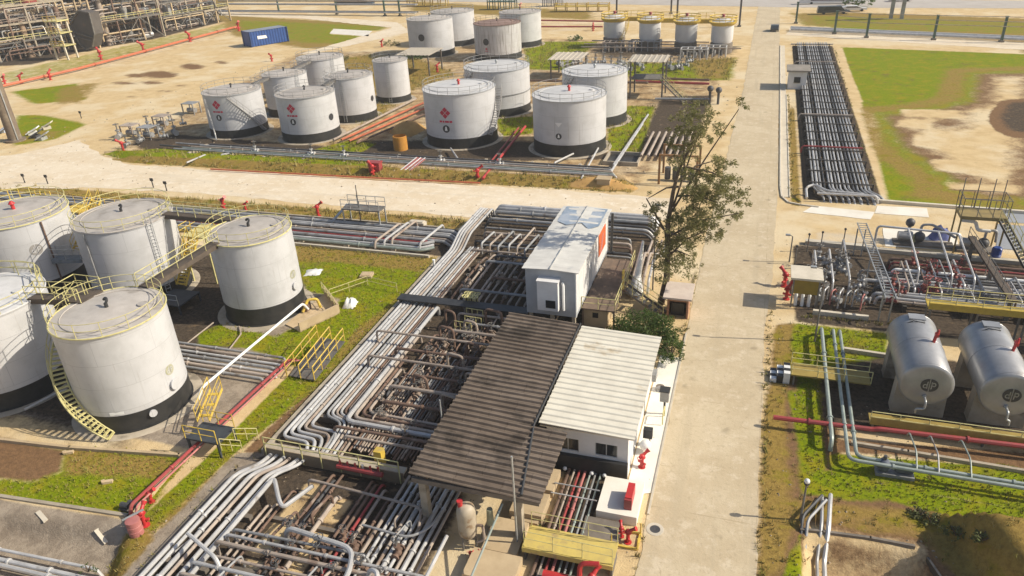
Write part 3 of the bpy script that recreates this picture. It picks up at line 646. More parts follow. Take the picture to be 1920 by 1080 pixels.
def weeds():
    mb_v = []; mb_f = []
    def tuft(x, y, h, k=6, sp=.12):
        z = zg(x, y)-.03
        for _ in range(k):
            a = random.uniform(0, 2*PI); ww = h*.09; o = len(mb_v); bx_, by_ = x+random.uniform(-sp, sp), y+random.uniform(-sp, sp); l = h*random.uniform(.2, .6); b_ = random.uniform(0, 2*PI)
            mb_v.extend([(bx_-ww*math.cos(a), by_-ww*math.sin(a), z), (bx_+ww*math.cos(a), by_+ww*math.sin(a), z), (bx_+l*math.cos(b_), by_+l*math.sin(b_), z+h*random.uniform(.6, 1))]); mb_f.append((o, o+1, o+2))
    wt_ = np.maximum(COV['green'], COV['dry']); js, is_ = np.where((wt_ > .45) & (GY > 14) & (GY < 175) & (GX > -100) & (GX < 45) & ~((GX > 5) & (GY > 70))); order = RNG.permutation(len(js))
    for q in order[:5200]:
        far = gys[js[q]] > 62; tuft(gxs[is_[q]]+random.uniform(-.3, .3), gys[js[q]]+random.uniform(-.3, .3), random.uniform(.25, .7) if far else random.uniform(.12, .34), 7, .3 if far else .12)
    for (x0, y0, x1, y1, n_) in ((-27.6, 29, -27.6, 58, 150), (-3.55, 12, -3.55, 30, 60), (-3.6, 47, -3.6, 62, 50), (2.4, 12, 2.6, 55, 160), (4.5, 81, 4.6, 128, 160), (13.2, 82, 13.9, 170, 140), (-43, 58.3, -28.5, 58.3, 60), (-28.1, 12, -28.1, 28, 60), (-5.0, 50, -3.6, 60, 60), (-83, 79.3, -14, 79.3, 260), (-90, 66, -30, 68, 320), (5, 54.6, 12, 54.8, 60)):
        for _ in range(n_): t = random.random(); tuft(x0+(x1-x0)*t+random.gauss(0, .12), y0+(y1-y0)*t+random.gauss(0, .12), random.uniform(.12, .45), 6, .1)
    b = MB(); b.v = mb_v; b.f = mb_f
    return b.build('weeds', M('dry weeds', (.2, .2, .035), (.33, .25, .09), .6, .85), smooth=False)
tag(weeds(), 'dry and green weeds scattered over lawns, verges and kerb edges', 'weeds', kind='stuff')
def stones():
    b = MB()
    for _ in range(2600):
        if random.random() < .55: x, y = random.uniform(-30, 12), random.uniform(15, 70)
        else: x, y = random.uniform(-110, 5), random.uniform(62, 160)
        if -3.4 < x < 2.2 and random.random() < .93: continue
        s = random.uniform(.03, .09)*(1 if y < 70 else 2.0); z = zg(x, y)
        v = [(x+s*random.uniform(.6, 1.3)*math.cos(k*1.2566), y+s*random.uniform(.6, 1.3)*math.sin(k*1.2566), z-.01) for k in range(5)]+[(x+random.uniform(-.3, .3)*s, y, z+s*random.uniform(.5, 1))]
        b.add(v, [(k, (k+1) % 5, 5) for k in range(5)])
    return b.build('gravel', M('loose stones', (.4, .32, .22), (.24, .19, .14), .8, .9), smooth=False)
tag(stones(), 'loose stones and crumbs strewn over the sandy ground', 'gravel', kind='stuff')
tag(grass_mass(), 'short patchy grass on the lawns near the tanks', 'grass', kind='stuff')
# ------------------------------------------------------------------ storage tanks
def on_tank(x, y, r, px, py):
    best = None
    d = ray(px, py); a_ = d[0]**2+d[1]**2; b_ = -2*(d[0]*x+d[1]*y); c_ = x*x+y*y-r*r
    disc = max(b_*b_-4*a_*c_, 0); t = (-b_-math.sqrt(disc))/(2*a_)
    X, Y, Z = d[0]*t, d[1]*t, HC+d[2]*t
    return math.atan2(Y-y, X-x), float(Z)
def decal(mb, x, y, r, a0, z0, polys, off=.015):
    """flat outline polygons (u along the wall, v up, metres) wrapped on the shell"""
    for poly in polys:
        k = len(poly); cu = sum(p[0] for p in poly)/k; cv = sum(p[1] for p in poly)/k
        pts = [(cu, cv)]+list(poly); vs_ = []
        for u, v in pts:
            a = a0+u/r; vs_.append((x+(r+off)*math.cos(a), y+(r+off)*math.sin(a), z0+v))
        mb.add(vs_, [(0, i+1, (i+1) % k+1) for i in range(k)])
    return mb
def disc(cu, cv, r, n=16, a0=0, a1=2*PI): return [(cu+r*math.cos(a0+(a1-a0)*i/(n-1 if a1-a0 < 6 else n)), cv+r*math.sin(a0+(a1-a0)*i/(n-1 if a1-a0 < 6 else n))) for i in range(n)]
def rectp(u0, v0, u1, v1): return [(u0, v0), (u1, v0), (u1, v1), (u0, v1)]
def fire_emblem(x, y, r, px, py, root, s=1.0, only_lower=False, under=True):
    a, z = on_tank(x, y, r, px, py)
    d = .30*s; g_ = .035*s
    if not only_lower:
        dm = lambda cu, cv: [(cu-d, cv), (cu, cv-d), (cu+d, cv), (cu, cv+d)]
        mb = MB(); decal(mb, x, y, r, a, z, [dm(0, d+g_), dm(0, -d-g_), dm(d+g_, 0), dm(-d-g_, 0)])
        em = mb.build('emblem', LOGOR, root, smooth=False)
        tb = MB(); ux = -.75*s
        for wd in (.34, .2, .46, .3): decal(tb, x, y, r, a, z, [rectp(ux, -1.06*s, ux+wd*s, -.84*s)]); ux += (wd+.07)*s
        tb.build('lettering', LOGOR, em, smooth=False)
    else:
        mb = MB(); decal(mb, x, y, r, a, z, [[(-.5*s, .1), (.5*s, .1), (0, -.5*s)]]); em = mb.build('emblem', M('ghosted emblem', (.74, .72, .7), (.72, .7, .68)), root, smooth=False)
    if under:
        sb = MB(); decal(sb, x, y, r, a, z-1.75*s, [disc(0, 0, .42*s, 20)]); sh = sb.build('badge', LOGO, root, smooth=False)
        wb = MB(); decal(wb, x, y, r, a, z-1.75*s, [[(-.16*s, -.2*s), (.16*s, -.2*s), (.1*s, .12*s), (-.1*s, .12*s)], disc(0, .17*s, .1*s, 10)], .025); wb.build('badge_mark', LOGOW, sh, smooth=False)
def br_emblem(mb, f, s):
    """two facing half discs, each with a lighter letter cut"""
    f([disc(-.07*s, 0, s, 14, PI/2, 3*PI/2), disc(.07*s, 0, s, 14, -PI/2, PI/2)], 0)
    L_ = [[(-.19*s, -.55*s), (-.19*s, .62*s), (-.33*s, .5*s), (-.33*s, -.55*s)], [(.19*s, -.62*s), (.33*s, -.5*s), (.33*s, .55*s), (.19*s, .55*s)]]
    for sg, cy in ((-1, -.18), (1, .16)):
        for k in range(10):
            a0, a1 = 2*PI*k/10, 2*PI*(k+1)/10
            q = [(sg*.5*s+rr*s*math.cos(a), cy*s+rr*1.25*s*math.sin(a)) for rr, a in ((.27, a0), (.27, a1), (.15, a1), (.15, a0))]; L_.append(q)
    f(L_, 1)
def tank_logo(x, y, r, px, py, root, s=.42, dark=LOGOG, lite=WHITE):
    a, z = on_tank(x, y, r, px, py); A = [MB(), MB()]
    br_emblem(None, lambda polys, k: decal(A[k], x, y, r, a, z, polys, .015+.01*k), s)
    e = A[0].build('logo', dark, root, smooth=False); A[1].build('logo_lettering', lite, e, smooth=False)
def tank(label, x, y, r, h, bw, paint=WHITE, rail=None, rim=None, roof=ROOFG, cone=.35, n=56, grp=None, z0=0.0, posts=None, pad=True, railh=1.0, vent='dark', ladder=None):
    t = thing('storage_tank', label, 'storage tank', (x, y, z0), grp)
    c = (x, y, z0)
    MB().lathe(c, [(r, bw), (r, h-.12), (r+.05, h-.1), (r+.05, h)], n).build('shell', paint, t)
    MB().lathe(c, [(r+.10, -.02), (r+.10, .08), (r+.006, .1), (r+.006, bw)], n).build('base_band', BLACK, t)
    rf = MB().lathe(c, [(r+.04, h+.004), (r*.85, h+cone*.2), (r*.5, h+cone*.62), (r*.2, h+cone*.92), (.02, h+cone)], n)
    rfo = rf.build('roof', roof, t)
    sm = MB()
    for rr in (.82,): sm.tube(ring((x, y, z0+h+cone*.24+.03), r*rr, 40), .03, 4, closed=True)
    sm.build('roof_seam', roof, rfo)
    MB().tube(ring((x, y, z0+h+.01), r+.05, 48), .055, 6, closed=True).build('rim', rim or rail or STEELG, t)
    if rail is not None:
        rb = MB(); k = posts or max(12, int(2*PI*r/1.5))
        for hh in (.5, railh): rb.tube(ring((x, y, z0+h+hh), r-.02, 40), .024 if r < 3.8 else .028, 5, closed=True)
        for i in range(k):
            a = 2*PI*i/k; p = (x+(r-.02)*math.cos(a), y+(r-.02)*math.sin(a), z0+h); rb.tube([p, (p[0], p[1], p[2]+railh)], .026, 5)
        rb.build('railing', rail, t)
    vb = MB()
    zt = z0+h+cone
    if vent == 'dark':
        vb.cone((x, y, zt-.05), (x, y, zt+.3), .12, .12, 10); vb.tube([(x, y, zt+.25), (x+.1, y+.12, zt+.5), (x-.15, y+.25, zt+.55), (x-.3, y+.2, zt+.4)], .09, 8, .15); vb.build('vent', DARK, t)
    elif vent == 'red':
        vb.cone((x, y, zt-.05), (x, y, zt+.5), .16, .16, 10); vb.cone((x, y, zt+.5), (x, y, zt+.75), .3, .12, 10); vb.build('vent', RED, t)
    elif vent == 'grey':
        vb.cone((x, y, zt-.05), (x, y, zt+.35), .15, .15, 10); vb.sph((x, y, zt+.4), .22, 8, 5); vb.build('vent', STEELG, t)
    # roof hatch and shell manhole
    MB().cone((x+r*.55, y+r*.3, z0+h+.02), (x+r*.55, y+r*.3, z0+h+.3), .32, .32, 14).build('hatch', roof, t)
    if pad:
        MB().lathe(c, [(r+.02, .015), (r+.75, .02), (r+.9, -.1)], n).build('foundation', CONC, t)
    if ladder is not None:
        lb = MB(); a = ladder
        for s in (-.22, .22):
            px_, py_ = x+(r+.14)*math.cos(a)-s*math.sin(a), y+(r+.14)*math.sin(a)+s*math.cos(a); lb.tube([(px_, py_, z0+.2), (px_, py_, z0+h+.9)], .035, 5)
        zz = .4
        while zz < h:
            lb.tube([(x+(r+.14)*math.cos(a)+.22*math.sin(a), y+(r+.14)*math.sin(a)-.22*math.cos(a), z0+zz), (x+(r+.14)*math.cos(a)-.22*math.sin(a), y+(r+.14)*math.sin(a)+.22*math.cos(a), z0+zz)], .022, 4); zz += .32
        lb.build('ladder', STEELG, t)
    return t
def spiral(root, x, y, r, a0, a1, z0, z1, mat, wd=.75, n=30, treadmat=None):
    """stair winding up the shell from angle a0 at z0 to a1 at z1"""
    tb = MB(); sb = MB(); rb = MB()
    P = lambda a, rr, z: (x+rr*math.cos(a), y+rr*math.sin(a), z)
    o1 = []; o2 = []; hr = []; hm = []
    for i in range(n+1):
        f = i/n; a = a0+(a1-a0)*f; z = z0+(z1-z0)*f
        o1.append(P(a, r+.08, z)); o2.append(P(a, r+.08+wd, z)); hr.append(P(a, r+.08+wd, z+1.0)); hm.append(P(a, r+.08+wd, z+.5))
        if i < n:
            da = (a1-a0)/n*.36
            tb.add([P(a-da, r+.08, z), P(a+da, r+.08, z), P(a+da, r+.08+wd, z), P(a-da, r+.08+wd, z), P(a-da, r+.08, z-.06), P(a+da, r+.08, z-.06), P(a+da, r+.08+wd, z-.06), P(a-da, r+.08+wd, z-.06)],
                   [(0, 1, 2, 3), (7, 6, 5, 4), (0, 4, 5, 1), (1, 5, 6, 2), (2, 6, 7, 3), (3, 7, 4, 0)])
        if i % 3 == 0: rb.tube([P(a, r+.08+wd, z), P(a, r+.08+wd, z+1.0)], .026, 5)
    sb.tube(o2, .07, 6); sb.tube(o1, .05, 6); rb.tube(hr, .03, 5); rb.tube(hm, .025, 5)
    st = tb.build('stair', treadmat or mat, root); sb.build('stringer', mat, st); rb.build('handrail', mat, st)
def nozzle(root, x, y, r, a, z, mat=WHITE, rr=.3, ln=.3):
    MB().cone((x+(r-.02)*math.cos(a), y+(r-.02)*math.sin(a), z), (x+(r+ln)*math.cos(a), y+(r+ln)*math.sin(a), z), rr, rr, 14).cone((x+(r+ln)*math.cos(a), y+(r+ln)*math.sin(a), z), (x+(r+ln+.08)*math.cos(a), y+(r+ln+.08)*math.sin(a), z), rr*1.3, rr*1.3, 14).build('manhole', mat, root)
GA = 'white storage tanks with yellow rails beside the lawn'
T1 = (-39.25, 32.14, 3.5, 7.32); T2 = (-38.38, 46.35, 3.28, 7.21); T3 = (-51.97, 47.05, 4.04, 7.2); T4 = (-63.3, 46.0, 4.3, 7.0); T0 = (-50.7, 32.0, 4.1, 7.0)
t1 = tank('big white tank with black foot and pale spiral stair in front of the lawn', *T1, 1.4, rail=YELP, grp=GA, rim=YELP)
spiral(t1, *T1[:3], R_(-73), R_(-200), .25, 7.25, YELP, .78, 34)
tank_logo(*T1[:3], 318, 693, t1, .36)
a_, z_ = on_tank(*T1[:3], 325, 719); nozzle(t1, *T1[:3], a_, z_, WHITE, .3, .12)
a_, z_ = on_tank(*T1[:3], 286, 773); nozzle(t1, *T1[:3], a_, z_, WHITE, .2, .12)
a_, z_ = on_tank(*T1[:3], 219, 776); mbp = MB(); decal(mbp, *T1[:3], a_, z_, [rectp(-.45, -.12, .45, .12)]); mbp.build('plate', LOGOW, t1)
t2 = tank('white tank with black foot between the bright lawn and the dark footbridge', *T2, 1.6, rail=YELP, grp=GA, rim=YELP)
tank_logo(*T2[:3], 549, 514, t2, .36)
a_, z_ = on_tank(*T2[:3], 552, 535); nozzle(t2, *T2[:3], a_, z_, WHITE, .26, .1)
t3 = tank('wide white tank with a caged ladder behind the spiral stair tank', *T3, 1.4, rail=YELP, grp=GA, rim=ROOFG, ladder=on_tank(*T3[:3], 290, 460)[0])
# vertical dark pipe pair down its shaded flank
a_ = on_tank(*T3[:3], 172, 480)[0]
MB().tube([(T3[0]+(T3[2]+.12)*math.cos(a_), T3[1]+(T3[2]+.12)*math.sin(a_), .3), (T3[0]+(T3[2]+.12)*math.cos(a_), T3[1]+(T3[2]+.12)*math.sin(a_), 7.1)], .07, 8).build('drain_pipe', GREYP, t3)
t4 = tank('white tank cut by the photo edge behind the bent handrail', *T4, 1.4, rail=YELP, grp=GA, rim=YELP, vent='red')
a_ = on_tank(*T4[:3], 95, 470)[0]
MB().tube([(T4[0]+(T4[2]+.12)*math.cos(a_), T4[1]+(T4[2]+.12)*math.sin(a_), .3), (T4[0]+(T4[2]+.12)*math.cos(a_), T4[1]+(T4[2]+.12)*math.sin(a_), 6.9)], .07, 8).build('drain_pipe', BRNP, t4)
tank_logo(*T4[:3], 68, 468, t4, .5, M('faint emblem', (.3, .28, .26), (.34, .32, .3)), WHITE)
t0 = tank('white tank cut by the photo edge next to the spiral stair', *T0, 1.4, rail=YELP, grp=GA, rim=ROOFW, roof=ROOFW)
# ---- footbridges between the tank roofs
def bridge(label, p, q, wd=.8, mat=STEEL, rmat=YELP, name='footbridge', depth=.35, h=1.0):
    p = Vector(p); q = Vector(q); d = (q-p).normalized(); s = Vector((-d.y, d.x, 0)).normalized()*wd/2
    t = thing(name, label, 'footbridge', p)
    MB().beam(p, q, wd, .06).build('deck', mat, t)
    for k in (-1, 1): MB().beam(p+s*k-Vector((0, 0, depth/2)), q+s*k-Vector((0, 0, depth/2)), .08, depth).build('girder', mat, t)
    for k in (-1, 1): rail_mb([p+s*k, q+s*k], h, 1.6, .03).build('railing', rmat, t)
    return t
DKB = M('dark brown steel deck', (.11, .085, .065), (.075, .058, .045), 1.5, .8)
def rim_pt(T, ang, dz=.1, inn=.15): return (T[0]+(T[2]-inn)*math.cos(ang), T[1]+(T[2]-inn)*math.sin(ang), T[3]+dz)
def ang_to(A, B): return math.atan2(B[1]-A[1], B[0]-A[0])
bridge('brown footbridge from the spiral stair tank to the tank by the lawn', rim_pt(T1, ang_to(T1, T2)+.1), rim_pt(T2, ang_to(T2, T1)-.3), .8, DKB)
bridge('brown footbridge from the edge tank to the spiral stair tank', rim_pt(T0, ang_to(T0, T1)+.25), rim_pt(T1, ang_to(T1, T0)-.3), .8, DKB)
bridge('footbridge from the caged ladder tank to the tank by the lawn', rim_pt(T3, ang_to(T3, T2)+.3), rim_pt(T2, ang_to(T2, T3)-.5), .8, DKB)
bridge('grey blue footbridge between the two rear tanks', rim_pt(T4, ang_to(T4, T3)-.35, -3.6, -.2), rim_pt(T3, ang_to(T3, T4)+.35, -3.6, -.2), .9, M('blue grey deck', (.2, .23, .26), (.14, .16, .18)), STEELG)
# dark blue grey platform with pump house in the shade of the lawn tank
def platform(label, x0, y0, x1, y1, z, mat, rmat, name='steel_platform', sides='nsew', legs=True, h=1.0, thick=.12):
    t = thing(name, label, 'platform', (x0, y0, 0))
    MB().bx(x0, y0, z-thick, x1, y1, z).build('deck', mat, t, smooth=False)
    if legs:
        for (a, b) in ((x0+.08, y0+.08), (x1-.08, y0+.08), (x1-.08, y1-.08), (x0+.08, y1-.08)): MB().bx(a-.06, b-.06, 0, a+.06, b+.06, z-thick).build('leg', mat, t, smooth=False)
    seg = {'s': [(x0, y0, z), (x1, y0, z)], 'n': [(x0, y1, z), (x1, y1, z)], 'w': [(x0, y0, z), (x0, y1, z)], 'e': [(x1, y0, z), (x1, y1, z)]}
    for k in sides: rail_mb(seg[k], h, 1.4, .032).build('railing', rmat, t)
    return t
p = g(325, 560, .8)
platform('dark low platform in the shade behind the spiral stair tank', p.x-1.2, p.y-1.2, p.x+1.6, p.y+1.5, .9, M('dark slate deck', (.05, .06, .07), (.035, .04, .05)), STEELG, sides='s')
def rails_thing(label, pts, mat, h=1.0, step=1.4, r=.035, name='handrail', cat='handrail'):
    o = rail_mb(pts, h, step, r).build(name, mat, origin=pts[0]); return tag(o, label, cat)
# yellow stair tower between the two rear tanks and yellow gear near it
def stair_flight(label, p, q, wd, mat, rmat, name='steel_stairs', steps=None, h=1.0):
    p = Vector(p); q = Vector(q); d = Vector((q.x-p.x, q.y-p.y, 0)); L_ = d.length; d.normalize(); s = Vector((-d.y, d.x, 0))*wd/2
    t = thing(name, label, 'stairs', p); k = steps or max(3, int(abs(q.z-p.z)/.22)); tb = MB()
    for i in range(k):
        c = p.lerp(q, (i+.5)/k); tb.beam(c-s, c+s, .26, .05)
    tb.build('tread', mat, t)
    for e in (-1, 1):
        st = MB().beam(p+s*e, q+s*e, .05, .2).build('stringer', mat, t); rail_mb([p+s*e, q+s*e], h, 1.1, .032).build('handrail', rmat, t)
    return t
a = g(104, 395, 7.4); b = g(122, 455, 4.4)
stair_flight('bright yellow steep stair flight between the two rear tanks', (T3[0]-5.6, T3[1]-.9, 3.6), (T3[0]-5.4, T3[1]+2.6, 7.3), 1.1, YELF, YELF)
rails_thing('yellow rails crowded behind the edge tank with red vent', [g(0, 378, 5.0), g(60, 372, 5.0), g(100, 380, 5.0)], YELF, 1.2, .9, .05)
platform('yellow railed platform behind the red vent tank', -66, 52.5, -58, 54.5, 4.4, YELF, YELF, sides='sn')
p = g(380, 445, 4.0)
platform('yellow railed landing between the caged ladder tank and the lawn tank', p.x-1.2, p.y-1.3, p.x+1.5, p.y+1.6, 4.6, YELP, YELF, sides='nsew')
stair_flight('yellow stair flight below the landing beside the lawn tank', (p.x+.2, p.y-4.2, 1.2), (p.x+.2, p.y-1.3, 4.6), 1.0, YELF, YELF)
p = g(125, 575, 7.2)
platform('yellow railed roof landing where the footbridge meets the spiral stair', T1[0]-4.7, T1[1]+.3, T1[0]-2.5, T1[1]+2.2, 7.5, DKB, YELP, sides='nsw', legs=False)
rails_thing('tall bent pale rail on the edge tank roof', [(T0[0]-2, T0[1]+3.4, 7.1), (T0[0]+1.5, T0[1]+3.7, 7.1), (T0[0]+3.2, T0[1]+2.3, 7.1)], YELP, 1.1, 1.5, .04)
# ---- tank block beyond the cross road
GB = 'white tanks with red diamond in the block beyond the cross road'; GC = 'white tanks of the left rows beyond the cross road'
GR = M('grey handrail steel', (.33, .32, .31), (.24, .23, .22), 2, .6)
C = {'c1': (-76.78, 95.89, 4.34, 6.37), 'c2': (-63.5, 95.26, 4.3, 6.47), 'c3': (-74.94, 107.43, 3.6, 6.5), 'c4': (-62.18, 106.02, 3.79, 6.75), 'c5': (-76.46, 121.34, 4.18, 6.5), 'c6': (-60.78, 118.1, 2.96, 6.8),
     'd1': (-39.77, 96.98, 5.04, 7.36), 'd2': (-23.66, 95.57, 4.85, 7.17), 'd3': (-39.93, 113.76, 5.19, 6.9), 'd4': (-23.25, 109.68, 4.79, 7.26)}
c1 = tank('white red-diamond tank with dark spiral stair at the corner nearest the sandy yard', *C['c1'], 1.2, rail=GR, grp=GC, rim=STEELG)
fire_emblem(*C['c1'][:3], 405, 197, c1, 1.1); spiral(c1, *C['c1'][:3], R_(-5), R_(-62), .6, 6.3, GR, .8, 20)
pipe(None, [(C['c1'][0]-1.5, C['c1'][1]-4.55, 6.0), (C['c1'][0]-.9, C['c1'][1]-4.75, .6), (C['c1'][0]+.3, C['c1'][1]-6.2, .4)], .11, SILV, parent=c1, name='drain_pipe')
c2 = tank('white red-diamond tank with dark hatch box on its shaded flank', *C['c2'], 1.3, rail=GR, grp=GC, rim=STEELG)
fire_emblem(*C['c2'][:3], 545, 204, c2, 1.1)
a_, z_ = on_tank(*C['c2'][:3], 621, 219); mbp = MB(); decal(mbp, *C['c2'][:3], a_, z_, [disc(0, 0, .5)]); mbp.build('badge', LOGO, c2)
c3 = tank('shaded white tank behind the gap of the two red-diamond tanks', *C['c3'], 1.3, rail=GR, grp=GC, rim=STEELG, ladder=R_(-25))
c4 = tank('white tank with black foot behind the hatch box tank', *C['c4'], 1.2, rail=GR, grp=GC, rim=STEELG, ladder=R_(-80))
a_, z_ = on_tank(*C['c4'][:3], 698, 184); mbp = MB(); decal(mbp, *C['c4'][:3], a_, z_, [disc(0, 0, .45)]); mbp.build('badge', LOGO, c4)
c5 = tank('rearmost white tank of the left rows touching the sandy yard', *C['c5'], 1.3, rail=GR, grp=GC, rim=STEELG, ladder=R_(-30))
c6 = tank('slim white tank of the left rows with a vertical seam', *C['c6'], 1.0, rail=GR, grp=GC, rim=STEELG, ladder=R_(-75))
d1 = tank('white tank with red diamond and red roof vent beside the orange sand pile', *C['d1'], 1.4, rail=GR, grp=GB, rim=STEELG, roof=ROOFW, vent='red')
fire_emblem(*C['d1'][:3], 834, 212, d1, 1.25); spiral(d1, *C['d1'][:3], R_(-25), R_(20), 1.5, 7.2, GR, .8, 20)
d2 = tank('white tank with plain ghosted triangle nearest the cross road', *C['d2'], 1.6, rail=GR, grp=GB, rim=STEELG, roof=ROOFW, vent='red')
fire_emblem(*C['d2'][:3], 1047, 232, d2, .95, only_lower=True)
d3 = tank('pale tank with a grey belt behind the red vent tank', *C['d3'], 1.2, rail=GR, grp=GB, rim=STEELG, roof=ROOFW, vent='grey')
MB().lathe((C['d3'][0], C['d3'][1], 3.2), [(5.2, 0), (5.3, .02), (5.3, .14), (5.2, .16)], 48).build('belt', GREYP, d3)
d4 = tank('white tank behind the ghosted triangle tank with stair shadow', *C['d4'], 1.4, rail=GR, grp=GB, rim=STEELG, roof=ROOFW, vent='grey')
spiral(d3, *C['d3'][:3], R_(-150), R_(-115), 3.0, 6.9, GR, .8, 14); spiral(d4, *C['d4'][:3], R_(-150), R_(-115), 3.0, 7.2, GR, .8, 14)
bridge('footbridge between the rear and hatch box tanks of the left rows', rim_pt(C['c2'], 1.4), rim_pt(C['c4'], -1.7), .8, STEEL, GR)
bridge('footbridge between corner tank and shaded tank of the left rows', rim_pt(C['c1'], 1.3), rim_pt(C['c3'], -1.8), .8, STEEL, GR)
bridge('footbridge from shaded tank to rearmost tank of the left rows', rim_pt(C['c3'], 1.7), rim_pt(C['c5'], -1.5), .8, STEEL, GR)
# ---- four tanks farther back
GE = 'streaked white tanks at the far end of the block'
E_ = {'e1': (-71.35, 160.06, 5.09, 7.69), 'e2': (-71.3, 173.49, 5.16, 7.4), 'e3': (-54.51, 157.13, 5.03, 7.1), 'e4': (-53.97, 172.1, 4.78, 7.3)}
e1 = tank('far white tank with dark badge behind the flat canopy', *E_['e1'], 1.2, rail=GR, grp=GE, rim=STEELG); a_, z_ = on_tank(*E_['e1'][:3], 790, 71); mbp = MB(); decal(mbp, *E_['e1'][:3], a_, z_, [disc(0, 0, .75)]); mbp.build('badge', LOGO, e1)
tank('far white tank half hidden between the badge tank and the rust streaked tank', *E_['e2'], 1.2, rail=GR, grp=GE, rim=STEELG)
e3 = tank('far rust streaked white tank with small red mark', *E_['e3'], 1.2, WHITE2, rail=BRNP, grp=GE, rim=BRNP, roof=M('rusty roof', (.3, .2, .17), (.24, .16, .13), .8, .8)); fire_emblem(*E_['e3'][:3], 912, 92, e3, .5, under=False); a_, z_ = on_tank(*E_['e3'][:3], 911, 79); mbp = MB(); decal(mbp, *E_['e3'][:3], a_, z_, [disc(0, 0, .7)]); mbp.build('badge', LOGO, e3)
tank('far white tank with diagonal stair shadow behind the rust streaked tank', *E_['e4'], 1.2, rail=GR, grp=GE, rim=STEELG)
# ---- four small raised tanks with yellow walkways
GF = 'small raised tanks with yellow rails along the far pipe yard'
FL = ['small raised tank with yellow stair down its side, farthest from the road', 'small raised tank second from the yellow stair tank, red cap', 'small raised tank third from the yellow stair tank, red cap', 'small raised tank nearest the main road, red cap']
for i, (x, y, r, h) in enumerate(((-31.81, 170.85, 2.39, 6.01), (-23.52, 167.58, 2.29, 6.17), (-15.67, 165.51, 2.27, 6.17), (-8.32, 164.71, 2.21, 6.04))):
    t = thing('raised_tank', FL[i], 'storage tank', (x, y, 0), GF)
    MB().lathe((x, y, 0), [(r*.9, 2.0), (r, 2.5), (r, h)], 36).build('shell', M('grey white paint', (.66, .66, .67), (.58, .58, .59), .7, .45), t)
    MB().lathe((x, y, 0), [(r*1.02, 0), (r*1.02, 1.9), (r*.9, 2.0)], 30).build('plinth', CONCD, t)
    MB().lathe((x, y, 0), [(r+.02, h), (r*.5, h+.55), (.25, h+.8)], 36).build('roof', ROOFW, t)
    MB().cone((x, y, h+.75), (x, y, h+1.25), .28, .28, 10).cone((x, y, h+1.25), (x, y, h+1.4), .42, .3, 10).build('vent', REDP, t)
    MB().lathe((x, y, h), [(r, -.7), (r+.5, -.3), (r+.58, .05), (r, .06)], 30).build('walkway', YELF, t)
    rb = MB()
    for hh in (.5, 1.0): rb.tube(ring((x, y, h+hh), r+.5, 30), .09, 5, closed=True)
    for k in range(14):
        a = 2*PI*k/14; rb.tube([(x+(r+.5)*math.cos(a), y+(r+.5)*math.sin(a), h), (x+(r+.5)*math.cos(a), y+(r+.5)*math.sin(a), h+1)], .045, 5)
    rb.build('railing', YELF, t)
    if i == 0: spiral(t, x, y, r, R_(-60), R_(20), 1.0, h, YELF, .7, 16)
for i, (xa, xb, yy) in enumerate(((-31.8, -23.5, 170.5), (-23.5, -15.7, 168.0), (-15.7, -8.3, 166.7))):
    b_ = bridge(f'yellow walkway spanning the {ORD[i]} gap between the small raised tanks, counted from the yellow stair', (xa+2, yy+1.4, 6.0), (xb-2, yy+1.4, 6.0), 1.2, YELF, YELF, depth=.8, h=1.3)
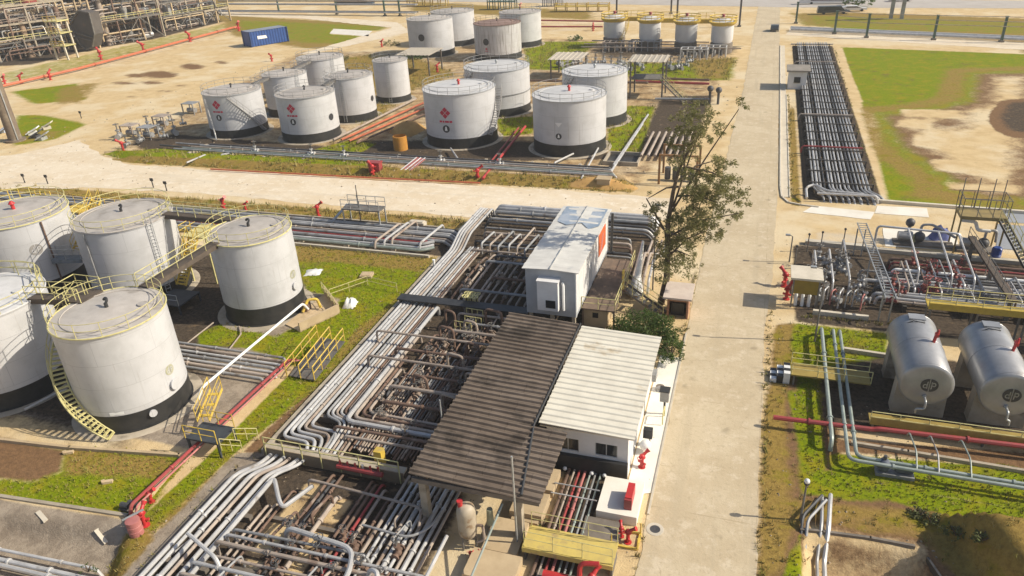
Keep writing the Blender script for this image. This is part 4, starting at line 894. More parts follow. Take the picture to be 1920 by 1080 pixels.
# ---- horizontal tanks
GH = 'horizontal grey tanks on concrete saddles'
HT = M('silver grey tank paint', (.40, .40, .405), (.31, .31, .315), .8, .34, .35, stain=(.26, .25, .24), st_scale=.5, st_thr=.6)
def htank(label, x, y0, y1, r, zc, mark):
    t = thing('horizontal_tank', label, 'horizontal tank', (x, (y0+y1)/2, 0), GH); n = 40
    prof = [(.02, y0-.15), (r*.5, y0-.135), (r*.85, y0-.09), (r*.97, y0-.045), (r, y0+.01), (r, y1-.05), (r*.9, y1+.12), (r*.6, y1+.26), (.02, y1+.34)]
    mb = MB(); vs_ = []
    for rr, yy in prof:
        for k in range(n): vs_.append((x+rr*math.cos(2*PI*k/n), yy, zc+rr*math.sin(2*PI*k/n)))
    mb.add(vs_, [(i*n+k, (i+1)*n+k, (i+1)*n+(k+1) % n, i*n+(k+1) % n) for i in range(len(prof)-1) for k in range(n)]); mb.build('shell', HT, t)
    for yy in (y0+.12, y1-.12, (y0+y1)/2):
        MB().tube([(x+(r+.005)*math.cos(2*PI*k/n), yy, zc+(r+.005)*math.sin(2*PI*k/n)) for k in range(n)], .02, 5, closed=True).build('weld_band', HT, t)
    for ys in (y0+1.1, y1-1.4):
        w2 = .45; prf = [(x-r*1.0, 0), (x+r*1.0, 0), (x+r*.95, zc-.3)]+[(x+(r-.01)*math.cos(-a), zc+(r-.01)*math.sin(-a)) for a in np.linspace(.25, PI-.25, 12)]+[(x-r*.95, zc-.3)]
        vs_ = [(p[0], ys-w2, p[1]) for p in prf]+[(p[0], ys+w2, p[1]) for p in prf]; k = len(prf)
        MB().add(vs_, [tuple(range(k)), tuple(range(2*k-1, k-1, -1))]+[(i, k+i, k+(i+1) % k, (i+1) % k) for i in range(k)]).build('saddle', CONC, t, smooth=False)
    A = [MB(), MB()]
    def f(polys, kk):
        for poly in polys: A[kk].add([(x+u+.12, y0-.165-.01*kk, zc+.1+v) for u, v in poly], [tuple(range(len(poly)))])
    br_emblem(None, f, .46); e = A[0].build('logo', LOGO, t, smooth=False); A[1].build('logo_lettering', HT, e, smooth=False)
    nz = MB(); nz.tube([(x, y0-.1, zc-.75), (x, y0-.7, zc-.75), (x, y0-.75, zc-1.25), (x-.45*mark, y0-.75, zc-1.3), (x-.45*mark, y0-.75, zc-1.6)], .07, 8, .12); nz.cone((x, y0-.24, zc-.75), (x, y0-.16, zc-.75), .14, .14, 10); nz.build('drain_pipe', STEELG, t)
    v = MB(); yv = y0+2.9; v.cone((x+.55, yv, zc+r*.85), (x+.62, yv, zc+r+.35), .1, .1, 8); v.box((x+.65, yv, zc+r+.42), (.2, .3, .22)); v.cone((x+.65, yv, zc+r+.5), (x+.72, yv, zc+r+.8), .14, .05, 8); v.build('relief_valve', RED, t)
    st = MB(); st.tube([(x-.95, y1-1.2, zc+1.12), (x-.3, y1-1.2, zc+r+.05), (x+.4, y1-1.2, zc+r-.02)], .035, 6); st.build('strap', DARK, t)
    MB().bx(x-.5, y1-.9, zc+r-.02, x+.5, y1-.2, zc+r+.06).build('hatch', HT, t)
    return t
htank('horizontal grey tank closer to the striped steps', 11.5, 42.75, 49.1, 1.5, 2.7, 1)
htank('horizontal grey tank cut by the photo edge', 15.85, 42.75, 49.1, 1.5, 2.7, -.4)
# ------------------------------------------------------------------ pipes
def nearest_rand(a, b): return random.uniform(a, b)
# silver bank beside the lawn: four outer pipes climb over the cross runs, the others stay low
xb = [-26.6, -26.3, -26.0, -25.7, -25.4, -25.0, -24.72, -24.46, -24.2, -23.95, -23.7]
rb_ = [.115, .115, .11, .1, .11, .09, .095, .085, .09, .08, .085]
for i, (x, r) in enumerate(zip(xb, rb_)):
    lb = f'{ORD[i]} pipe from the lawn in the silver bank that bends before the yellow railed crossing'
    m_ = [SILV, SILV, SILV, PALEP, SILV, GREYP, SILV, PALEP, SILV, BRNP, PALEP][i]; yf = 30.75+.34*min(i, 4)+.12*max(0, i-4)
    if i < 5: pts = [(x+.25, 68.6, .15), (x+.25, 68.0, 1.7), (x+.25, 61.4, 1.7), (x, 59.6, .6), (x, yf, .6), (x+2.0, yf-.12, .6), (x+2.35, yf-.9, .6), (x+2.35, 29.9-.02*i, .5)]
    else: pts = [(x+.1, 60.5, .6), (x, 58, .6), (x, yf+1.2, .6), (x+1.5, yf+.7, .6), (x+1.7, 31.0, .6), (x+1.7, 29.9-.02*i, .5)]
    pipe(lb, pts, r, m_, 'silver pipe bank beside the lawn', .55, flange=9)
for i, (x, r, yt, yf, xe, m_) in enumerate(((-23.2, .16, 48.4, 32.9, -16.4, SILV), (-22.85, .12, 44.0, 33.3, -16.6, PALEP), (-22.5, .1, 41.0, 33.7, -16.8, BRNP), (-22.2, .1, 39.5, 34.05, -17.2, PALEP))):
    pipe(f'{ORD[i]} L-shaped pipe inside the silver bank, bending toward the dark roofed shed', [(x, yt, .1), (x, yt-.1, .85), (x, yf, .85), (xe, yf-.1, .85)], r, m_, 'L-shaped pipes of the middle pipe yard', .6, flange=6)
# brown pipes of the middle yard, both ways
xs_ = [-21.85, -21.68, -21.5, -21.3, -21.1, -20.9, -20.65, -20.45, -20.28, -20.1, -19.85, -19.65, -19.45, -19.2, -19.0, -18.8, -18.55, -18.35, -18.1, -17.9, -17.65, -17.4, -17.15, -16.9, -16.6]
for i, x in enumerate(xs_):
    y0, y1 = 30.6+random.uniform(0, .6), random.uniform(38, 47.5)
    pipe(f'{ORD[i]} lengthwise rusty pipe from the silver bank in the middle pipe yard', [(x, y0, .38), (x, y1, .38), (x, y1+.3, .05)], random.choice([.05, .06, .07, .085]), random.choice([BRNP, PALEP, PALEP, BRNP, GREYP]), 'lengthwise pipes of the middle pipe yard', .3, flange=5)
for i, (y, x0, x1, z, r, m_) in enumerate(((31.4, -22.5, -15.6, .95, .09, PALEP), (32.0, -23.5, -15.5, 1.05, .1, BRNP), (35.0, -21.5, -15.0, 1.2, .12, BRNP), (36.6, -21.8, -14.8, 1.3, .13, PALEP), (38.2, -20.5, -15.0, 1.25, .1, BRNP), (39.4, -24.9, -14.2, 1.5, .1, PALEP), (41.0, -23.5, -13.8, 1.35, .11, BRNP), (42.6, -25.8, -13.5, 1.6, .09, PALEP), (44.2, -20.5, -14.5, 1.4, .13, PALEP), (45.8, -19.5, -13.5, 1.2, .1, GREYP), (47.3, -21.0, -13.5, 1.1, .1, PALEP))):
    pipe(f'{ORD[i]} crosswise pipe from the yellow railed crossing in the middle pipe yard', [(x0, y, .1), (x0, y, z), (x1, y, z), (x1+.2, y, .3)], r, m_, 'crosswise pipes of the middle pipe yard', .35, flange=4)
for i, (x, y, z, wd) in enumerate(((-20.3, 37.3, 2.0, 1.1), (-19.0, 40.2, 2.1, 1.3), (-18.2, 42.0, 2.0, 1.0), (-17.6, 35.8, 1.9, 1.2), (-20.9, 43.4, 2.2, 1.2), (-19.6, 45.1, 1.9, 1.1), (-18.4, 46.6, 2.2, 1.4), (-17.0, 38.6, 1.8, 1.0), (-21.8, 46.6, 1.7, .9))):
    pipe(f'{ORD[i]} upright pipe loop from the yellow railed crossing in the middle pipe yard', [(x, y, .1), (x, y, z), (x+wd, y-.25, z), (x+wd, y-.25, .3)], .1, PALEP if i % 2 else BRNP, 'upright pipe loops of the middle pipe yard', .35)
for i in range(38):
    x = random.uniform(-21.9, -16.2); y = random.uniform(32.5, 46); l = random.uniform(1.2, 3.2); z = random.uniform(.6, 1.0)
    pipe(f'{ORD[i]} short bent rusty pipe in the middle pipe yard, scattered lot', [(x, y, .3), (x, y+.05, z), (x, y+l, z), (x+random.choice([-.4, .4]), y+l, z), (x+random.choice([-.4, .4]), y+l, .3)], random.choice([.05, .06, .08]), random.choice([BRNP, PALEP, BRNP, DARKP]), 'short bent pipes of the middle pipe yard', .2)
for i, (y, m_, z, x0) in enumerate(((59.6, PALEP, .8, -24.5), (60.6, GREYP, .9, -23.8), (61.5, DARKP, .8, -24.8), (62.6, BRNP, .9, -24.2), (63.6, PALEP, .85, -24.6), (64.7, GREYP, .9, -24.9))):
    pipe(f'{ORD[i]} crosswise pipe beside the far end of the cabin, from the shade walkway', [(x0, y, .1), (x0, y, z), (-9.2-.2*i, y, z), (-9.2-.2*i, y, .1)], random.choice([.1, .14]), m_, 'crosswise pipes beside the far end of the cabin', .35, flange=4)
for i in range(8):
    x = -23.6+.9*i; y = 59.2+random.uniform(0, 1.5); l = random.uniform(2.5, 5); z = 1.3
    pipe(f'{ORD[i]} pale bridging pipe from the silver bank at the far end of the cabin', [(x, y, .2), (x, y, z), (x+.3, y+l, z), (x+.3, y+l, .2)], .1, [SILV, PALEP, GREYP][i % 3], 'pale bridging pipes at the far end of the cabin', .3)
# yard between the shade walkway and the cross runs
for i, x in enumerate((-22.9, -22.3, -21.8, -20.9, -20.5, -19.9, -19.3, -18.5, -17.9, -17.2, -16.5)):
    ye = random.uniform(57.0, 58.8)
    pipe(f'{ORD[i]} dusty pipe from the silver bank in the yard behind the cabin', [(x, 50.3, .1), (x, 50.5, .55), (x, ye, .55), (x+.5, ye+.9, 1.0), (x+.55, ye+1.6, .3)], random.choice([.09, .12, .1]), random.choice([PALEP, GREYP, PALEP, BRNP]), 'dusty pipes of the yard behind the cabin', .4, flange=4)
for i, (y, z, x0, x1, m_) in enumerate(((51.6, .9, -22.5, -15.5, GREYP), (54.0, 1.0, -20.5, -15.5, BRNP), (56.8, 1.15, -22.0, -10.0, GREYP), (58.0, 1.2, -21.5, -9.8, DARKP))):
    pipe(f'{ORD[i]} crosswise pipe from the shade walkway in the yard behind the cabin', [(x0, y, .1), (x0, y, z), (x1, y, z), (x1, y, .2)], .12, m_, 'crosswise pipes of the yard behind the cabin', .35)
# runs parallel to the cross road, west part
for i, (y, r, m_, z) in enumerate(((59.2, .16, GRNP, .4), (59.75, .13, SILV, .4), (60.4, .19, GREYP, .45), (61.0, .1, REDP, .4), (61.5, .16, GREYP, .45), (62.1, .12, PALEP, .4), (62.7, .18, GREYP, .5), (63.3, .13, SILV, .45), (63.9, .2, GREYP, .5), (64.5, .12, DARKP, .4))):
    pipe(f'{ORD[i]} long pipe counted from the lawn in the grey run along the cross road', [(-100+i*.4, y, z), (-29.5-.25*i, y, z), (-28.6-.25*i, y+.9, z)] if i < 4 else [(-100, y, z), (-28, y, z), (-27.4, y, -.1)], r, m_, 'grey pipe run along the cross road', .5, flange=11)
for i, (y, r, m_, z) in enumerate(((66.6, .13, DARKP, .7), (67.4, .16, GREYP, .75), (68.3, .13, DARKP, .7), (69.2, .2, GREYP, .8), (70.0, .24, GREYP, .8), (70.7, .24, SILV, .85))):
    pipe(f'{ORD[i]} long pipe counted from the cabin in the dark run ending under the tree', [(-25.6, y, .05), (-25.3, y, z), (-9.0, y, z), (-8.4, y, .1)], r, m_, 'dark pipe run between cabin and cross road', .4, flange=6)
for i, (x, y0) in enumerate(((-34.4, 60.5), (-33.6, 60.9), (-33.0, 61.4), (-29.8, 61.0))):
    pipe(f'{ORD[i]} short pale pipe lying across the grey run, counted from the lawn tank', [(x, y0-1.6, .3), (x, y0-1.4, .95), (x+.4, y0+3.4, .95), (x+.4, y0+3.6, .3)], .12, SILV if i % 2 else PALEP, 'short pale pipes across the grey run', .3)
# pipes with bent legs between cabin deck and the tree
for i, x in enumerate((-8.55, -8.1, -7.65, -7.2)):
    pipe(f'{ORD[i]} bent pale pipe from the funnel toward the leaning tree', [(x, 55.6, .1), (x, 56.0, 1.2), (x-.1, 60.6, 1.6), (x+.3, 61.8, .6), (x+.3, 65.8, .5)], .12, PALEP if i < 3 else SILV, 'bent pale pipes beside the tree', .5)
# lower pipe yard
for i, x in enumerate((-27.35, -26.95, -26.4, -26.0, -25.45, -25.05)):
    pipe(f'{ORD[i]} silver pipe from the concrete path in the lower pipe yard', [(x, 9, .55), (x, 27.0+.1*i, .55), (x+.9, 28.1+.1*i, .55), (x+1.0, 29.3, .45)], .13 if i % 2 == 0 else .1, SILV if i != 3 else PALEP, 'silver pipes of the lower pipe yard', .5, flange=6)
pipe('silver pipe bent like a tent over the lower pipe yard', [(-24.6, 12, .9), (-24.6, 27.0, .9), (-23.4, 25.6, .75), (-22.9, 25.2, .65), (-22.2, 27.2, .65)], .13, SILV, None, .35)
for i, (x, y0, y1, r, m_) in enumerate(((-24.1, 9, 25.4, .08, PALEP), (-23.7, 9, 25.6, .07, PALEP), (-23.35, 9, 26.8, .07, BRNP), (-21.75, 9, 28.6, .09, BRNP), (-21.45, 9, 28.2, .08, DARKP), (-21.15, 9, 28.8, .08, BRNP), (-20.55, 9, 27.0, .13, PALEP), (-19.2, 9, 28.7, .08, BRNP), (-18.85, 9, 28.5, .09, BRNP), (-18.5, 9, 28.6, .08, REDP), (-18.15, 9, 28.2, .09, PALEP), (-17.6, 9, 27.4, .08, BRNP))):
    pipe(f'{ORD[i]} brown or dusty pipe from the silver pipes in the lower pipe yard', [(x, y0, .35), (x, y1, .35), (x, y1+.25, .0)], r, m_, 'brown pipes of the lower pipe yard', .25, flange=4)
for i, x in enumerate((-17.15, -16.75, -16.4, -16.0, -15.65, -15.3, -14.95, -14.6, -14.2, -13.85)):
    pipe(f'{ORD[i]} silver pipe from the bare soil beds running into the shade of the shed', [(x, 15, .5), (x, 29.5, .5)], random.choice([.1, .13, .09]), SILV if i % 3 else PALEP, 'silver pipes running into the shade of the shed', flange=3.5)
for i, (y, x0, x1, z, r, m_) in enumerate(((19.6, -25.2, -12.8, 1.0, .09, PALEP), (20.3, -25.0, -11.5, 1.1, .1, SILV), (21.0, -24.2, -13.0, 1.0, .08, PALEP), (21.7, -24.6, -11.0, 1.2, .11, PALEP), (22.3, -24.4, -9.5, 1.15, .09, SILV), (22.75, -24.3, -16.5, 1.1, .08, GREYP))):
    pipe(f'{ORD[i]} crosswise pipe counted from the photo bottom in the lower pipe yard', [(x0, y, .2), (x0, y, z), (x1, y+.25, z), (x1+.2, y+.25, .2)], r, m_, 'crosswise pipes of the lower pipe yard', .3, flange=3.5)
pipe('thick white pipe with a round bend over the lower pipe yard', [(-21.4, 23.2, .2), (-21.3, 23.3, 1.5), (-17.1, 22.9, 1.5), (-16.5, 21.3, 1.5), (-17.0, 18.5, 1.4)], .14, SILV, None, .7)
pipe('thin brown pipe crossing the soil beds of the lower yard', [(-22.6, 27.4, .2), (-22.5, 27.3, 1.0), (-15.2, 26.9, 1.0), (-14.8, 25.6, .8)], .08, PALEP, None, .4)
pipe('pale pipe hooking through the shade beside the shed', [(-17.8, 25.0, .9), (-15.0, 24.8, .9), (-14.2, 25.7, .9), (-14.1, 27.2, .8)], .07, GREYP, None, .6)
pipe('red pipe manifold lying behind the yellow railed crossing', [(-21.6, 29.0, .75), (-18.6, 28.95, .75)], .16, REDP, None, 0)
for i in range(6): pipe(f'{ORD[i]} short red branch of the red manifold, counted from the silver pipes', [(-21.4+.5*i, 29.05, .75), (-21.4+.5*i, 29.05, 1.15)], .07, REDP if i != 3 else SILV, 'short branches of the red manifold')
pipe('silver beam-like pipe leaning over the silver pipes at the photo bottom', [g(352, 1000, 1.5), g(404, 1046, 1.5), g(424, 1092, .4)], .11, SILV, None, .25)
pipe('thin silver pipe on the concrete path beside the silver pipes', [g(365, 1005, .25), g(272, 1080, .25)], .06, SILV)
for i, (a, b) in enumerate((((850, 1005), (800, 1090)), ((868, 1010), (868, 1075)))):
    pass
pipe('white elbow pipe cluster member standing before the shade', [(-15.9, 21.6, .3), (-15.6, 21.8, 1.7), (-15.0, 21.6, 1.9), (-14.9, 20.4, .6)], .12, SILV, None, .4)
pipe('second white elbow pipe beside the standing elbow', [(-14.2, 21.9, .3), (-14.0, 21.8, 1.5), (-13.4, 21.2, 1.6), (-13.1, 20.0, .5)], .12, SILV, None, .4)
# inclined greenish and silver struts in front of the shed
pipe('long pale green handrail pipe slanting down in front of the shed', [g(942, 945, 2.6), g(882, 1085, .9)], .06, GRNP)
pipe('silver slanting pipe at the photo bottom beside the vessel', [g(838, 1005, 1.4), g(795, 1090, 1.2)], .1, SILV)
# trench with red and pale pipes by the white building
for i, (x, r, m_) in enumerate(((-8.35, .09, BRNP), (-8.05, .06, PALEP), (-7.75, .07, REDP), (-7.42, .08, PINK), (-7.1, .06, GRNP), (-6.8, .06, GREYP), (-6.5, .06, GRNP))):
    pipe(f'{ORD[i]} thin pipe from the tan blocks in the trench before the black wall', [(x, 20, .25), (x, 32.9, .25)], r, m_, 'thin pipes of the trench before the black wall', flange=5)
for i in range(2): pipe(f'{ORD[i]} bracing tube across the trench, counted from the black wall', [(-8.8, 31.0-.8*i, .62), (-6.2, 31.0-.8*i, .62)], .04, SILV, 'bracing tubes over the trench')
# left yard
for i, (y, r, m_) in enumerate(((36.3, .1, GREYP), (36.75, .12, PALEP), (37.2, .1, SILV), (37.7, .12, GREYP), (38.2, .1, SILV), (38.65, .12, PALEP), (39.1, .1, GREYP))):
    pipe(f'{ORD[i]} grey pipe counted from the spiral stair tank in the run between two tanks', [(-50, y, .4), (-31.9+.2*(i % 3), y, .4), (-31.7+.2*(i % 3), y+.15*(1 if i % 2 else -1), .05)], r, m_, 'grey pipes between spiral stair tank and lawn tank', .3, flange=4)
for i, s in enumerate((0, .38)):
    pipe(f'{ORD[i]} long dark red pipe counted from the spiral stair tank along the lawn', [(-31.5+s, 22.9, .2), (-31.5+s, 23.1, .7), (-31.15+s, 38.4, .7), (-31.1+s, 39.4, .2)], .11 if i == 0 else .06, REDP if i == 0 else PINK, 'long dark red pipes along the lawn', .3, flange=7)
pipe('long white pipe slanting from the tank valve up to the tan box', [(-34.9, 33.0, .35), (-34.7, 33.5, 1.1), (-34.35, 45.9, 1.1), (-34.3, 46.4, .3)], .1, LOGOW, None, .3)
pipe('short pale pipe lying on the dark floor beside the spiral stair', [g(46, 768, .4), g(110, 735, .4), g(150, 728, .4)], .09, SILV, None, .3)
pipe('thin pale pipe from the grass to the grey pipe run', [g(400, 605, .3), g(345, 648, .3)], .06, PALEP)
pipe('thin pale pipe standing by the lawn tank foot', [g(448, 612, .1), g(452, 626, .2), g(420, 668, .3)], .06, PALEP, None, .2)
for i, (a, b) in enumerate((((-60, 1018), (180, 1067)), ((-60, 1036), (176, 1088)), ((-60, 1046), (130, 1090)))):
    p = g(*a, -.3); q = g(*b, -.3); pipe(f'{ORD[i]} silver pipe counted from the paved bank at the photo corner', [p, q, (q.x+.3, q.y, -.9)], .13 if i else .09, SILV, 'silver pipes at the photo corner', .2, flange=3)
# long east run
ex = [6.75, 7.15, 7.5, 7.9, 8.4, 8.75, 9.15, 9.5, 9.95, 10.35, 10.8, 11.2, 11.6, 12.0, 12.35]
for i, x in enumerate(ex):
    m_ = [GREYP, SILV, GREYP, DARKP, GREYP, SILV, GREYP, SILV, SILV, GREYP, DARKP, GREYP, GREYP, SILV, GREYP][i]
    tail = [(x, 83.2-.18*(i % 4), .62), (x+.3, 82.0, .62), (x+.9+.25*(i % 3), 80.9, .5), (x+1.1+.25*(i % 3), 80.2, -.1)] if i < 13 else [(x, 82.6, .62), (x+1.0, 81.6, .5), (x+1.6, 81.4, -.1)]
    pipe(f'{ORD[i]} pipe counted from the main road in the long run beside the green field', [(x, 172.4, .62)]+tail, random.choice([.08, .1, .11, .13]), m_, 'long pipe run beside the green field', .5, flange=13)
for i, (y, m_) in enumerate(((97.2, REDP), (112.8, PALEP), (150.5, PALEP))):
    pipe(f'{["dark red", "pale", "far pale"][i]} pipe crossing over the long run beside the green field', [(5.8, y, .1), (5.9, y, .95), (12.9, y, .95)], .11, m_, None, .3)
pipe('silver pipe curling round the near end of the long run', [(6.0, 79.9, .5), (5.9, 81.8, 1.0), (6.8, 82.6, 1.1), (7.9, 81.0, 1.0), (11.6, 80.9, .9)], .14, SILV, None, .7)
pipe('silver crosswise pipe at the near end of the long run', [(7.0, 80.4, .9), (12.8, 80.6, .9), (13.0, 80.6, .1)], .13, SILV, None, .4)
# east pipe yard
ey = [57.3, 57.8, 58.4, 58.9, 59.5, 60.1, 60.7, 61.3, 61.9, 62.5, 63.2, 63.9, 64.6, 65.4]
for i, y in enumerate(ey):
    x0 = 10.2+random.uniform(-.6, .8) if i < 10 else 12.3
    m_ = [PALEP, SILV, GREYP, SILV, DARKP, GREYP, SILV, SILV, DARKP, GREYP, LOGOW, BRNP, REDP, BRNP][i]
    pipe(f'{ORD[i]} pipe counted from the horizontal tanks in the east pipe yard', [(x0, y, .1), (x0+.1, y, .75), (44, y-.6, .75)], random.choice([.1, .13, .16]), m_, 'lengthwise pipes of the east pipe yard', .35, flange=4.5)
for i, (x, y0, y1, z) in enumerate(((13.6, 66.9, 61.0, 2.6), (15.9, 66.6, 60.4, 2.6), (17.4, 66.3, 60.0, 2.6))):
    pipe(f'{ORD[i]} tall silver pipe leg slanting down under the white header, from the main road', [(x, y0, 3.0), (x, y0-.3, 3.0), (x+.2, y1, 2.0), (x+.2, y1-.35, .4)], .085, SILV, 'tall silver pipe legs of the east yard', .4)
pipe('white header pipe over the tall silver legs in the east yard', [(11.2, 67.2, .3), (11.2, 67.2, 3.0), (17.6, 66.6, 3.0), (17.8, 66.6, 2.2)], .1, SILV, None, .4)
for i, (x, y0, y1) in enumerate(((8.5, 66.3, 59.2), (7.2, 64.0, 58.6), (6.0, 63.5, 58.2))):
    pipe(f'{ORD[i]} pale pipe leg from the cable ladder toward the pump shelter', [(x, y0, .2), (x, y0, 1.9), (x+.1, y1, 1.4), (x+.1, y1-.2, .2)], .09, SILV, 'pale pipe legs by the pump shelter', .4)
for i in range(7):
    x = 6.0+.55*i; pipe(f'{ORD[i]} small upright loop from the pump shelter in the east yard', [(x, 56.4+.25*(i % 3), .1), (x, 56.4+.25*(i % 3), 1.3+.2*(i % 2)), (x+.4, 57.5+.3*(i % 2), 1.3), (x+.4, 57.5+.3*(i % 2), .1)], .06, [GREYP, SILV, PINK, SILV][i % 4], 'small upright loops of the east yard', .25)
for i in range(16):
    x = 11.2+.78*i+random.uniform(-.2, .2); y0 = random.uniform(57, 60); y1 = y0+random.uniform(2.5, 6.5); z = random.choice([1.1, 1.4, 1.7])
    pipe(f'{ORD[i]} thin grey crossing pipe of the east pipe yard, from the main road', [(x, y0, .2), (x, y0, z), (x, y1, z), (x, y1, .2)], random.choice([.05, .06, .08]), random.choice([GREYP, SILV, PALEP, BRNP]), 'thin crossing pipes of the east pipe yard', .3, flange=3)
for i in range(14):
    x = -23.2+.62*i+random.uniform(-.2, .2); y = random.uniform(19, 26); l = random.uniform(.9, 2.4); z = random.uniform(.8, 1.15)
    pipe(f'{ORD[i]} short dusty bridge pipe in the lower pipe yard, from the silver pipes', [(x, y, .2), (x, y, z), (x+.3, y+l, z), (x+.3, y+l, .2)], random.choice([.05, .06, .08]), random.choice([PALEP, BRNP, GREYP]), 'short dusty bridge pipes of the lower pipe yard', .25, flange=2.6)
# three grey green pipes bending along the grass
for i, (x, y) in enumerate(((6.2, 38.6), (7.0, 36.9), (7.45, 37.25))):
    pts = [(x, 52.2, .1), (x, 51.8, .8), (x, y, .8)] + ([(x, y-.2, .05)] if i == 0 else [(30, y-.35, .75)])
    pipe(['grey green pipe stopping short on the grass', 'grey green pipe bending along the grass, outer one', 'grey green pipe bending along the grass, inner one'][i], pts, .13 if i == 0 else .11, GRNP, 'grey green pipes on the east grass', .5, flange=5)
pipe('long dark red pipe in front of the horizontal tanks', [(2.9, 39.95, .75), (8.6, 40.15, .75), (8.9, 40.15, .85), (30, 41.0, .85)], .15, REDP, None, .2, flange=6)
pipe('thin silver drain pipe under the horizontal tank ends', [(11.2, 41.7, .3), (11.3, 41.7, .55), (15.5, 42.0, .55), (15.6, 42.0, .2)], .08, SILV, None, .2)
for i, (pts, r, m_, lb) in enumerate((([(6.0, 34.4, .15), (5.9, 33.6, .35), (5.75, 31.8, .3), (5.6, 30.3, -.8), (5.4, 12, -.8)], .12, SILV, 'silver pipe running down into the earth pit, on the far side from the road'),
                                     ([(5.55, 34.2, .15), (5.5, 33.5, .35), (5.4, 31.8, .3), (5.25, 30.3, -.8), (5.05, 12, -.8)], .09, GREYP, 'grey pipe running down into the earth pit beside the silver one'),
                                     ([(5.5, 33.9, .45), (4.45, 32.0, .5), (4.4, 30.3, -.75), (4.3, 12, -.8)], .08, DARKP, 'dark pipe slanting across to the earth pit, outer one'),
                                     ([(5.7, 33.6, .45), (4.7, 31.8, .45), (4.65, 30.3, -.75), (4.55, 12, -.8)], .08, GREYP, 'dark pipe slanting across to the earth pit, inner one'))):
    pipe(lb, pts, r, m_, 'pipes dropping into the earth pit', .35)
# fire mains
for i, dy in enumerate((0, 1.3)):
    a = g(-60, 182); b = g(150, 133); c = g(440, 55)
    pipe(['orange red fire main along the far edge of the sandy yard', 'second orange red fire main just behind the first one'][i], [(a.x, a.y+dy, .6), (b.x, b.y+dy, .6), (c.x, c.y+dy, .6), (c.x+.5, c.y+dy+.5, .0)], .28 if i == 0 else .2, REDO, 'orange red fire mains', .6, n=8, flange=14)
pipe('red pipe slanting between the two red vent tanks', [g(905, 335, .5), g(985, 237, .5)], .17, M('bright red pipe', (.5, .05, .05), (.42, .05, .05), 2, .5))
pipe('second red pipe beside the slanting red pipe', [g(896, 333, .4), g(972, 240, .4)], .12, REDP)
for i, (a, b, m_) in enumerate((((640, 262), (800, 190), REDO), ((655, 264), (810, 197), REDO), ((668, 268), (800, 212), BRNP), ((625, 262), (780, 185), PALEP))):
    pipe(f'{ORD[i]} slanting pipe in the aisle between the left rows and the red vent tank', [g(*a, .5), g(*b, .5)], .16, m_, 'slanting pipes of the aisle between tank rows')
for i, (y, m_, r) in enumerate(((83.6, GREYP, .14), (84.2, GRNP, .13), (84.9, PALEP, .13), (85.6, GREYP, .14), (86.4, DARKP, .12))):
    pipe(f'{ORD[i]} grey pipe from the grassy bank in the run along the far tank block', [(-79+i, y, .75), (-15.0-.3*i, y-.9, .75), (-14.8-.3*i, y-.9, .1)], r, m_, 'grey pipe run along the far tank block', .3, flange=11)
for i, (a, b) in enumerate((((1090, 335), (1130, 262)), ((1040, 305), (1075, 288)), ((860, 300), (845, 278)), ((385, 290), (350, 305)), ((560, 292), (530, 280)), ((415, 290), (445, 285)))):
    p = g(*a, .6); q = g(*b, .6); pipe(f'{ORD[i]} short white tank foot drain pipe in the far block from the tree side', [(p.x, p.y, .2), p, q], .12, SILV, 'short white drain pipes of the far block', .15)
for i, (a, b) in enumerate((((1150, 310), (1215, 215)), ((1140, 330), (1205, 232)))):
    pipe(f'{ORD[i]} silver pipe on the green strip beside the ghosted triangle tank', [g(*a, .4), g(*b, .4)], .15, SILV, 'silver pipes on the green strip')
for i in range(7):
    a = g(1202+13*i, 292, .7); b = g(1225+12*i, 248, .7); pipe(f'{ORD[i]} pale pipe of the grating-like row behind the tree, from the green strip', [a, b], .17, PALEP, 'pale pipe row behind the tree')
pipe('thick dark pipe along the far side of the dark pit', [g(1228, 185, .8), g(1330, 186, .8)], .18, GREYP)
for i, (y0_, x0_, x1_) in enumerate(((113, 1090, 1390), (107, 1095, 1370), (101, 1110, 1330))):
    pipe(f'{ORD[i]} pale header pipe before the small raised tanks, counted toward them', [g(x0_, y0_-25, 1.2), g(x1_, y0_-22, 1.2)], .12, PALEP, 'pale header pipes before the small raised tanks')
for i, (a, b, m_) in enumerate((((1010, 50), (1130, 50), REDP), ((1010, 38), (1135, 40), REDP), ((940, 150), (1215, 155), BRNP), ((1190, 152), (1330, 157), REDP), ((1180, 145), (1330, 150), BRNP))):
    pipe(f'{ORD[i]} rusty red pipe run near the small raised tanks, farther runs first', [g(*a, .8), g(*b, .8)], .2, m_, 'rusty red pipe runs of the far block')
pipe('thin orange pipe along the foot of the grassy bank by the cross road', [g(395, 317, .25), g(690, 333, .25), g(900, 343, .25)], .11, REDO)
for i, (a, b, m_) in enumerate((((960, 318), (1130, 328), PALEP), ((955, 326), (1080, 333), BRNP), ((700, 292), (800, 298), BRNP), ((830, 300), (930, 306), PALEP), ((330, 268), (470, 278), GREYP), ((300, 272), (400, 280), DARKP), ((640, 300), (700, 304), REDP))):
    pipe(f'{ORD[i]} low pipe lying near the front tanks of the far block, from the tree side', [g(*a, .45), g(*b, .45)], .12, m_, 'low pipes lying near the front tanks of the far block')
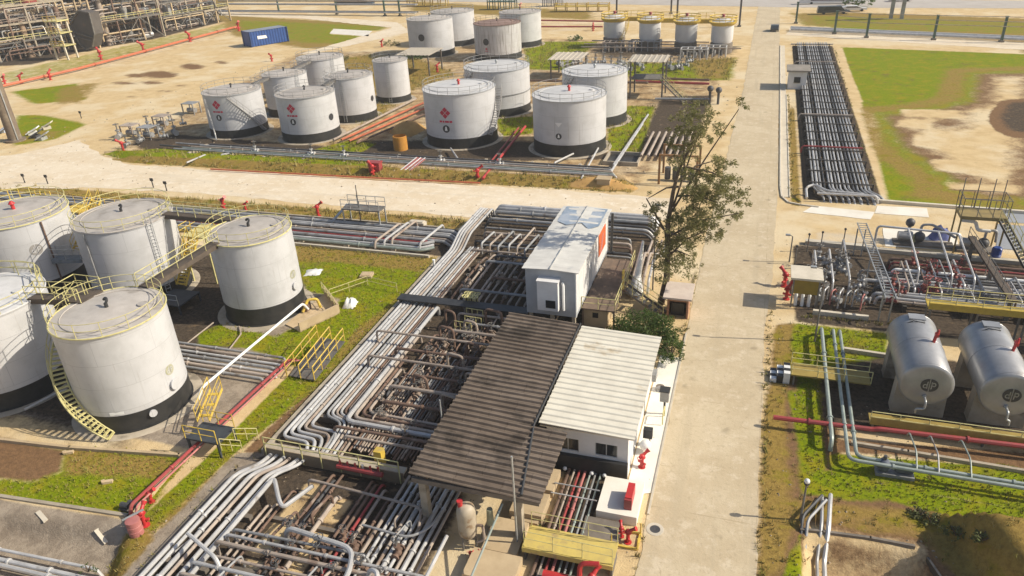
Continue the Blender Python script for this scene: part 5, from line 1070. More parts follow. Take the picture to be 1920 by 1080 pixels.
# far elevated pipes
for i, (z, dy) in enumerate(((3.2, 0), (3.2, 1.0), (4.2, .5), (1.0, -1), (1.0, 0), (1.0, 1.2))):
    a = g(440, 26); b = g(765, 30); pipe(f'{ORD[i]} far grey pipe on the green posted rack behind the yellow lawn', [(a.x-6, a.y+dy, z), (b.x+3, b.y+dy, z)], .22, [GREYP, SILV, PALEP, SILV, GREYP, DARKP][i], 'far pipes on the green posted rack')
for i, dy in enumerate((-1.4, -.4, .6, 1.5)):
    a = g(1500, 62); b = g(1930, 84); pipe(f'{ORD[i]} grey pipe counted from the green field behind the green posts', [(a.x-2, a.y+dy+3, .6), (b.x+8, b.y+dy+1.5, .6)], .25, [SILV, SILV, GREYP, SILV][i], 'grey pipes behind the green posts')
# ------------------------------------------------------------------ sheds and buildings
def corrugated(mb, x0, y0, x1, y1, zf, pitch, amp, axis='x', th=.05):
    """sheet with waves; ridges run along axis; zf(x, y) is the plane height"""
    n = int(abs((y1-y0) if axis == 'x' else (x1-x0))/pitch); prof = [(0, 0), (.3, 0), (.42, 1), (.62, 1), (.74, 0)]
    line = []
    for i in range(n):
        for t, h in prof: line.append(((i+t)/n, h*amp))
    line.append((1, 0)); vs_ = []; fs = []; seg = 6
    for s in range(seg+1):
        for t, h in line:
            x, y = (x0+(x1-x0)*s/seg, y0+(y1-y0)*t) if axis == 'x' else (x0+(x1-x0)*t, y0+(y1-y0)*s/seg)
            vs_.append((x, y, zf(x, y)+h))
    k = len(line)
    for s in range(seg):
        for i in range(k-1): fs.append((s*k+i, s*k+i+1, (s+1)*k+i+1, (s+1)*k+i))
    o = len(vs_); vs_ += [(a, b, c-th) for a, b, c in vs_]; fs2 = [tuple(reversed([o+i for i in f])) for f in fs]
    for i in range(k-1): fs2.append((i, o+i, o+i+1, i+1)); e = seg*k; fs2.append((e+i+1, o+e+i+1, o+e+i, e+i))
    for s in range(seg): a = s*k; b = (s+1)*k; fs2.append((b, o+b, o+a, a)); fs2.append((a+k-1, o+a+k-1, o+b+k-1, b+k-1))
    mb.add(vs_, fs+fs2); return mb
# dark fibre cement shed over the pipe yard
shed = thing('open_shed', 'long open shed with dark weathered corrugated roof over the pipes', 'shed', (-13, 35, 0))
zs = lambda x, y: 3.75-.055*(x+15.5)+.035*math.sin((y-26)*.9)*math.sin((x+12)*.8)
rf = corrugated(MB(), -15.45, 26.5, -10.35, 43.9, zs, .47, .13).build('roof', FIBRO, shed, smooth=False)
corrugated(MB(), -10.35, 26.5, -8.3, 32.2, zs, .47, .13).build('roof_extension', FIBRO, shed, smooth=False)
for sx in (-15.1, -10.7): MB().bx(sx-.08, 26.7, zs(sx, 30)-.32, sx+.08, 43.6, zs(sx, 30)-.08).build('purlin', STEEL, shed, smooth=False)
MB().bx(-15.4, 26.62, 3.0, -8.4, 26.78, 3.3).build('fascia', CONCD, shed, smooth=False)
for (x, y) in ((-14.9, 26.95), (-9.6, 26.95), (-14.9, 32.5), (-14.9, 38), (-14.9, 43.4), (-10.8, 38), (-10.8, 43.4)):
    pb = MB().bx(x-.2, y-.2, -.05, x+.2, y+.2, 3.15)
    pb.build('post', CONC, shed, smooth=False)
MB().tube([(-15.3, 31.4, 1.2), (-15.6, 31.4, 3.2), (-15.6, 31.4, 4.9)], .05, 6).build('vent_pipe', STEELG, shed)
MB().tube([(-9.6, 26.4, .5), (-9.6, 26.35, 6.2)], .055, 6).build('vent_pipe', STEELG, shed)
gt = MB(); gt.tube([(-10.25, 43.9, 3.5), (-10.28, 32.3, 3.5), (-9.3, 26.6, 3.55)], .07, 6); gt.build('gutter', DARK, shed)
# white building with cream roof
wb = thing('control_building', 'white building with cream ribbed roof and black base beside the main road', 'building', (-7.4, 38, 0))
def wall_open(mb, x0, x1, y, z0, z1, ops, th=.2, axis='x'):
    xs = sorted({x0, x1, *[o[0] for o in ops], *[o[1] for o in ops]})
    for a, b in zip(xs[:-1], xs[1:]):
        op = [o for o in ops if o[0] <= a+1e-6 and o[1] >= b-1e-6]; zz = [(z0, z1)] if not op else [(z0, op[0][2]), (op[0][3], z1)]
        for p, q in zz:
            if axis == 'x': mb.bx(a, y, p, b, y+th, q)
            else: mb.bx(y, a, p, y+th, b, q)
    return mb
X0, X1, Y0, Y1, ZT = -9.75, -5.0, 33.0, 43.6, 3.0
W1 = [(-9.15, -7.85, 1.4, 2.3), (-6.9, -5.6, 1.4, 2.3)]
wm = MB(); wall_open(wm, X0, X1, Y0, 0, ZT, W1); wm.bx(X0, Y1-.2, 0, X1, Y1, ZT)
W2 = [(35.0, 36.0, 0.1, 2.15), (38.0, 39.4, 1.2, 2.2), (41.0, 42.2, 1.2, 2.2)]
wall_open(wm, Y0+.2, Y1-.2, X1-.2, 0, ZT, W2, .2, 'y'); wm.bx(X0, Y0+.2, 0, X0+.2, Y1-.2, ZT); wm.build('wall', WALLW, wb, smooth=False)
for (a, b, c_, d_) in W1:
    f = MB(); f.bx(a, Y0+.05, c_, a+.05, Y0+.12, d_).bx(b-.05, Y0+.05, c_, b, Y0+.12, d_).bx(a+.05, Y0+.05, c_, b-.05, Y0+.12, c_+.05).bx(a+.05, Y0+.05, d_-.05, b-.05, Y0+.12, d_).bx((a+b)/2-.03, Y0+.05, c_+.05, (a+b)/2+.03, Y0+.12, d_-.05)
    wf = f.build('window', STEELG, wb, smooth=False); MB().bx(a+.05, Y0+.07, c_+.05, b-.05, Y0+.085, d_-.05).build('pane', GLASS, wf, smooth=False)
for (a, b, c_, d_) in W2[1:]:
    wf = MB().bx(X1-.14, a, c_, X1-.07, b, c_+.05).bx(X1-.14, a, d_-.05, X1-.07, b, d_).build('window', STEELG, wb, smooth=False); MB().bx(X1-.11, a+.01, c_+.05, X1-.095, b-.01, d_-.05).build('pane', GLASS, wf, smooth=False)
dr_ = MB().bx(X1-.13, 35.03, .1, X1-.08, 35.97, 2.13).build('door', WALLG, wb, smooth=False); MB().cone((X1-.08, 35.15, 1.1), (X1-.0, 35.15, 1.1), .035, .035, 8).build('handle', DARK, dr_)
MB().bx(X0-.02, Y0-.28, 0, X1+.02, Y0-.005, 1.22).build('black_base', M('black base paint', (.018, .018, .02), (.028, .028, .03), 1.5, .6), wb, smooth=False)
zr = lambda x, y: 3.32-.03*(x+10.2)
corrugated(MB(), -10.15, 32.75, -4.62, 43.95, zr, .56, .08).build('roof', SHEETW, wb, smooth=False)
MB().bx(-10.1, 32.8, 3.03, -4.7, 43.9, 3.10).build('eave_board', CONCP, wb, smooth=False)
MB().bx(-4.72, 40.2, 2.0, -4.45, 41.0, 2.5).build('wall_unit', STEELG, wb, smooth=False)
for (x, y) in ((-8.6, 32.6), (-7.0, 32.6), (-6.25, 32.6)): MB().sph((x, y, .35), .13, 10, 7).build('lamp', LOGOW, wb)
# cabin on stilts
cb = thing('cabin', 'grey panel cabin on stilts with pale ribbed roof and orange side sign', 'cabin', (-13.4, 53.5, 0))
CX0, CX1, CY0, CY1, CZ0, CZ1 = -15.35, -11.45, 47.6, 60.0, 1.75, 5.55
MB().bx(CX0, CY0, CZ0, CX1, CY1, CZ1).build('body', WALLG, cb, smooth=False)
sm = MB()
for k in range(1, 10): sm.bx(CX1+.001, CY0+k*1.24-.02, CZ0+.05, CX1+.03, CY0+k*1.24+.02, CZ1-.05)
sm.bx(CX1-.06, CY0-.03, CZ0, CX1+.04, CY0+.1, CZ1); sm.build('side_trim', LOGOW, cb, smooth=False)
MB().bx(CX1+.002, CY0+.12, CZ0+.3, CX1+.015, CY1-.1, CZ1-.3).build('side_cladding', WALLW, cb, smooth=False)
zc_ = lambda x, y: 5.72-.05*abs(x+13.4)
rfb = corrugated(MB(), CX0-.2, CY0-.2, CX1+.25, CY1+.25, zc_, 1.35, .05).build('roof', SHEETG, cb, smooth=False)
MB().bx(-13.43, CY0-.22, 5.76, -13.37, CY1+.25, 5.80).build('ridge_cap', STEELG, rfb, smooth=False)
mk = MB(); mk.add([(x, y, zc_(x, y)+.058) for x, y in ((-15.2, 56.6), (-14.2, 55.8), (-13.0, 56.4), (-12.2, 55.3), (-11.5, 56.2), (-11.5, 60), (-15.2, 60))], [(0, 1, 2, 3, 4, 5, 6)]); mk.build('roof_patch', TARPBL, rfb, smooth=False)
MB().bx(CX1+.035, 55.6, 3.1, CX1+.08, 58.4, 5.0).build('sign', ORANGE, cb, smooth=False)
sw = MB(); sw.add([(CX1+.085, 56.0, 3.2), (CX1+.085, 56.8, 3.2), (CX1+.085, 57.6, 4.6), (CX1+.085, 57.1, 4.6)], [(0, 1, 2, 3)]); sw.build('sign_stripe', PINK, cb, smooth=False)
ac = MB().bx(-14.25, CY0-.75, 2.5, -12.65, CY0-.01, 4.9).build('air_conditioner', WALLW, cb, smooth=False)
MB().bx(-14.3, CY0-.8, 4.9, -12.6, CY0-.01, 4.98).build('hood', WALLW, ac, smooth=False); MB().bx(-13.6, CY0-.77, 2.75, -12.85, CY0-.751, 3.4).build('grille', GLASS, ac, smooth=False)
MB().tube([(-12.45, CY0-.15, 4.7), (-12.35, CY0-.25, 4.5), (-12.35, CY0-.25, 2.4)], .1, 8).build('duct', LOGOW, cb)
for x in (CX0+.25, -13.4, CX1-.25):
    for y in (CY0+.3, 51.7, 55.9, CY1-.3): MB().bx(x-.13, y-.13, -.05, x+.13, y+.13, CZ0).build('stilt', CONC, cb, smooth=False)
dd = MB().bx(CX1+.016, 52.0, CZ0+.05, CX1+.05, 53.0, CZ0+2.1).build('door', WALLG, cb, smooth=False)
MB().tube([(CX1+.35, CY1-.3, 1.8), (CX1+.4, CY1-.2, 5.4)], .12, 8).build('downpipe', DARK, cb)
# deck, steps and small tan room below
dk = platform('brown deck with yellow rails beside the cabin', -11.4, 49.2, -8.8, 58.4, 1.72, M('brown plank deck', (.17, .12, .085), (.11, .08, .06), 1.6, .85), YELP, sides='se')
MB().bx(-11.3, 49.5, 0, -9.4, 51.2, 1.55).build('room', TANC, dk, smooth=False); MB().bx(-10.6, 49.48, .8, -10.15, 49.5, 1.25).build('window', GLASS, dk, smooth=False)
stair_flight('yellow railed stairs descending from the cabin deck to the road', (-8.75, 53.4, 1.7), (-5.3, 52.4, .05), 1.0, STEEL, YELP)
tag(MB().beam((-8.85, 53.0, 1.75), (-8.85, 53.0, 3.4), .12, .5).build('yellow_panel', YELF, origin=(-8.85, 53, 0), smooth=False), 'bright yellow gate panel at the top of the cabin stairs', 'gate')
fn = thing('funnel', 'tall white funnel chute standing between cabin deck and bent pipes', 'funnel', (-8.2, 55.2, 0)); MB().cone((-8.2, 55.2, .2), (-8.1, 55.6, 1.6), .7, .35, 12).build('hopper', LOGOW, fn); MB().cone((-8.1, 55.6, 1.6), (-7.9, 56.8, 4.4), .3, .1, 10).build('spout', LOGOW, fn)
# small brick hut by the tree
bh = thing('brick_hut', 'small brick hut with flat pinkish roof at the foot of the tree', 'hut', (-4.5, 52.6, 0))
hm = MB(); hm.bx(-5.2, 52.2, 0, -5.05, 54.0, 1.9).bx(-3.7, 52.2, 0, -3.55, 54.0, 1.9).bx(-5.05, 53.85, 0, -3.7, 54.0, 1.9).bx(-5.05, 52.2, 1.5, -3.7, 52.35, 1.9); hm.build('wall', M('orange brick', (.38, .2, .12), (.3, .16, .1), 3, .9), bh, smooth=False)
MB().bx(-5.5, 51.7, 1.9, -3.3, 54.5, 2.05).build('roof', M('pinkish slab', (.66, .56, .48), (.58, .48, .41), 1, .85, stain=(.5, .2, .16), st_scale=.7, st_thr=.62), bh, smooth=False)
MB().bx(-4.9, 52.7, 0, -3.9, 53.6, 1.1).build('cabinet', DARK, bh, smooth=False)
# guard hut by the long run
gh = thing('guard_hut', 'small white hut with square dark window and flat grey roof', 'hut', (6.2, 135, 0))
MB().bx(4.5, 132.2, 0, 7.3, 136, 2.9).build('wall', WALLW, gh, smooth=False); MB().bx(5.35, 132.14, 1.1, 6.35, 132.2, 2.0).build('window', GLASS, gh, smooth=False)
MB().bx(4.1, 131.6, 2.9, 7.8, 136.6, 3.15).build('roof', M('grey roof slab', (.26, .23, .2), (.2, .18, .15), 1, .9), gh, smooth=False)
MB().bx(5.3, 132.1, 1.0, 6.4, 132.2, 1.08).build('sill', CONC, gh, smooth=False)
# shelter with red gear by the east yard
ps = thing('pump_shelter', 'small shelter with pale canopy and mustard front near the red hydrants', 'shelter', (4.9, 56.3, 0))
MB().bx(3.9, 55.8, 2.55, 6.3, 58.2, 2.72).build('roof', CONCP, ps, smooth=False); MB().bx(4.1, 55.95, 1.3, 6.0, 56.05, 2.55).build('front_panel', M('mustard panel', (.32, .22, .03), (.26, .18, .03), 2, .7), ps, smooth=False)
for (x, y) in ((4.15, 56), (6.05, 56), (4.15, 58), (6.05, 58)): MB().bx(x-.06, y-.06, 0, x+.06, y+.06, 2.55).build('post', STEEL, ps, smooth=False)
for k in range(3): MB().lathe((4.5+.5*k, 56.4, 0), [(.01, 0), (.13, .02), (.13, 1.0), (.05, 1.15), (.01, 1.15)], 12).build('cylinder', LOGOW, ps)
# flat canopies in the far block
def canopy(label, x0, y0, x1, y1, z, stairs=False):
    t = thing('canopy', label, 'canopy', (x0, y0, 0))
    corrugated(MB(), x0, y0, x1, y1, lambda x, y: z+.12*(y-y0)/(y1-y0), .8, .07, 'y').build('roof', M('dusty canopy sheet', (.46, .41, .33), (.4, .35, .28), .8, .8), t, smooth=False)
    for (x, y) in ((x0+.5, y0+.5), (x1-.5, y0+.5), (x0+.5, y1-.5), (x1-.5, y1-.5)): MB().bx(x-.12, y-.12, 0, x+.12, y+.12, z).build('post', STEEL, t, smooth=False)
    return t
p = g(752, 98, 4); q = g(830, 84, 4); canopy('flat tan canopy at the foot of the badge tank', p.x, p.y-3, p.x+7.4, p.y+4.5, 4)
p = g(1026, 108, 4); canopy('flat tan canopy behind the stair shadow tank', p.x, p.y, p.x+6.3, p.y+7, 3.6)
p = g(1176, 116, 6); cn = canopy('flat tan canopy on a tall frame with yellow stairs', p.x, p.y, p.x+6.2, p.y+5.5, 6)
MB().bx(p.x+.6, p.y+.8, 3.0, p.x+5.4, p.y+5, 3.12).build('deck', STEEL, cn, smooth=False)
stair_flight('yellow stairs leaning on the tall framed canopy', (p.x+5.6, p.y+1, 3.0), (p.x+9.6, p.y-1.5, .1), 1.0, STEEL, YELP)
# yellow railed crossing in front of the middle pipe yard
cr = thing('pipe_crossing', 'concrete pipe crossing with yellow posts in front of the silver bank', 'footbridge', (-22, 29.7, 0))
MB().bx(-26.9, 29.25, .72, -17.4, 29.8, .86).build('deck', CONC, cr, smooth=False); MB().bx(-26.9, 29.2, .05, -17.4, 29.245, .9).build('side_panel', M('brown panel', (.25, .19, .12), (.19, .14, .09), 1, .85), cr, smooth=False)
for k in range(8):
    x = -26.7+k*1.3; MB().tube([(x, 29.17, .15), (x, 29.17, 1.75)], .045, 6).build('post', YELP, cr)
for z in (1.3, 1.75): MB().tube([(-26.7, 29.17, z), (-17.6, 29.17, z)], .035, 6).build('rail', YELP, cr)
MB().bx(-19.6, 29.9, .4, -19.1, 30.4, 1.5).build('gate', YELF, cr, smooth=False)
# shade walkway in front of the cabin
sw_ = thing('walkway', 'dark plank walkway crossing the silver bank in front of the cabin', 'walkway', (-21, 49.2, 0)); MB().bx(-27.0, 48.5, .95, -15.6, 49.5, 1.05).build('deck', DARK, sw_, smooth=False)
for x in (-26.8, -24, -21, -18, -15.8): MB().bx(x-.06, 48.6, 0, x+.06, 49.4, .95).build('leg', STEEL, sw_, smooth=False)
# yellow catwalk by the road at the photo bottom
yc = thing('catwalk', 'yellow catwalk with rails crossing the trench beside the road', 'catwalk', (-7, 26.4, 0))
MB().bx(-9.1, 25.7, .95, -4.45, 27.2, 1.03).build('deck', M('pale yellow deck', (.62, .48, .13), (.52, .4, .13), 2, .6, stain=(.4, .3, .14), st_scale=1.4, st_thr=.56), yc, smooth=False); MB().bx(-9.1, 25.62, .72, -4.45, 25.7, 1.0).build('toe_board', M('pale yellow deck', (.62, .48, .13), (.52, .4, .13), 2, .6, stain=(.4, .3, .14), st_scale=1.4, st_thr=.56), yc, smooth=False)
for k in (25.75, 27.15): rail_mb([(-9.0, k, 1.03), (-4.5, k, 1.03)], 1.0, 1.3, .022).build('railing', YELP, yc)
for x in (-9.0, -4.55): MB().bx(x-.05, 25.8, 0, x+.05, 27.1, .95).build('leg', STEEL, yc, smooth=False)
# catwalks of the horizontal tanks
def catwalk(label, x0, x1, y0, y1, z, mat, rmat, panel=None, sides='sn', h=1.0):
    t = thing('catwalk', label, 'catwalk', (x0, y0, 0)); MB().bx(x0, y0, z-.1, x1, y1, z).build('deck', mat, t, smooth=False)
    if panel: MB().bx(x0, y0-.05, z-.1, x1, y0-.003, z+.4).build('side_panel', panel, t, smooth=False)
    for s, y in (('s', y0+.04), ('n', y1-.04)):
        if s in sides: rail_mb([(x0, y, z), (x1, y, z)], h, 1.6, .032).build('railing', rmat, t)
    k = x0+.2
    while k < x1:
        MB().bx(k-.06, y0+.06, 0, k+.06, y0+.18, z-.1).build('leg', STEEL, t, smooth=False); MB().bx(k-.06, y1-.18, 0, k+.06, y1-.06, z-.1).build('leg', STEEL, t, smooth=False); k += 3
    return t
MUST = M('mustard deck', (.36, .26, .06), (.28, .2, .05), 1.5, .7, stain=(.2, .13, .06), st_scale=.8, st_thr=.6)
catwalk('mustard catwalk with yellow rails in front of the horizontal tanks', 8.5, 26, 40.9, 41.9, .7, MUST, YELP, MUST, 's', .8)
catwalk('mustard catwalk with rails behind the horizontal tanks', 13.2, 30, 53.2, 54.6, 2.6, M('mustard yellow grating', (.5, .36, .05), (.42, .3, .05), 2, .65), YELP, M('mustard yellow grating', (.5, .36, .05)), 'sn')
catwalk('brown footbridge with rails from the striped steps to the tank pit', 4.0, 8.9, 44.9, 46.3, .85, MUST, YELP, None, 'sn', .9)
# striped steps
zs_ = thing('striped_steps', 'black and white striped steps at the road end of the brown footbridge', 'steps', (3.3, 45.6, 0))
for k in range(3):
    for j in range(4):
        MB().bx(2.7+.42*k, 44.95+.35*j, 0, 3.11+.42*k, 45.295+.35*j, .28*(k+1)).build('step', (BLACK if (k+j) % 2 else LOGOW), zs_, smooth=False)
# loading platform at the right
lp = platform('olive loading platform with rails above the blue drum', 18.0, 69.3, 21.6, 71.6, 3.6, M('olive plate', (.3, .22, .08), (.24, .18, .07), 1.5, .7), STEEL, sides='nsew', thick=.3, h=1.6)
stair_flight('dark steep stairs descending from the loading platform', (21.2, 69.2, 3.5), (23.4, 66.6, .1), .9, DARK, YELP)
# yellow stair crossing by the lawn
for i, y in enumerate((38.2, 39.6)):
    pass
ysx = thing('stile', 'yellow stair stile over the red pipe beside the silver bank', 'stairs', (-29.6, 39.3, 0))
for k, (a, b) in enumerate((((-30.9, 38.7, .1), (-29.9, 39.9, 1.2)), ((-28.7, 38.9, 1.2), (-27.9, 37.9, .1)))):
    pass
for k in range(3):
    x = -30.6+1.15*k; rail_mb([(x, 37.4, .1), (x+.25, 41.6, .9)], 1.15, 1.0, .045).build('railing', YELF, ysx)
MB().beam((-29.35, 37.4, .12), (-29.1, 41.6, .92), 2.2, .05).build('deck', STEEL, ysx, smooth=False)
# stile by the tank valve
yv = platform('yellow railed stile over the red pipe beside the spiral stair tank', -32.0, 28.5, -29.6, 30.2, 1.15, M('dark slate deck', (.05, .06, .07)), YELF, sides='ns')
stair_flight('yellow ladder-like stair from the stile to the tank valve', (-32.1, 30.3, 1.1), (-33.0, 33.0, 1.6), .8, YELF, YELF)
rails_thing('short yellow handrail at the lawn end of the stile', [(-29.5, 28.6, .6), (-28.6, 29.3, .1)], YELP, .9, .8, .03)
rails_thing('yellow handrail beside the concrete path corner', [(-29.4, 29.8, .5), (-28.3, 30.6, .1)], YELP, .9, .8, .03)
rails_thing('yellow handrail standing on the lawn slope toward the white tarp', [g(620, 560), g(690, 535), g(745, 548)], YELP, .9, 2.4, .03)
# tan sampling box by the lawn tank
tb_ = thing('sampling_box', 'open tan concrete box with yellow gear beside the lawn tank', 'box', (-33.4, 47, 0))
bm_ = MB(); P4 = [(-35.0, 44.0), (-33.2, 43.3), (-31.6, 46.8), (-34.6, 49.6)]
bm_.prism(P4, 0, .12)
bm_.build('floor', TANC, tb_, smooth=False)
for a, b in ((1, 2), (2, 3)): MB().beam((*P4[a], .5), (*P4[b], .5), .16, .75).build('side', TANC, tb_, smooth=False)
rail_mb([(-34.6, 49.3, .5), (-32.0, 46.9, .5)], .9, 1.0, .035).build('railing', YELP, tb_); MB().tube([(-34.6, 46, .2), (-34.3, 46.6, 1.1), (-33.6, 46.9, 1.1), (-33.4, 46.9, .3)], .12, 8, .2).build('valve_pipe', YELF, tb_)
MB().bx(-34.9, 46.2, .12, -34.3, 46.9, .8).build('valve_body', BRNP, tb_, smooth=False)
# tan blocks and slabs by the trench
for i, (x0, y0, x1, y1, z, lb) in enumerate(((-10.5, 30.4, -8.75, 32.2, .55, 'tan concrete block nearest the black wall beside the trench'), (-10.6, 28.2, -8.8, 29.9, .7, 'middle tan concrete block beside the trench'), (-11.6, 23.6, -9.0, 25.4, .6, 'tan concrete block in front of the vessel at the photo bottom'), (-11.3, 25.6, -9.4, 27.9, .4, 'large low tan block behind the yellow catwalk'), (-6.6, 27.6, -4.6, 29.3, .3, 'grey low block between trench and red valves'))):
    mb = MB().bx(x0, y0, 0, x1, y1, z); mb.bx(x0+.15, y0-.25, 0, x1-.15, y0-.002, z*.55); tag(mb.build('concrete_block', TANC if i < 4 else CONCD, origin=(x0, y0, 0), smooth=False), lb, 'concrete block')
wsl = MB().bx(-6.1, 29.5, .0, -3.9, 32.3, .62); tag(wsl.build('concrete_platform', SLABW, origin=(-6.1, 29.5, 0), smooth=False), 'white concrete platform with red cabinet beside the trench', 'platform')
# ------------------------------------------------------------------ pipe supports
def supports(kind_label, pts, size, mat, group, rz=0, name='pipe_support'):
    proto = None
    for i, (x, y, lb) in enumerate(pts):
        if proto is None:
            mb0 = MB().bx(-size[0]/2, -size[1]/2, -.05, size[0]/2, size[1]/2, size[2])
            if name == 'pipe_clamp': mb0.bx(-size[0]/2, -.09, .78, size[0]/2, .09, .86).bx(-size[0]/2, -.08, size[2], -size[0]/2+.12, .08, .78).bx(size[0]/2-.12, -.08, size[2], size[0]/2, .08, .78)
            proto = mb0.build(name, mat, origin=(0, 0, 0), smooth=False); o = proto; tag(o, lb, 'pipe support', group)
        else:
            o = proto.copy(); COL.objects.link(o); tag(o, lb, 'pipe support', group)
        o.location = (x, y, 0); o.rotation_euler = (0, 0, rz)
SLP = M('dark sleeper', (.05, .045, .04), (.035, .03, .028), 2, .85)
supports('', [(9.6, 84.2+4.05*k, f'{ORD[k]} dark sleeper under the long run beside the green field, from its near end') for k in range(22)], (6.6, .3, .46), SLP, 'dark sleepers under the long pipe run', name='pipe_clamp')
supports('', [(-25.2, 33.5+4.6*k, f'{ORD[k]} concrete sleeper under the silver bank, from the yellow railed crossing') for k in range(6)], (3.4, .3, .42), CONCD, 'sleepers under the silver bank')
supports('', [(-26.1, 13+3.8*k, f'{ORD[k]} concrete sleeper under the silver pipes of the lower yard, from the photo bottom') for k in range(4)], (3.2, .3, .38), CONCD, 'sleepers of the lower pipe yard')
supports('', [(-19.5, 33+3.3*k, f'{ORD[k]} low concrete sleeper in the middle pipe yard, from the yellow railed crossing') for k in range(5)], (5.4, .25, .26), CONCD, 'sleepers of the middle pipe yard')
supports('', [(-19.5, 14+3.6*k, f'{ORD[k]} low concrete sleeper under the brown pipes of the lower yard, from the photo bottom') for k in range(4)], (8.6, .25, .24), CONCD, 'sleepers under the brown pipes')
supports('', [(-95+5.2*k, 61.9, f'{ORD[k]} concrete sleeper under the grey run along the cross road, from its far west end') for k in range(13)], (.35, 5.8, .26), CONC, 'sleepers under the grey run')
supports('', [(12.5+4.2*k, 61.2, f'{ORD[k]} sleeper of the east pipe yard, from the main road') for k in range(4)], (.3, 8.6, .58), SLP, 'sleepers of the east pipe yard')
supports('', [(-76+6.2*k, 84.9, f'{ORD[k]} sleeper of the far grey run, from the yard corner') for k in range(10)], (.35, 4.2, .58), CONC, 'sleepers of the far grey run')
# ------------------------------------------------------------------ valves
def make_valve(label, mat, wheel, cat='valve', group=None):
    v = thing('gate_valve', label, cat, (0, 0, 0), group)
    b = MB(); b.cone((-.32, 0, .0), (.32, 0, 0), .12, .12, 10); b.cone((-.34, 0, 0), (-.27, 0, 0), .2, .2, 12); b.cone((.27, 0, 0), (.34, 0, 0), .2, .2, 12); b.sph((0, 0, 0), .19, 10, 6); b.cone((0, 0, .1), (0, 0, .42), .09, .09, 8); b.cone((0, 0, .38), (0, 0, .45), .16, .16, 10)
    b.build('body', mat, v); MB().tube([(-.06, 0, .42), (-.06, 0, .75), (.06, 0, .75), (.06, 0, .42)], .025, 5).cone((0, 0, .45), (0, 0, .95), .022, .022, 6).build('yoke', STEEL, v)
    w_ = MB(); w_.tube(ring((0, 0, .85), .2, 16), .022, 5, closed=True)
    for k in range(3): w_.tube([(0, 0, .85), (.2*math.cos(k*2.1), .2*math.sin(k*2.1), .85)], .016, 4)
    w_.build('handwheel', wheel, v); return v
def scatter_valves(label, mat, wheel, group, pts):
    pr = None
    for (x, y, z, rz, sc) in pts:
        if pr is None: pr = make_valve(label, mat, wheel, group=group); place(pr, (x, y, z), rz, sc=sc, first=True)
        else: place(pr, (x, y, z), rz, sc=sc)
rr = random.Random(11)
scatter_valves('small dusty hand wheel valve amid the rusty pipes west of the dark roofed shed', M('dusty brown valve', (.3, .23, .18), (.2, .15, .12), 2, .7), STEEL, 'grey valves of the middle pipe yard', [(rr.choice(xs_), rr.uniform(32.5, 46.5), .42, PI/2+rr.choice([0, PI]), rr.uniform(.9, 1.4)) for _ in range(34)])
scatter_valves('pale dusty hand wheel valve in the yard behind the grey cabin', PALEP, STEEL, 'pale valves behind the cabin', [(rr.choice((-22.9, -22.3, -20.9, -19.9, -18.5, -17.2)), rr.uniform(51.5, 57.5), .6, PI/2, rr.uniform(.9, 1.2)) for _ in range(12)])
scatter_valves('brown hand wheel valve on the dusty pipes at the photo bottom', BRNP, DARKP, 'brown valves of the lower pipe yard', [(rr.choice((-21.4, -20.5, -19.2, -18.5, -17.6, -16.4, -15.3, -14.2)), rr.uniform(17.5, 24.5), .55, PI/2, rr.uniform(.9, 1.3)) for _ in range(22)])
scatter_valves('dark red hand wheel valve among the silver legs of the east pipe yard', M('brown red valve', (.28, .06, .05), (.2, .06, .05), 2, .6), REDP, 'red valves of the east pipe yard', [(rr.uniform(11.0, 18), rr.choice(ey), .8, 0, rr.uniform(1.0, 1.4)) for _ in range(14)])
scatter_valves('grey hand wheel valve between the pump shelter and the cable ladder', GREYP, STEEL, 'grey valves of the east pipe yard', [(rr.uniform(5.5, 10), rr.uniform(56.4, 65), .8, rr.uniform(0, 3), rr.uniform(1.0, 1.5)) for _ in range(18)])
scatter_valves('far grey valve in front of the small raised tanks', GREYP, STEEL, 'far valves before the small raised tanks', [(rr.uniform(-42, -12), rr.uniform(143, 152), .7, rr.uniform(0, 3), rr.uniform(1.6, 2.4)) for _ in range(26)])
scatter_valves('grey valve at the yard corner of the far tank block', GREYP, STEEL, 'valves at the yard corner of the far block', [(g(px_, py_).x, g(px_, py_).y, .6, rr.uniform(0, 3), rr.uniform(1.4, 2.2)) for px_, py_ in ((225, 262), (250, 255), (280, 245), (300, 250), (320, 232), (345, 238), (265, 270), (240, 278), (310, 262), (330, 255))])
scatter_valves('white hand wheel valve on the far grey pipe run beside the cross road', SILV, STEEL, 'white valves on the far grey run', [(x, 84.6, .8, 0, 1.5) for x in (-66, -57, -52, -38, -30)])
# yellow valve cluster on the shade walkway
yw = thing('valve_cluster', 'cluster of yellow hand wheels at the end of the shade walkway', 'valve', (-20.6, 49.9, 0))
for k in range(6):
    x = -21.3+.42*(k % 3); y = 49.7+.55*(k//3); MB().cone((x, y, .3), (x, y, 1.3), .06, .06, 8).build('stem', YELP, yw)
    w_ = MB(); w_.tube(ring((x, y, 1.35), .27, 14), .04, 5, closed=True); w_.tube([(x-.27, y, 1.35), (x+.27, y, 1.35)], .025, 4); w_.tube([(x, y-.27, 1.35), (x, y+.27, 1.35)], .025, 4); w_.build('handwheel', YELP, yw)
for i, (x, y) in enumerate(((-19.6, 47.4), (-19.3, 46.2), (-19.8, 45.3))):
    o = rail_mb([(x-.7, y, .6), (x+.7, y-.1, .6)], 1.0, .5, .035).build('handrail', YELP, origin=(x, y, 0)); tag(o, f'{ORD[i]} short yellow rail from the yellow hand wheels in the middle yard', 'handrail', 'short yellow rails of the middle yard')
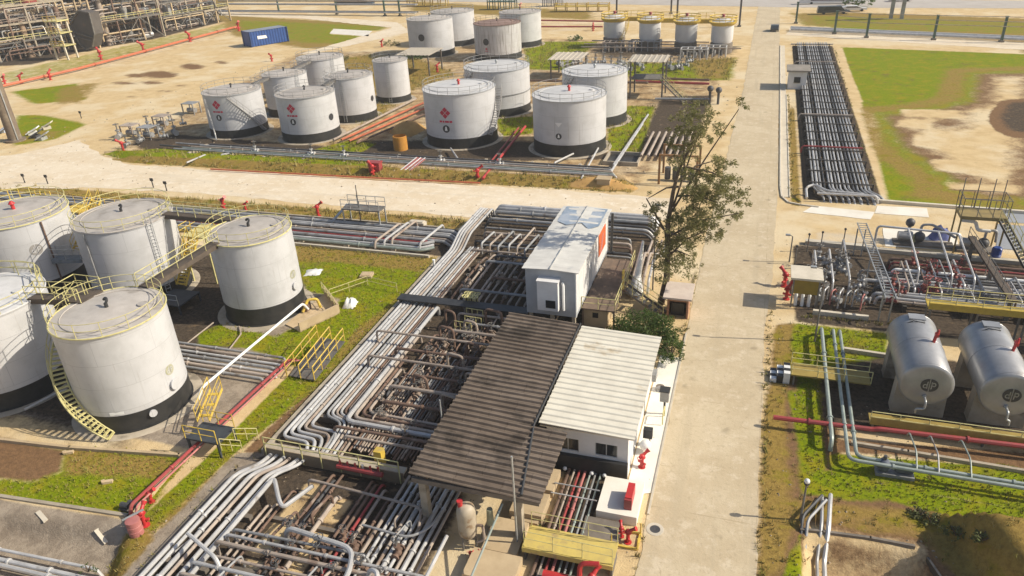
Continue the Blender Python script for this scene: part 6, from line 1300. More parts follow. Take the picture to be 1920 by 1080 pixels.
# ------------------------------------------------------------------ red fire fighting gear
def make_monitor(label, group=None, mat=RED):
    t = thing('fire_monitor', label, 'fire monitor', (0, 0, 0), group)
    MB().cone((0, 0, -.05), (0, 0, 1.0), .16, .14, 12).cone((0, 0, 0), (0, 0, .06), .3, .3, 12).build('riser', mat, t)
    MB().sph((0, 0, 1.1), .24, 10, 7).cone((0, 0, 1.0), (0, 0, 1.05), .27, .27, 12).build('swivel', mat, t)
    MB().cone((0, 0, 1.15), (.38, -.1, 1.42), .15, .12, 10).cone((.38, -.1, 1.42), (.58, -.16, 1.56), .13, .2, 10).build('nozzle', mat, t)
    MB().tube(ring((-.3, 0, 1.1), .18, 12), .03, 5, closed=True).build('handwheel', mat, t)
    for s in (-1, 1): MB().cone((0, 0, .5), (0, .35*s, .5), .09, .11, 10).build('outlet', mat, t)
    return t
mon = None
def monitor(label, x, y, sc=1.0, rz=0, z=0, group=None):
    global mon
    if mon is None: mon = make_monitor(label, group); return place(mon, (x, y, z), rz, sc=sc*.68, first=True)
    c = place(mon, (x, y, z), rz, label, group, sc*.68)
    if not group and 'group' in c: del c['group']
    return c
for i, (px_, py_, sc) in enumerate(((420, 392, 1.5), (461, 394, 1.0), (597, 405, 1.5))):
    p = g(px_, py_); monitor(['tall red fire monitor behind the lawn tank, near the road edge', 'thin red hydrant right beside the tall red fire monitor', 'red fire monitor above the grey run beside the steel gallery'][i], p.x, p.y, sc, .4*i)
p = g(896, 338); monitor('big red fire monitor at the lower end of the slanting red pipe', p.x, p.y, 1.7, .8)
p = g(1463, 505); monitor('red fire monitor standing on the road side of the pump shelter', 3.7, 59.6, 1.5, 2.6); monitor('red hydrant between pump shelter and main road', 3.85, 57.3, 1.35, 1.2)
p = g(273, 985); monitor('red hydrant beside the pink drum at the lawn corner', p.x, p.y, 1.25, 2.0); p = g(278, 945); monitor('red valve post on the long red pipe at the lawn corner', p.x+.1, p.y+.2, .9, .6)
monitor('red valve set inside the yellow frame beside the road', -4.15, 28.3, 1.0, .3); monitor('second red valve squeezed into the yellow frame beside the road', -4.55, 28.6, .8, 2.2)
monitor('red hydrant on the white apron beside the window wall', -4.35, 34.2, 1.1, 1.0)
monitor('bright red fire monitor at the very bottom edge by the road', -5.3, 24.8, 1.3, 1.3)
for i, (px_, py_) in enumerate(((10, 158), (40, 156), (95, 150), (190, 112), (270, 98), (357, 78), (448, 58))):
    p = g(px_, py_); monitor(f'{ORD[i]} red fire monitor along the orange red fire main, from the tall stack', p.x, p.y, 2.6 if i > 2 else 2.0, i, group='monitors along the fire main')
for i, (px_, py_, lb) in enumerate(((716, 88, 'red hydrant beside the path end of the far yellow lawn'), (820, 135, 'orange red hydrant between left rows and badge tank canopy'), (1112, 58, 'red hydrant left of the yellow stair raised tank'), (700, 330, 'dark red box-like hydrant on the grassy bank'), (232, 284, 'dark red hydrant at the yard corner of the grassy bank'), (510, 115, 'lone red hydrant on the sandy yard behind the left rows'), (975, 17, 'red hydrant by the far road beyond the streaked tanks'))):
    p = g(px_, py_); monitor(lb, p.x, p.y, 1.7, i)
MON_H = None
rc = thing('hose_cabinet', 'tall red hose cabinet on the white concrete platform', 'cabinet', (-4.5, 30.9, .62)); MB().bx(-4.65, 30.1, .62, -4.28, 31.3, 1.35).build('box', RED, rc, smooth=False); MB().bx(-4.67, 29.95, .0, -4.26, 30.095, 1.3).build('door', REDP, rc, smooth=False)
p = g(775, 322); hb = thing('hose_rack', 'pink red slanted rack with pale stripes on the grassy bank', 'rack', (p.x, p.y, .4)); MB().beam((p.x-.9, p.y-1.6, .2), (p.x+.5, p.y+1.6, 1.3), 1.6, .1).build('panel', PINK, hb, smooth=False)
for k in (-.6, 0, .6): MB().beam((p.x-.9+k, p.y-1.6, .3), (p.x+.5+k, p.y+1.6, 1.4), .12, .06).build('stripe', LOGOW, hb, smooth=False)
p = g(706, 326); tag(MB().bx(p.x-.8, p.y-.4, 0, p.x+.7, p.y+.5, 1.5).bx(p.x-.9, p.y-.5, 1.5, p.x+.8, p.y+.6, 1.6).build('hydrant_box', REDP, origin=p, smooth=False), 'dark red steel box on the grassy bank before the red vent tank', 'box')
yf_ = MB()
for a, b in (((-4.95, 27.9), (-3.6, 27.9)), ((-3.6, 27.9), (-3.6, 29.0)), ((-3.6, 29.0), (-4.95, 29.0)), ((-4.95, 29.0), (-4.95, 27.9))): yf_.beam((*a, .06), (*b, .06), .12, .1)
for a in ((-4.95, 27.9), (-3.6, 27.9), (-3.6, 29.0)): yf_.tube([(*a, 0), (*a, .8)], .035, 6)
tag(yf_.build('guard_railing', YELF, origin=(-4.3, 28.4, 0), smooth=False), 'yellow guard frame round the red valves beside the road', 'guard frame')
rp = thing('red_pump_set', 'red pump set with pipes at the bottom photo edge under the catwalk', 'pump', (-6.6, 24.6, 0))
MB().bx(-8.0, 24.2, 0, -5.8, 25.2, .3).build('skid', CONCD, rp, smooth=False); MB().cone((-7.7, 24.6, .6), (-6.5, 24.6, .6), .26, .26, 16).build('motor', RED, rp); MB().sph((-5.9, 24.6, .6), .34, 12, 8).build('casing', REDP, rp); MB().tube([(-5.9, 24.7, .8), (-5.9, 24.9, 1.6), (-5.0, 25.0, 1.7)], .13, 8, .3).build('outlet', RED, rp)
dp = thing('drum', 'faded pink drum standing by the red hydrant at the lawn corner', 'drum', g(257, 1000)); p = WL[dp.name]; MB().lathe((p.x, p.y, 0), [(.01, 0), (.38, 0), (.38, .3), (.4, .32), (.38, .34), (.38, .62), (.4, .64), (.38, .66), (.38, .98), (.3, 1.0), (.01, .99)], 20).build('body', PINK, dp)
wr = MB().tube([(p.x-.6, p.y-.1, .9), (p.x+.2, p.y+.7, 1.15)], .07, 8).build('lid_bar', STEELG, dp)
# black standing jug-like pumps near the lawn corner
for i in range(2):
    p = g(238+14*i, 955-4*i); t = thing('pump', ['small dark pump in the lawn corner, farther from the red pipe', 'small dark pump in the lawn corner, closer to the red pipe'][i], 'pump', p); MB().cone((p.x-.3, p.y, .3), (p.x+.25, p.y, .3), .17, .17, 10).build('motor', DARKP, t); MB().bx(p.x-.4, p.y-.2, 0, p.x+.4, p.y+.2, .12).build('base', CONCD, t, smooth=False)
p = g(1672, 888); pm = thing('pump', 'blue grey pump on a skid beside the bending green pipes', 'pump', p); MB().bx(p.x-.9, p.y-.4, 0, p.x+1.1, p.y+.4, .2).build('base', GREYP, pm, smooth=False); MB().cone((p.x+.1, p.y, .5), (p.x+1.0, p.y, .5), .26, .26, 14).build('motor', M('blue grey motor', (.1, .12, .16), (.07, .08, .11)), pm); MB().sph((p.x-.5, p.y, .55), .4, 12, 8).build('casing', M('blue grey motor', (.1, .12, .16)), pm); MB().cone((p.x-.5, p.y, .6), (p.x-.5, p.y, 1.2), .1, .1, 8).build('riser', DARKP, pm)
MB().cone((p.x-.1, p.y, .5), (p.x+.12, p.y, .5), .07, .07, 8).build('shaft', STEELG, pm)
for i, x in enumerate((10.5, 11.6, 13.2)):
    tag(MB().tube([(x, 36.9, .8), (x, 37.8, 1.4), (x-.1, 39.6, 1.3), (x-.1, 39.9, .9)], .045, 8, .3).build('branch_pipe', [GRNP, GREYP, GRNP][i], origin=(x, 37, 0)), f'{ORD[i]} arched branch pipe from the blue grey pump, joining green and red pipes', 'pipe', 'arched branch pipes')
# ------------------------------------------------------------------ poles and lamps
def lamp_pole(label, x, y, h, head='side', mat=STEEL, z=0, name='lamp_post', arm=.7):
    t = thing(name, label, 'lamp post', (x, y, z)); MB().cone((x, y, z-.1), (x, y, z+h), .07, .05, 8).build('pole', mat, t)
    if head == 'side': MB().tube([(x, y, z+h), (x-arm, y, z+h+.15)], .035, 6).build('arm', mat, t); MB().bx(x-arm-.35, y-.12, z+h+.08, x-arm+.05, y+.12, z+h+.2).build('lamp', STEELG, t, smooth=False)
    else: MB().sph((x, y, z+h+.1), .15, 10, 7).build('lamp', LOGOW, t); MB().cone((x, y, z+h-.12), (x, y, z+h-.02), .12, .16, 10).build('collar', DARK, t)
    return t
lamp_pole('slim lamp post on the grass verge casting a long shadow on the road', 5.8, 51.05, 5.9)
lamp_pole('short lamp post with pale globe above the earth pit', 4.4, 32.2, 2.6, 'globe')
lamp_pole('slender lamp post with small head at the road junction by the east yard', 4.15, 64.5, 2.5, 'side', STEEL, arm=.25)
lamp_pole('low globe lamp on the west edge of the cabin shade, beside the main tree', -6.9, 56.5, 7.6, 'side', STEEL, arm=-.3)
for i, (px_, py_) in enumerate(((47, 343), (90, 345), (288, 352), (313, 358), (153, 222))):
    p = g(px_, py_); t = thing('marker_post', f'{ORD[i]} short dark marker post on the dusty road edge, from the photo edge' if i < 4 else 'short dark marker post on the dry grass wedge', 'post', p, 'marker posts on the road edge' if i < 4 else None); MB().cone(p, (p.x, p.y, 1.0), .07, .07, 8).build('pole', DARK, t); MB().bx(p.x-.22, p.y-.06, .9, p.x+.22, p.y+.06, 1.25).build('head', DARK, t, smooth=False)
for i, (px_, py_) in enumerate(((1490, 495), (1513, 472), (1538, 468), (1580, 462))):
    p = g(px_, py_); t = thing('marker_post', f'{ORD[i]} thin post behind the pump shelter, from the main road', 'post', p, 'thin posts behind the pump shelter'); MB().cone(p, (p.x, p.y, 1.7), .05, .05, 8).build('pole', STEEL, t); MB().sph((p.x, p.y, 1.75), .12, 8, 5).build('head', DARK, t)
# signal stand on the apron
ss = thing('control_stand', 'grey control box on a stand at the roadside apron edge', 'control box', (-3.75, 39.6, 0)); MB().cone((-3.75, 39.6, 0), (-3.75, 39.6, 1.3), .07, .07, 8).build('pole', DARK, ss); MB().bx(-4.05, 39.4, 1.1, -3.5, 39.85, 1.9).build('box', GREYP, ss, smooth=False); MB().bx(-4.1, 39.3, 1.9, -3.45, 39.95, 1.96).build('hood', DARK, ss, smooth=False); MB().tube([(-3.7, 39.3, .1), (-3.7, 39.3, .9), (-3.7, 38.4, .9), (-3.7, 38.4, .1)], .04, 6, .1).build('guard_rail', YELP, ss)
s2 = thing('meter_box', 'black meter box on a post beside the red hydrant on the apron', 'control box', (-4.3, 36.3, 0)); MB().bx(-4.6, 36.15, .6, -4.05, 36.5, 1.25).build('box', DARK, s2, smooth=False); MB().cone((-4.2, 36.3, 0), (-4.2, 36.3, .6), .06, .06, 8).build('pole', STEELG, s2); MB().sph((-4.35, 35.6, .55), .35, 12, 8).build('tank', LOGOW, s2)
tag(MB().lathe((-4.35, 42.2, 0), [(.01, .34), (.3, .32), (.34, .02)], 16).build('vent_cap', GREYP, origin=(-4.35, 42.2, 0)), 'small grey vent cap on the white apron', 'vent')
mh = thing('manhole', 'round manhole with pale ring on the main road', 'manhole', g(1228, 993)); p = WL[mh.name]; MB().lathe((p.x, p.y, 0), [(.28, .032), (.28, .04), (.46, .04), (.47, .02)], 24).build('ring', CONCP, mh); MB().lathe((p.x, p.y, 0), [(.01, .034), (.275, .034)], 20).build('cover', DARKP, mh)
# vessel below the dark roof edge
vx, vy = -12.1, 25.9
vt = thing('upright_vessel', 'upright cream vessel with red top valve below the dark roof edge', 'vessel', (vx, vy, 0))
MB().lathe((vx, vy, 0), [(.02, .75), (.35, .8), (.48, 1.0), (.5, 1.2), (.5, 2.5), (.44, 2.72), (.28, 2.88), (.02, 2.92)], 24).build('shell', M('cream vessel paint', (.46, .39, .29), (.36, .3, .22), 1.2, .55, stain=(.25, .17, .1), st_scale=1.4, st_thr=.55), vt)
for k in range(3): MB().tube([(vx+.4*math.cos(k*2.1), vy+.4*math.sin(k*2.1), 0), (vx+.4*math.cos(k*2.1), vy+.4*math.sin(k*2.1), 1.0)], .06, 6).build('leg', STEEL, vt)
MB().cone((vx-.25, vy-.1, 2.8), (vx-.25, vy-.1, 3.2), .12, .16, 10).build('valve', RED, vt); MB().tube([(vx+.5, vy, 1.6), (vx+.85, vy, 1.7), (vx+.9, vy, .7), (vx+.5, vy-.1, .5)], .08, 8, .2).build('outlet', PALEP, vt); MB().cone((vx+1.1, vy+.5, 1.4), (vx+1.1, vy+.5, 2.4), .2, .16, 12).build('filter', M('olive filter', (.3, .3, .2)), vt)
for i in range(3):
    x = vx+.35+.3*i; monitor(f'{ORD[i]} small rusty red valve at the vessel foot', x, vy-.75, .55, i, group='red valves at the vessel foot')
# ------------------------------------------------------------------ tarps and loose things on the lawn
def crumple(name, label, cat, p, sx, sy, h, mat, rz=0, seed=1):
    r0 = random.Random(seed); n_ = 7; vs_ = []
    for j in range(n_+1):
        for i in range(n_+1):
            u = i/n_-.5; v = j/n_-.5; x = u*sx*(1+r0.uniform(-.12, .12)); y = v*sy*(1+r0.uniform(-.12, .12)); e = max(0, 1-(2*max(abs(u), abs(v)))**4)
            vs_.append((p[0]+x*math.cos(rz)-y*math.sin(rz), p[1]+x*math.sin(rz)+y*math.cos(rz), .01+e*(h*.5+r0.uniform(0, h))))
    k = n_+1; o = MB().add(vs_, [(j*k+i, j*k+i+1, (j+1)*k+i+1, (j+1)*k+i) for j in range(n_) for i in range(n_)]).build(name, mat, origin=p, ang=80); return tag(o, label, cat)
crumple('tarp', 'flat white tarp lying right beside the lawn tank', 'tarp', g(588, 511), 1.5, 1.3, .15, TARP, .3, 2)
crumple('tarp', 'crumpled white tarp on the lawn near the sampling box', 'tarp', g(657, 572), 1.0, 1.3, .55, TARP, .2, 5)
p = g(688, 518); tag(MB().box((p.x, p.y, .12), (1.1, 1.0, .24), .2).box((p.x, p.y, .26), (.8, .7, .05), .2).build('concrete_slab', TANC, origin=p, smooth=False), 'square tan concrete lid on the lawn', 'lid')
p = g(815, 505); tag(MB().cone(p, (p.x, p.y, .9), .1, .1, 10).cone((p.x, p.y, .9), (p.x, p.y, 1.0), .14, .14, 10).build('post', LOGOW, origin=p), 'lone white post on the lawn near the silver bank', 'post')
for i, (px_, py_) in enumerate(((130, 850), (203, 905), (195, 892))):
    if i == 2: continue
    p = g(px_, py_); tag(MB().box((p.x, p.y, .08), (.55, .22, .16), .5).box((p.x-.25, p.y-.1, .1), (.2, .2, .2), .9).build('concrete_rubble', TANC, origin=p, smooth=False), ['broken concrete piece on the dry lawn patch near the stair foot', 'broken concrete piece in the middle of the near lawn'][i], 'rubble')
for i, (px_, py_, d, lb) in enumerate(((1637, 1035, (.25, .75, .7), 'small dark concrete post standing in the earth pit'), (1700, 1045, (.9, .4, .12), 'tan concrete fragment lying in the earth pit'))):
    p = g(px_, py_, -1.3); tag(MB().box((p.x, p.y, -1.3+d[2]/2), d).box((p.x, p.y, -1.3+d[2]+.03), (d[0]*.8, d[1]*.8, .06)).build('concrete_piece', [CONCD, TANC][i], origin=p, smooth=False), lb, 'concrete piece')
# orange sand pile and barrel-like chute by the red vent tank
def heap(name, label, c, rx, ry, h, mat, seed):
    r0 = random.Random(seed); vs_ = []; fs = []; n_ = 22; m_ = 7
    for j in range(m_+1):
        f = j/m_
        for i in range(n_):
            a = 2*PI*i/n_; k = 1+.12*math.sin(3*a+seed)+r0.uniform(-.05, .05); vs_.append((c[0]+rx*(1-f)*k*math.cos(a), c[1]+ry*(1-f)*k*math.sin(a), c[2]-.05+h*(1-(1-f)**1.6)+r0.uniform(-.04, .04)))
    for j in range(m_):
        for i in range(n_): fs.append((j*n_+i, j*n_+(i+1) % n_, (j+1)*n_+(i+1) % n_, (j+1)*n_+i))
    return tag(MB().add(vs_, fs).build(name, mat, origin=c, ang=80), label, 'sand pile')
p = g(1120, 352); heap('sand_pile', 'long orange sand pile on the near edge of the far tank block', (p.x, p.y+1, 0), 4.6, 1.8, 1.0, SANDH, 3)
p = g(770, 250); heap('sand_pile', 'orange sand pile leaning on the shaded side of the red vent tank', (p.x-1, p.y+1, 0), 2.6, 3.2, 1.6, SANDH, 5)
p = g(752, 280); tag(MB().lathe((p.x, p.y, 0), [(.01, 0), (1.0, 0), (1.0, 1.9), (.9, 1.95), (.88, .2), (.01, .2)], 20).build('open_bin', M('orange bin', (.58, .28, .04), (.5, .22, .04)), origin=p), 'orange open bin beside the orange sand pile', 'bin')
p = g(1135, 350); tag(MB().bx(p.x-.9, p.y-.6, 0, p.x+.6, p.y+.5, 1.0).bx(p.x-1.0, p.y-.7, 1.0, p.x+.7, p.y+.6, 1.12).build('concrete_block', TANC, origin=p, smooth=False), 'tan concrete block in front of the long orange sand pile', 'concrete block')
p = g(1205, 300); pt = thing('pump_pit', 'dark pit with concrete rim between ghosted triangle tank and tree', 'pit', p)
MB().bx(p.x-4.4, p.y-2.5, -.02, p.x-.4, p.y+1.4, .03).build('floor', DARK, pt, smooth=False)
pr_ = MB(); pr_.bx(p.x-4.6, p.y-2.7, 0, p.x-.2, p.y-2.5, .5).bx(p.x-4.6, p.y+1.4, 0, p.x-.2, p.y+1.6, .5).bx(p.x-4.6, p.y-2.5, 0, p.x-4.4, p.y+1.4, .5).bx(p.x-.4, p.y-2.5, 0, p.x-.2, p.y+1.4, .5); pr_.build('rim', CONC, pt, smooth=False)
fr = thing('pipe_stand', 'rusty orange pipe frame with dark gear standing behind the tree', 'frame', g(1235, 345)); p = WL[fr.name]
fb = MB()
for (x, y) in ((0, 0), (4.2, 0), (0, 4), (4.2, 4)): fb.bx(p.x+x-.12, p.y+y-.12, 0, p.x+x+.12, p.y+y+.12, 3.4)
fb.bx(p.x-.1, p.y-.1, 3.4, p.x+4.3, p.y+.1, 3.6).bx(p.x-.1, p.y+3.9, 3.4, p.x+4.3, p.y+4.1, 3.6); fb.build('frame', M('rusty orange steel', (.3, .15, .05), (.2, .12, .06)), fr, smooth=False)
for k in range(4): MB().cone((p.x+.8+.9*k, p.y+1.5, .2), (p.x+.8+.9*k, p.y+1.5, 1.6), .35, .35, 12).build('filter_pot', DARKP, fr)
# ------------------------------------------------------------------ cable ladder and goal frames in the east yard
cl = thing('cable_ladder', 'wide silver cable ladder slanting down through the east pipe yard', 'cable tray', (10.0, 60, 0))
for s in (0, .75): MB().beam((9.6+s, 67.8, 2.9), (10.6+s, 54.6, 2.3), .07, .14).build('rail', STEELG, cl)
rg = MB()
for k in range(30):
    f = k/30; a = Vector((9.6, 67.8, 2.88)).lerp(Vector((10.6, 54.6, 2.28)), f); rg.beam(a, a+Vector((.75, 0, 0)), .06, .04)
rg.build('rung_lattice', STEELG, cl)
for (x, y) in ((9.65, 67.2), (10.3, 67.2), (10.5, 55.2), (11.2, 55.2), (10.1, 61), (10.8, 61)): MB().bx(x-.05, y-.05, 0, x+.05, y+.05, 2.6).build('leg', STEELG, cl, smooth=False)
bb = MB(); bb.bx(17.7, 57.0, 1.7, 18.1, 69.0, 1.95)
bm2 = thing('pipe_bridge', 'dark brown narrow pipe bridge crossing the east pipe yard', 'pipe bridge', (17.9, 63, 0)); MB().beam((19.0, 68.6, 2.0), (19.6, 57.0, 1.8), .55, .2).build('deck', DKB, bm2, smooth=False)
for (x, y) in ((19.05, 68), (19.3, 62.5), (19.55, 57.4)): MB().bx(x-.15, y-.1, 0, x+.15, y+.1, 1.9).build('leg', STEEL, bm2, smooth=False)
rail_mb([(18.75, 68.6, 2.05), (19.35, 57, 1.85)], .9, 2.0, .03).build('railing', STEEL, bm2)
wallc = wall('pale concrete beam along the far side of the east pipe yard', [(11.0, 68.4), (40, 67.6)], .45, .35, CONCP); wall('pale concrete beam near the small pump skid', [(5.6, 68.9), (11.5, 68.7)], .6, .4, CONCP)
wall('pale foot wall of the east yard toward the grass', [(5.8, 55.3), (9.8, 55.2)], .3, .35, CONCP)
def skid(label, x, y, L_, mat=DARKP, name='pump_skid'):
    t = thing(name, label, 'pump skid', (x, y, 0)); MB().bx(x, y, 0, x+L_, y+1.3, .25).build('base', CONCD, t, smooth=False)
    MB().cone((x+.3, y+.65, .8), (x+1.5, y+.65, .8), .4, .4, 14).build('motor', GREYP, t); MB().sph((x+2.1, y+.65, .8), .5, 12, 8).build('pump_casing', mat, t)
    MB().tube([(x+2.1, y+.65, 1.0), (x+2.1, y+.65, 2.0), (x+2.9, y+.65, 2.1), (x+L_, y+.6, 1.0)], .12, 8, .3).build('outlet', GREYP, t); MB().bx(x+1.5, y+.45, .3, x+1.8, y+.85, .95).build('coupling_guard', YELP, t, smooth=False)
    return t
skid('dark pump skid on the white slab of the east yard', 13.3, 70.0, 5.0); skid('second pump skid tucked under the loading platform', 18.4, 69.6, 3.0)
ks = thing('dark_valve_tower', 'dark knobbed valve tower on the white slab of the east yard', 'valve', (14.6, 71.5, 0)); MB().cone((14.6, 71.5, 0), (14.6, 71.5, 1.6), .14, .12, 10).build('stem', DARKP, ks); MB().sph((14.6, 71.5, 1.8), .42, 10, 6).build('head', DARKP, ks); MB().cone((14.6, 71.5, .7), (14.6, 71.5, .85), .4, .4, 12).build('flange', DARKP, ks)
crumple('tarp', 'blue tarp draped on the frame beside the loading platform', 'tarp', (17.4, 72.4, 0), 1.7, 1.1, 1.1, M('blue tarp', (.1, .13, .34), (.08, .1, .26)), .2, 9)
bd = thing('drum', 'blue plastic drum at the foot of the loading platform', 'drum', (21.2, 68.6, 0)); MB().lathe((21.2, 68.6, 0), [(.01, 0), (.36, 0), (.4, .1), (.4, .5), (.43, .52), (.4, .55), (.4, 1.1), (.3, 1.2), (.01, 1.2)], 18).build('body', BLUED, bd)
wp = MB(); wp.tube([(18.4, 70.9, 2.6), (19.6, 70.7, 2.6), (19.8, 70.3, 2.0), (20.8, 70.2, 2.0)], .16, 8, .2); tag(wp.build('white_duct', LOGOW, origin=(19, 70.6, 0)), 'white stepped duct below the loading platform', 'duct')
# tall thin rods over the loading platform
for i, (x, y) in enumerate(((18.2, 71.4), (19.4, 71.5), (20.6, 71.5), (21.4, 71.4))): tag(MB().cone((x, y, 3.6), (x, y, 6.4), .05, .04, 6).cone((x, y, 3.6), (x, y, 3.7), .1, .1, 8).build('steel_rod', STEEL, origin=(x, y, 3.6)), f'{ORD[i]} tall steel rod on the loading platform, from the blue tarp', 'rod', 'steel rods on the loading platform')
# steel gallery beside the cross road
p = g(672, 430); gs = thing('steel_gallery', 'grey steel gallery with thin mast over the pipes beside the cross road', 'platform', (p.x, p.y, 0))
MB().bx(p.x-1.8, p.y+.2, 2.0, p.x+2.6, p.y+1.8, 2.12).build('deck', STEEL, gs, smooth=False); rail_mb([(p.x-1.8, p.y+.25, 2.12), (p.x+2.6, p.y+.25, 2.12)], 1.0, 1.2, .035).build('railing', STEELG, gs); rail_mb([(p.x-1.8, p.y+1.75, 2.12), (p.x+2.6, p.y+1.75, 2.12)], 1.0, 1.2, .035).build('railing', STEELG, gs)
for dx in (-1.7, 2.5):
    for dy in (.3, 1.7): MB().bx(p.x+dx-.06, p.y+dy-.06, 0, p.x+dx+.06, p.y+dy+.06, 2.0).build('leg', STEELG, gs, smooth=False)
MB().cone((p.x-.1, p.y+.9, 0), (p.x-.1, p.y+.9, 4.6), .07, .05, 8).build('mast', STEEL, gs); MB().beam((p.x-3.4, p.y+.1, .3), (p.x-1.8, p.y+1.6, 2.1), .5, .1).build('ramp', STEELG, gs)
for i, (px_, py_) in enumerate(((343, 205), (600, 398))): pass
p = g(783, 424); tag(MB().box((p.x, p.y, .25), (1.8, .8, .5)).box((p.x, p.y, .55), (1.5, .6, .1)).build('valve_pit', CONCP, origin=p, smooth=False), 'pale concrete valve pit cover beside the silver bank end', 'pit cover')
# ------------------------------------------------------------------ container, cars, far things
a = g(468, 88); ax = 21.0*1.0
cn = thing('shipping_container', 'long blue shipping container on the sandy yard before the yellow lawn', 'container', (-123.5, 171, 0))
cm = MB(); rz = math.atan2(g(543, 78).y-g(470, 90).y, g(543, 78).x-g(470, 90).x)
pA = g(472, 89); Lc = (g(543, 78)-pA).length; dx, dy = math.cos(rz), math.sin(rz); nxv, nyv = -dy, dx
def cpt(u, v, z): return (pA.x+dx*u+nxv*v, pA.y+dy*u+nyv*v, z)
Wc, Hc = 4.2, 3.7
k_ = 28; vs_ = []; 
for i in range(k_*2+1):
    u = Lc*i/(k_*2); o_ = .12 if i % 4 in (1, 2) else 0
    vs_ += [cpt(u, o_, .1), cpt(u, o_, Hc)]
cm.add(vs_, [(2*i, 2*i+2, 2*i+3, 2*i+1) for i in range(k_*2)]); cm.add([cpt(0, .0, .1), cpt(0, Wc, .1), cpt(0, Wc, Hc), cpt(0, 0, Hc), cpt(Lc, 0, .1), cpt(Lc, Wc, .1), cpt(Lc, Wc, Hc), cpt(Lc, 0, Hc)], [(0, 3, 2, 1), (4, 5, 6, 7), (1, 2, 6, 5)])
cm.build('body', BLUE, cn, smooth=False)
MB().add([cpt(-.05, -.05, Hc+.005), cpt(Lc+.05, -.05, Hc+.005), cpt(Lc+.05, Wc+.05, Hc+.005), cpt(-.05, Wc+.05, Hc+.005)], [(0, 1, 2, 3)]).build('roof', M('grey blue container roof', (.3, .33, .4), (.24, .27, .34), .5, .6), cn, smooth=False)
for (u, v) in ((0, 0), (Lc, 0), (0, Wc), (Lc, Wc)): MB().beam(cpt(u, v, 0), cpt(u, v, Hc+.05), .3, .3).build('corner_post', M('dark blue steel', (.02, .05, .16)), cn, smooth=False)
MB().add([cpt(2.0, -.03, 1.7), cpt(4.6, -.03, 1.7), cpt(4.4, -.03, 2.4), cpt(2.0, -.03, 2.5)], [(0, 1, 2, 3)]).build('marking', LOGOW, cn, smooth=False)
def car(label, x, y, rz, body, L_=4.4, van=False):
    t = thing('parked_car', label, 'car', (x, y, 0)); h = 1.95 if van else 1.4
    prof = [(-L_/2, .35), (-L_/2, .8), (-L_/2+.2, h if van else .95), (L_*.2, h) if van else (-L_*.28, h), (L_*.33, .95) if van else (L_*.12, h), (L_*.3, .92), (L_/2-.1, .8), (L_/2, .4)]
    n_ = len(prof); cs, sn = math.cos(rz), math.sin(rz); W = .88
    T = lambda u, v, z: (x+u*cs-v*sn, y+u*sn+v*cs, z)
    vs_ = [T(u, -W, z) for u, z in prof]+[T(u, W, z) for u, z in prof]; MB().add(vs_, [tuple(range(n_-1, -1, -1)), tuple(range(n_, 2*n_))]+[(i, (i+1) % n_, n_+(i+1) % n_, n_+i) for i in range(n_)]).build('body', body, t, smooth=False)
    for s in (-1, 1): MB().add([T(-L_*.26, s*(W+.01), h-.12), T(L_*.1, s*(W+.01), h-.12), T(L_*.24, s*(W+.01), .98), T(-L_*.33, s*(W+.01), .98)], [(0, 1, 2, 3)]).build('window', GLASS, t, smooth=False)
    for u in (-L_*.3, L_*.3):
        for s in (-1, 1): MB().cone(T(u, s*.7, .33), T(u, s*.92, .33), .33, .33, 14).build('wheel', RUBBER, t)
    return t
p = g(1562, 26); car('dark parked car in front of the far lawn', p.x, p.y, .1, CARD, 8.0, True); p = g(1600, 22); car('white parked car right beside the dark one at the far lawn', p.x, p.y+1, .1, CARW, 6.5)
p = g(1555, 7); car('long white van parked behind the far cars', p.x, p.y, .05, CARW, 16, True); p = g(655, 12); car('dark lorry with white cab behind the far pipe rack', p.x, p.y+4, 0, CARD, 15, True)
p = g(1452, 58); car('tiny dark vehicle driving on the far end of the main road', p.x, p.y, PI/2, CARD, 3.6)
p = g(1690, 5); car('dark parked car at the top photo edge by the far road', p.x, p.y+3, 0, CARD, 6)
def rack_posts(lbl, pts, h, mat, group, cross=True):
    for i, p in enumerate(pts):
        t = thing('rack_post', f'{ORD[i]} {lbl}', 'post', p, group); MB().bx(p[0]-.22, p[1]-.22, 0, p[0]+.22, p[1]+.22, h).build('column', mat, t, smooth=False); MB().bx(p[0]-.45, p[1]-.45, 0, p[0]+.45, p[1]+.45, .35).build('foot', CONCD, t, smooth=False); MB().bx(p[0]-.3, p[1]-.3, h, p[0]+.3, p[1]+.3, h+.18).build('cap', mat, t, smooth=False)
rack_posts('green post of the tall fence behind the green field, from the main road', [g(1492, 44), g(1564, 64), g(1624, 71), g(1750, 75), g(1877, 79), g(1995, 84)], 4.8, GRNST, 'green posts behind the green field')
wt = MB()
for k in range(3): wt.tube([g(1564, 64)+Vector((0, 0, 4.9-.9*k)), g(1624, 71)+Vector((0, 0, 4.9-.9*k)), g(1995, 84)+Vector((0, 0, 4.9-.9*k))], .07, 5)
tag(wt.build('fence_wire', PALEP, origin=g(1624, 71)), 'pale wires strung between the green posts behind the green field', 'fence')
rack_posts('green post of the far pipe rack behind the yellow lawn, from the process plant', [g(523, 22), g(632, 27), g(722, 30), g(750, 30)], 4.4, GRNST, 'green posts of the far pipe rack')
rack_posts('dark mast behind the small raised tanks, from the yellow stair', [g(1156, 30), g(1269, 42), g(1386, 50), g(1258, 26)], 7.0, DARKP, 'dark masts behind the small raised tanks')
for i, (px_, py_) in enumerate(((1195, 20), (1290, 24))): pass
ft = thing('sign_tower', 'brown sign tower on grey legs standing in the far yellow grass', 'tower', g(1680, 35)); p = WL[ft.name]
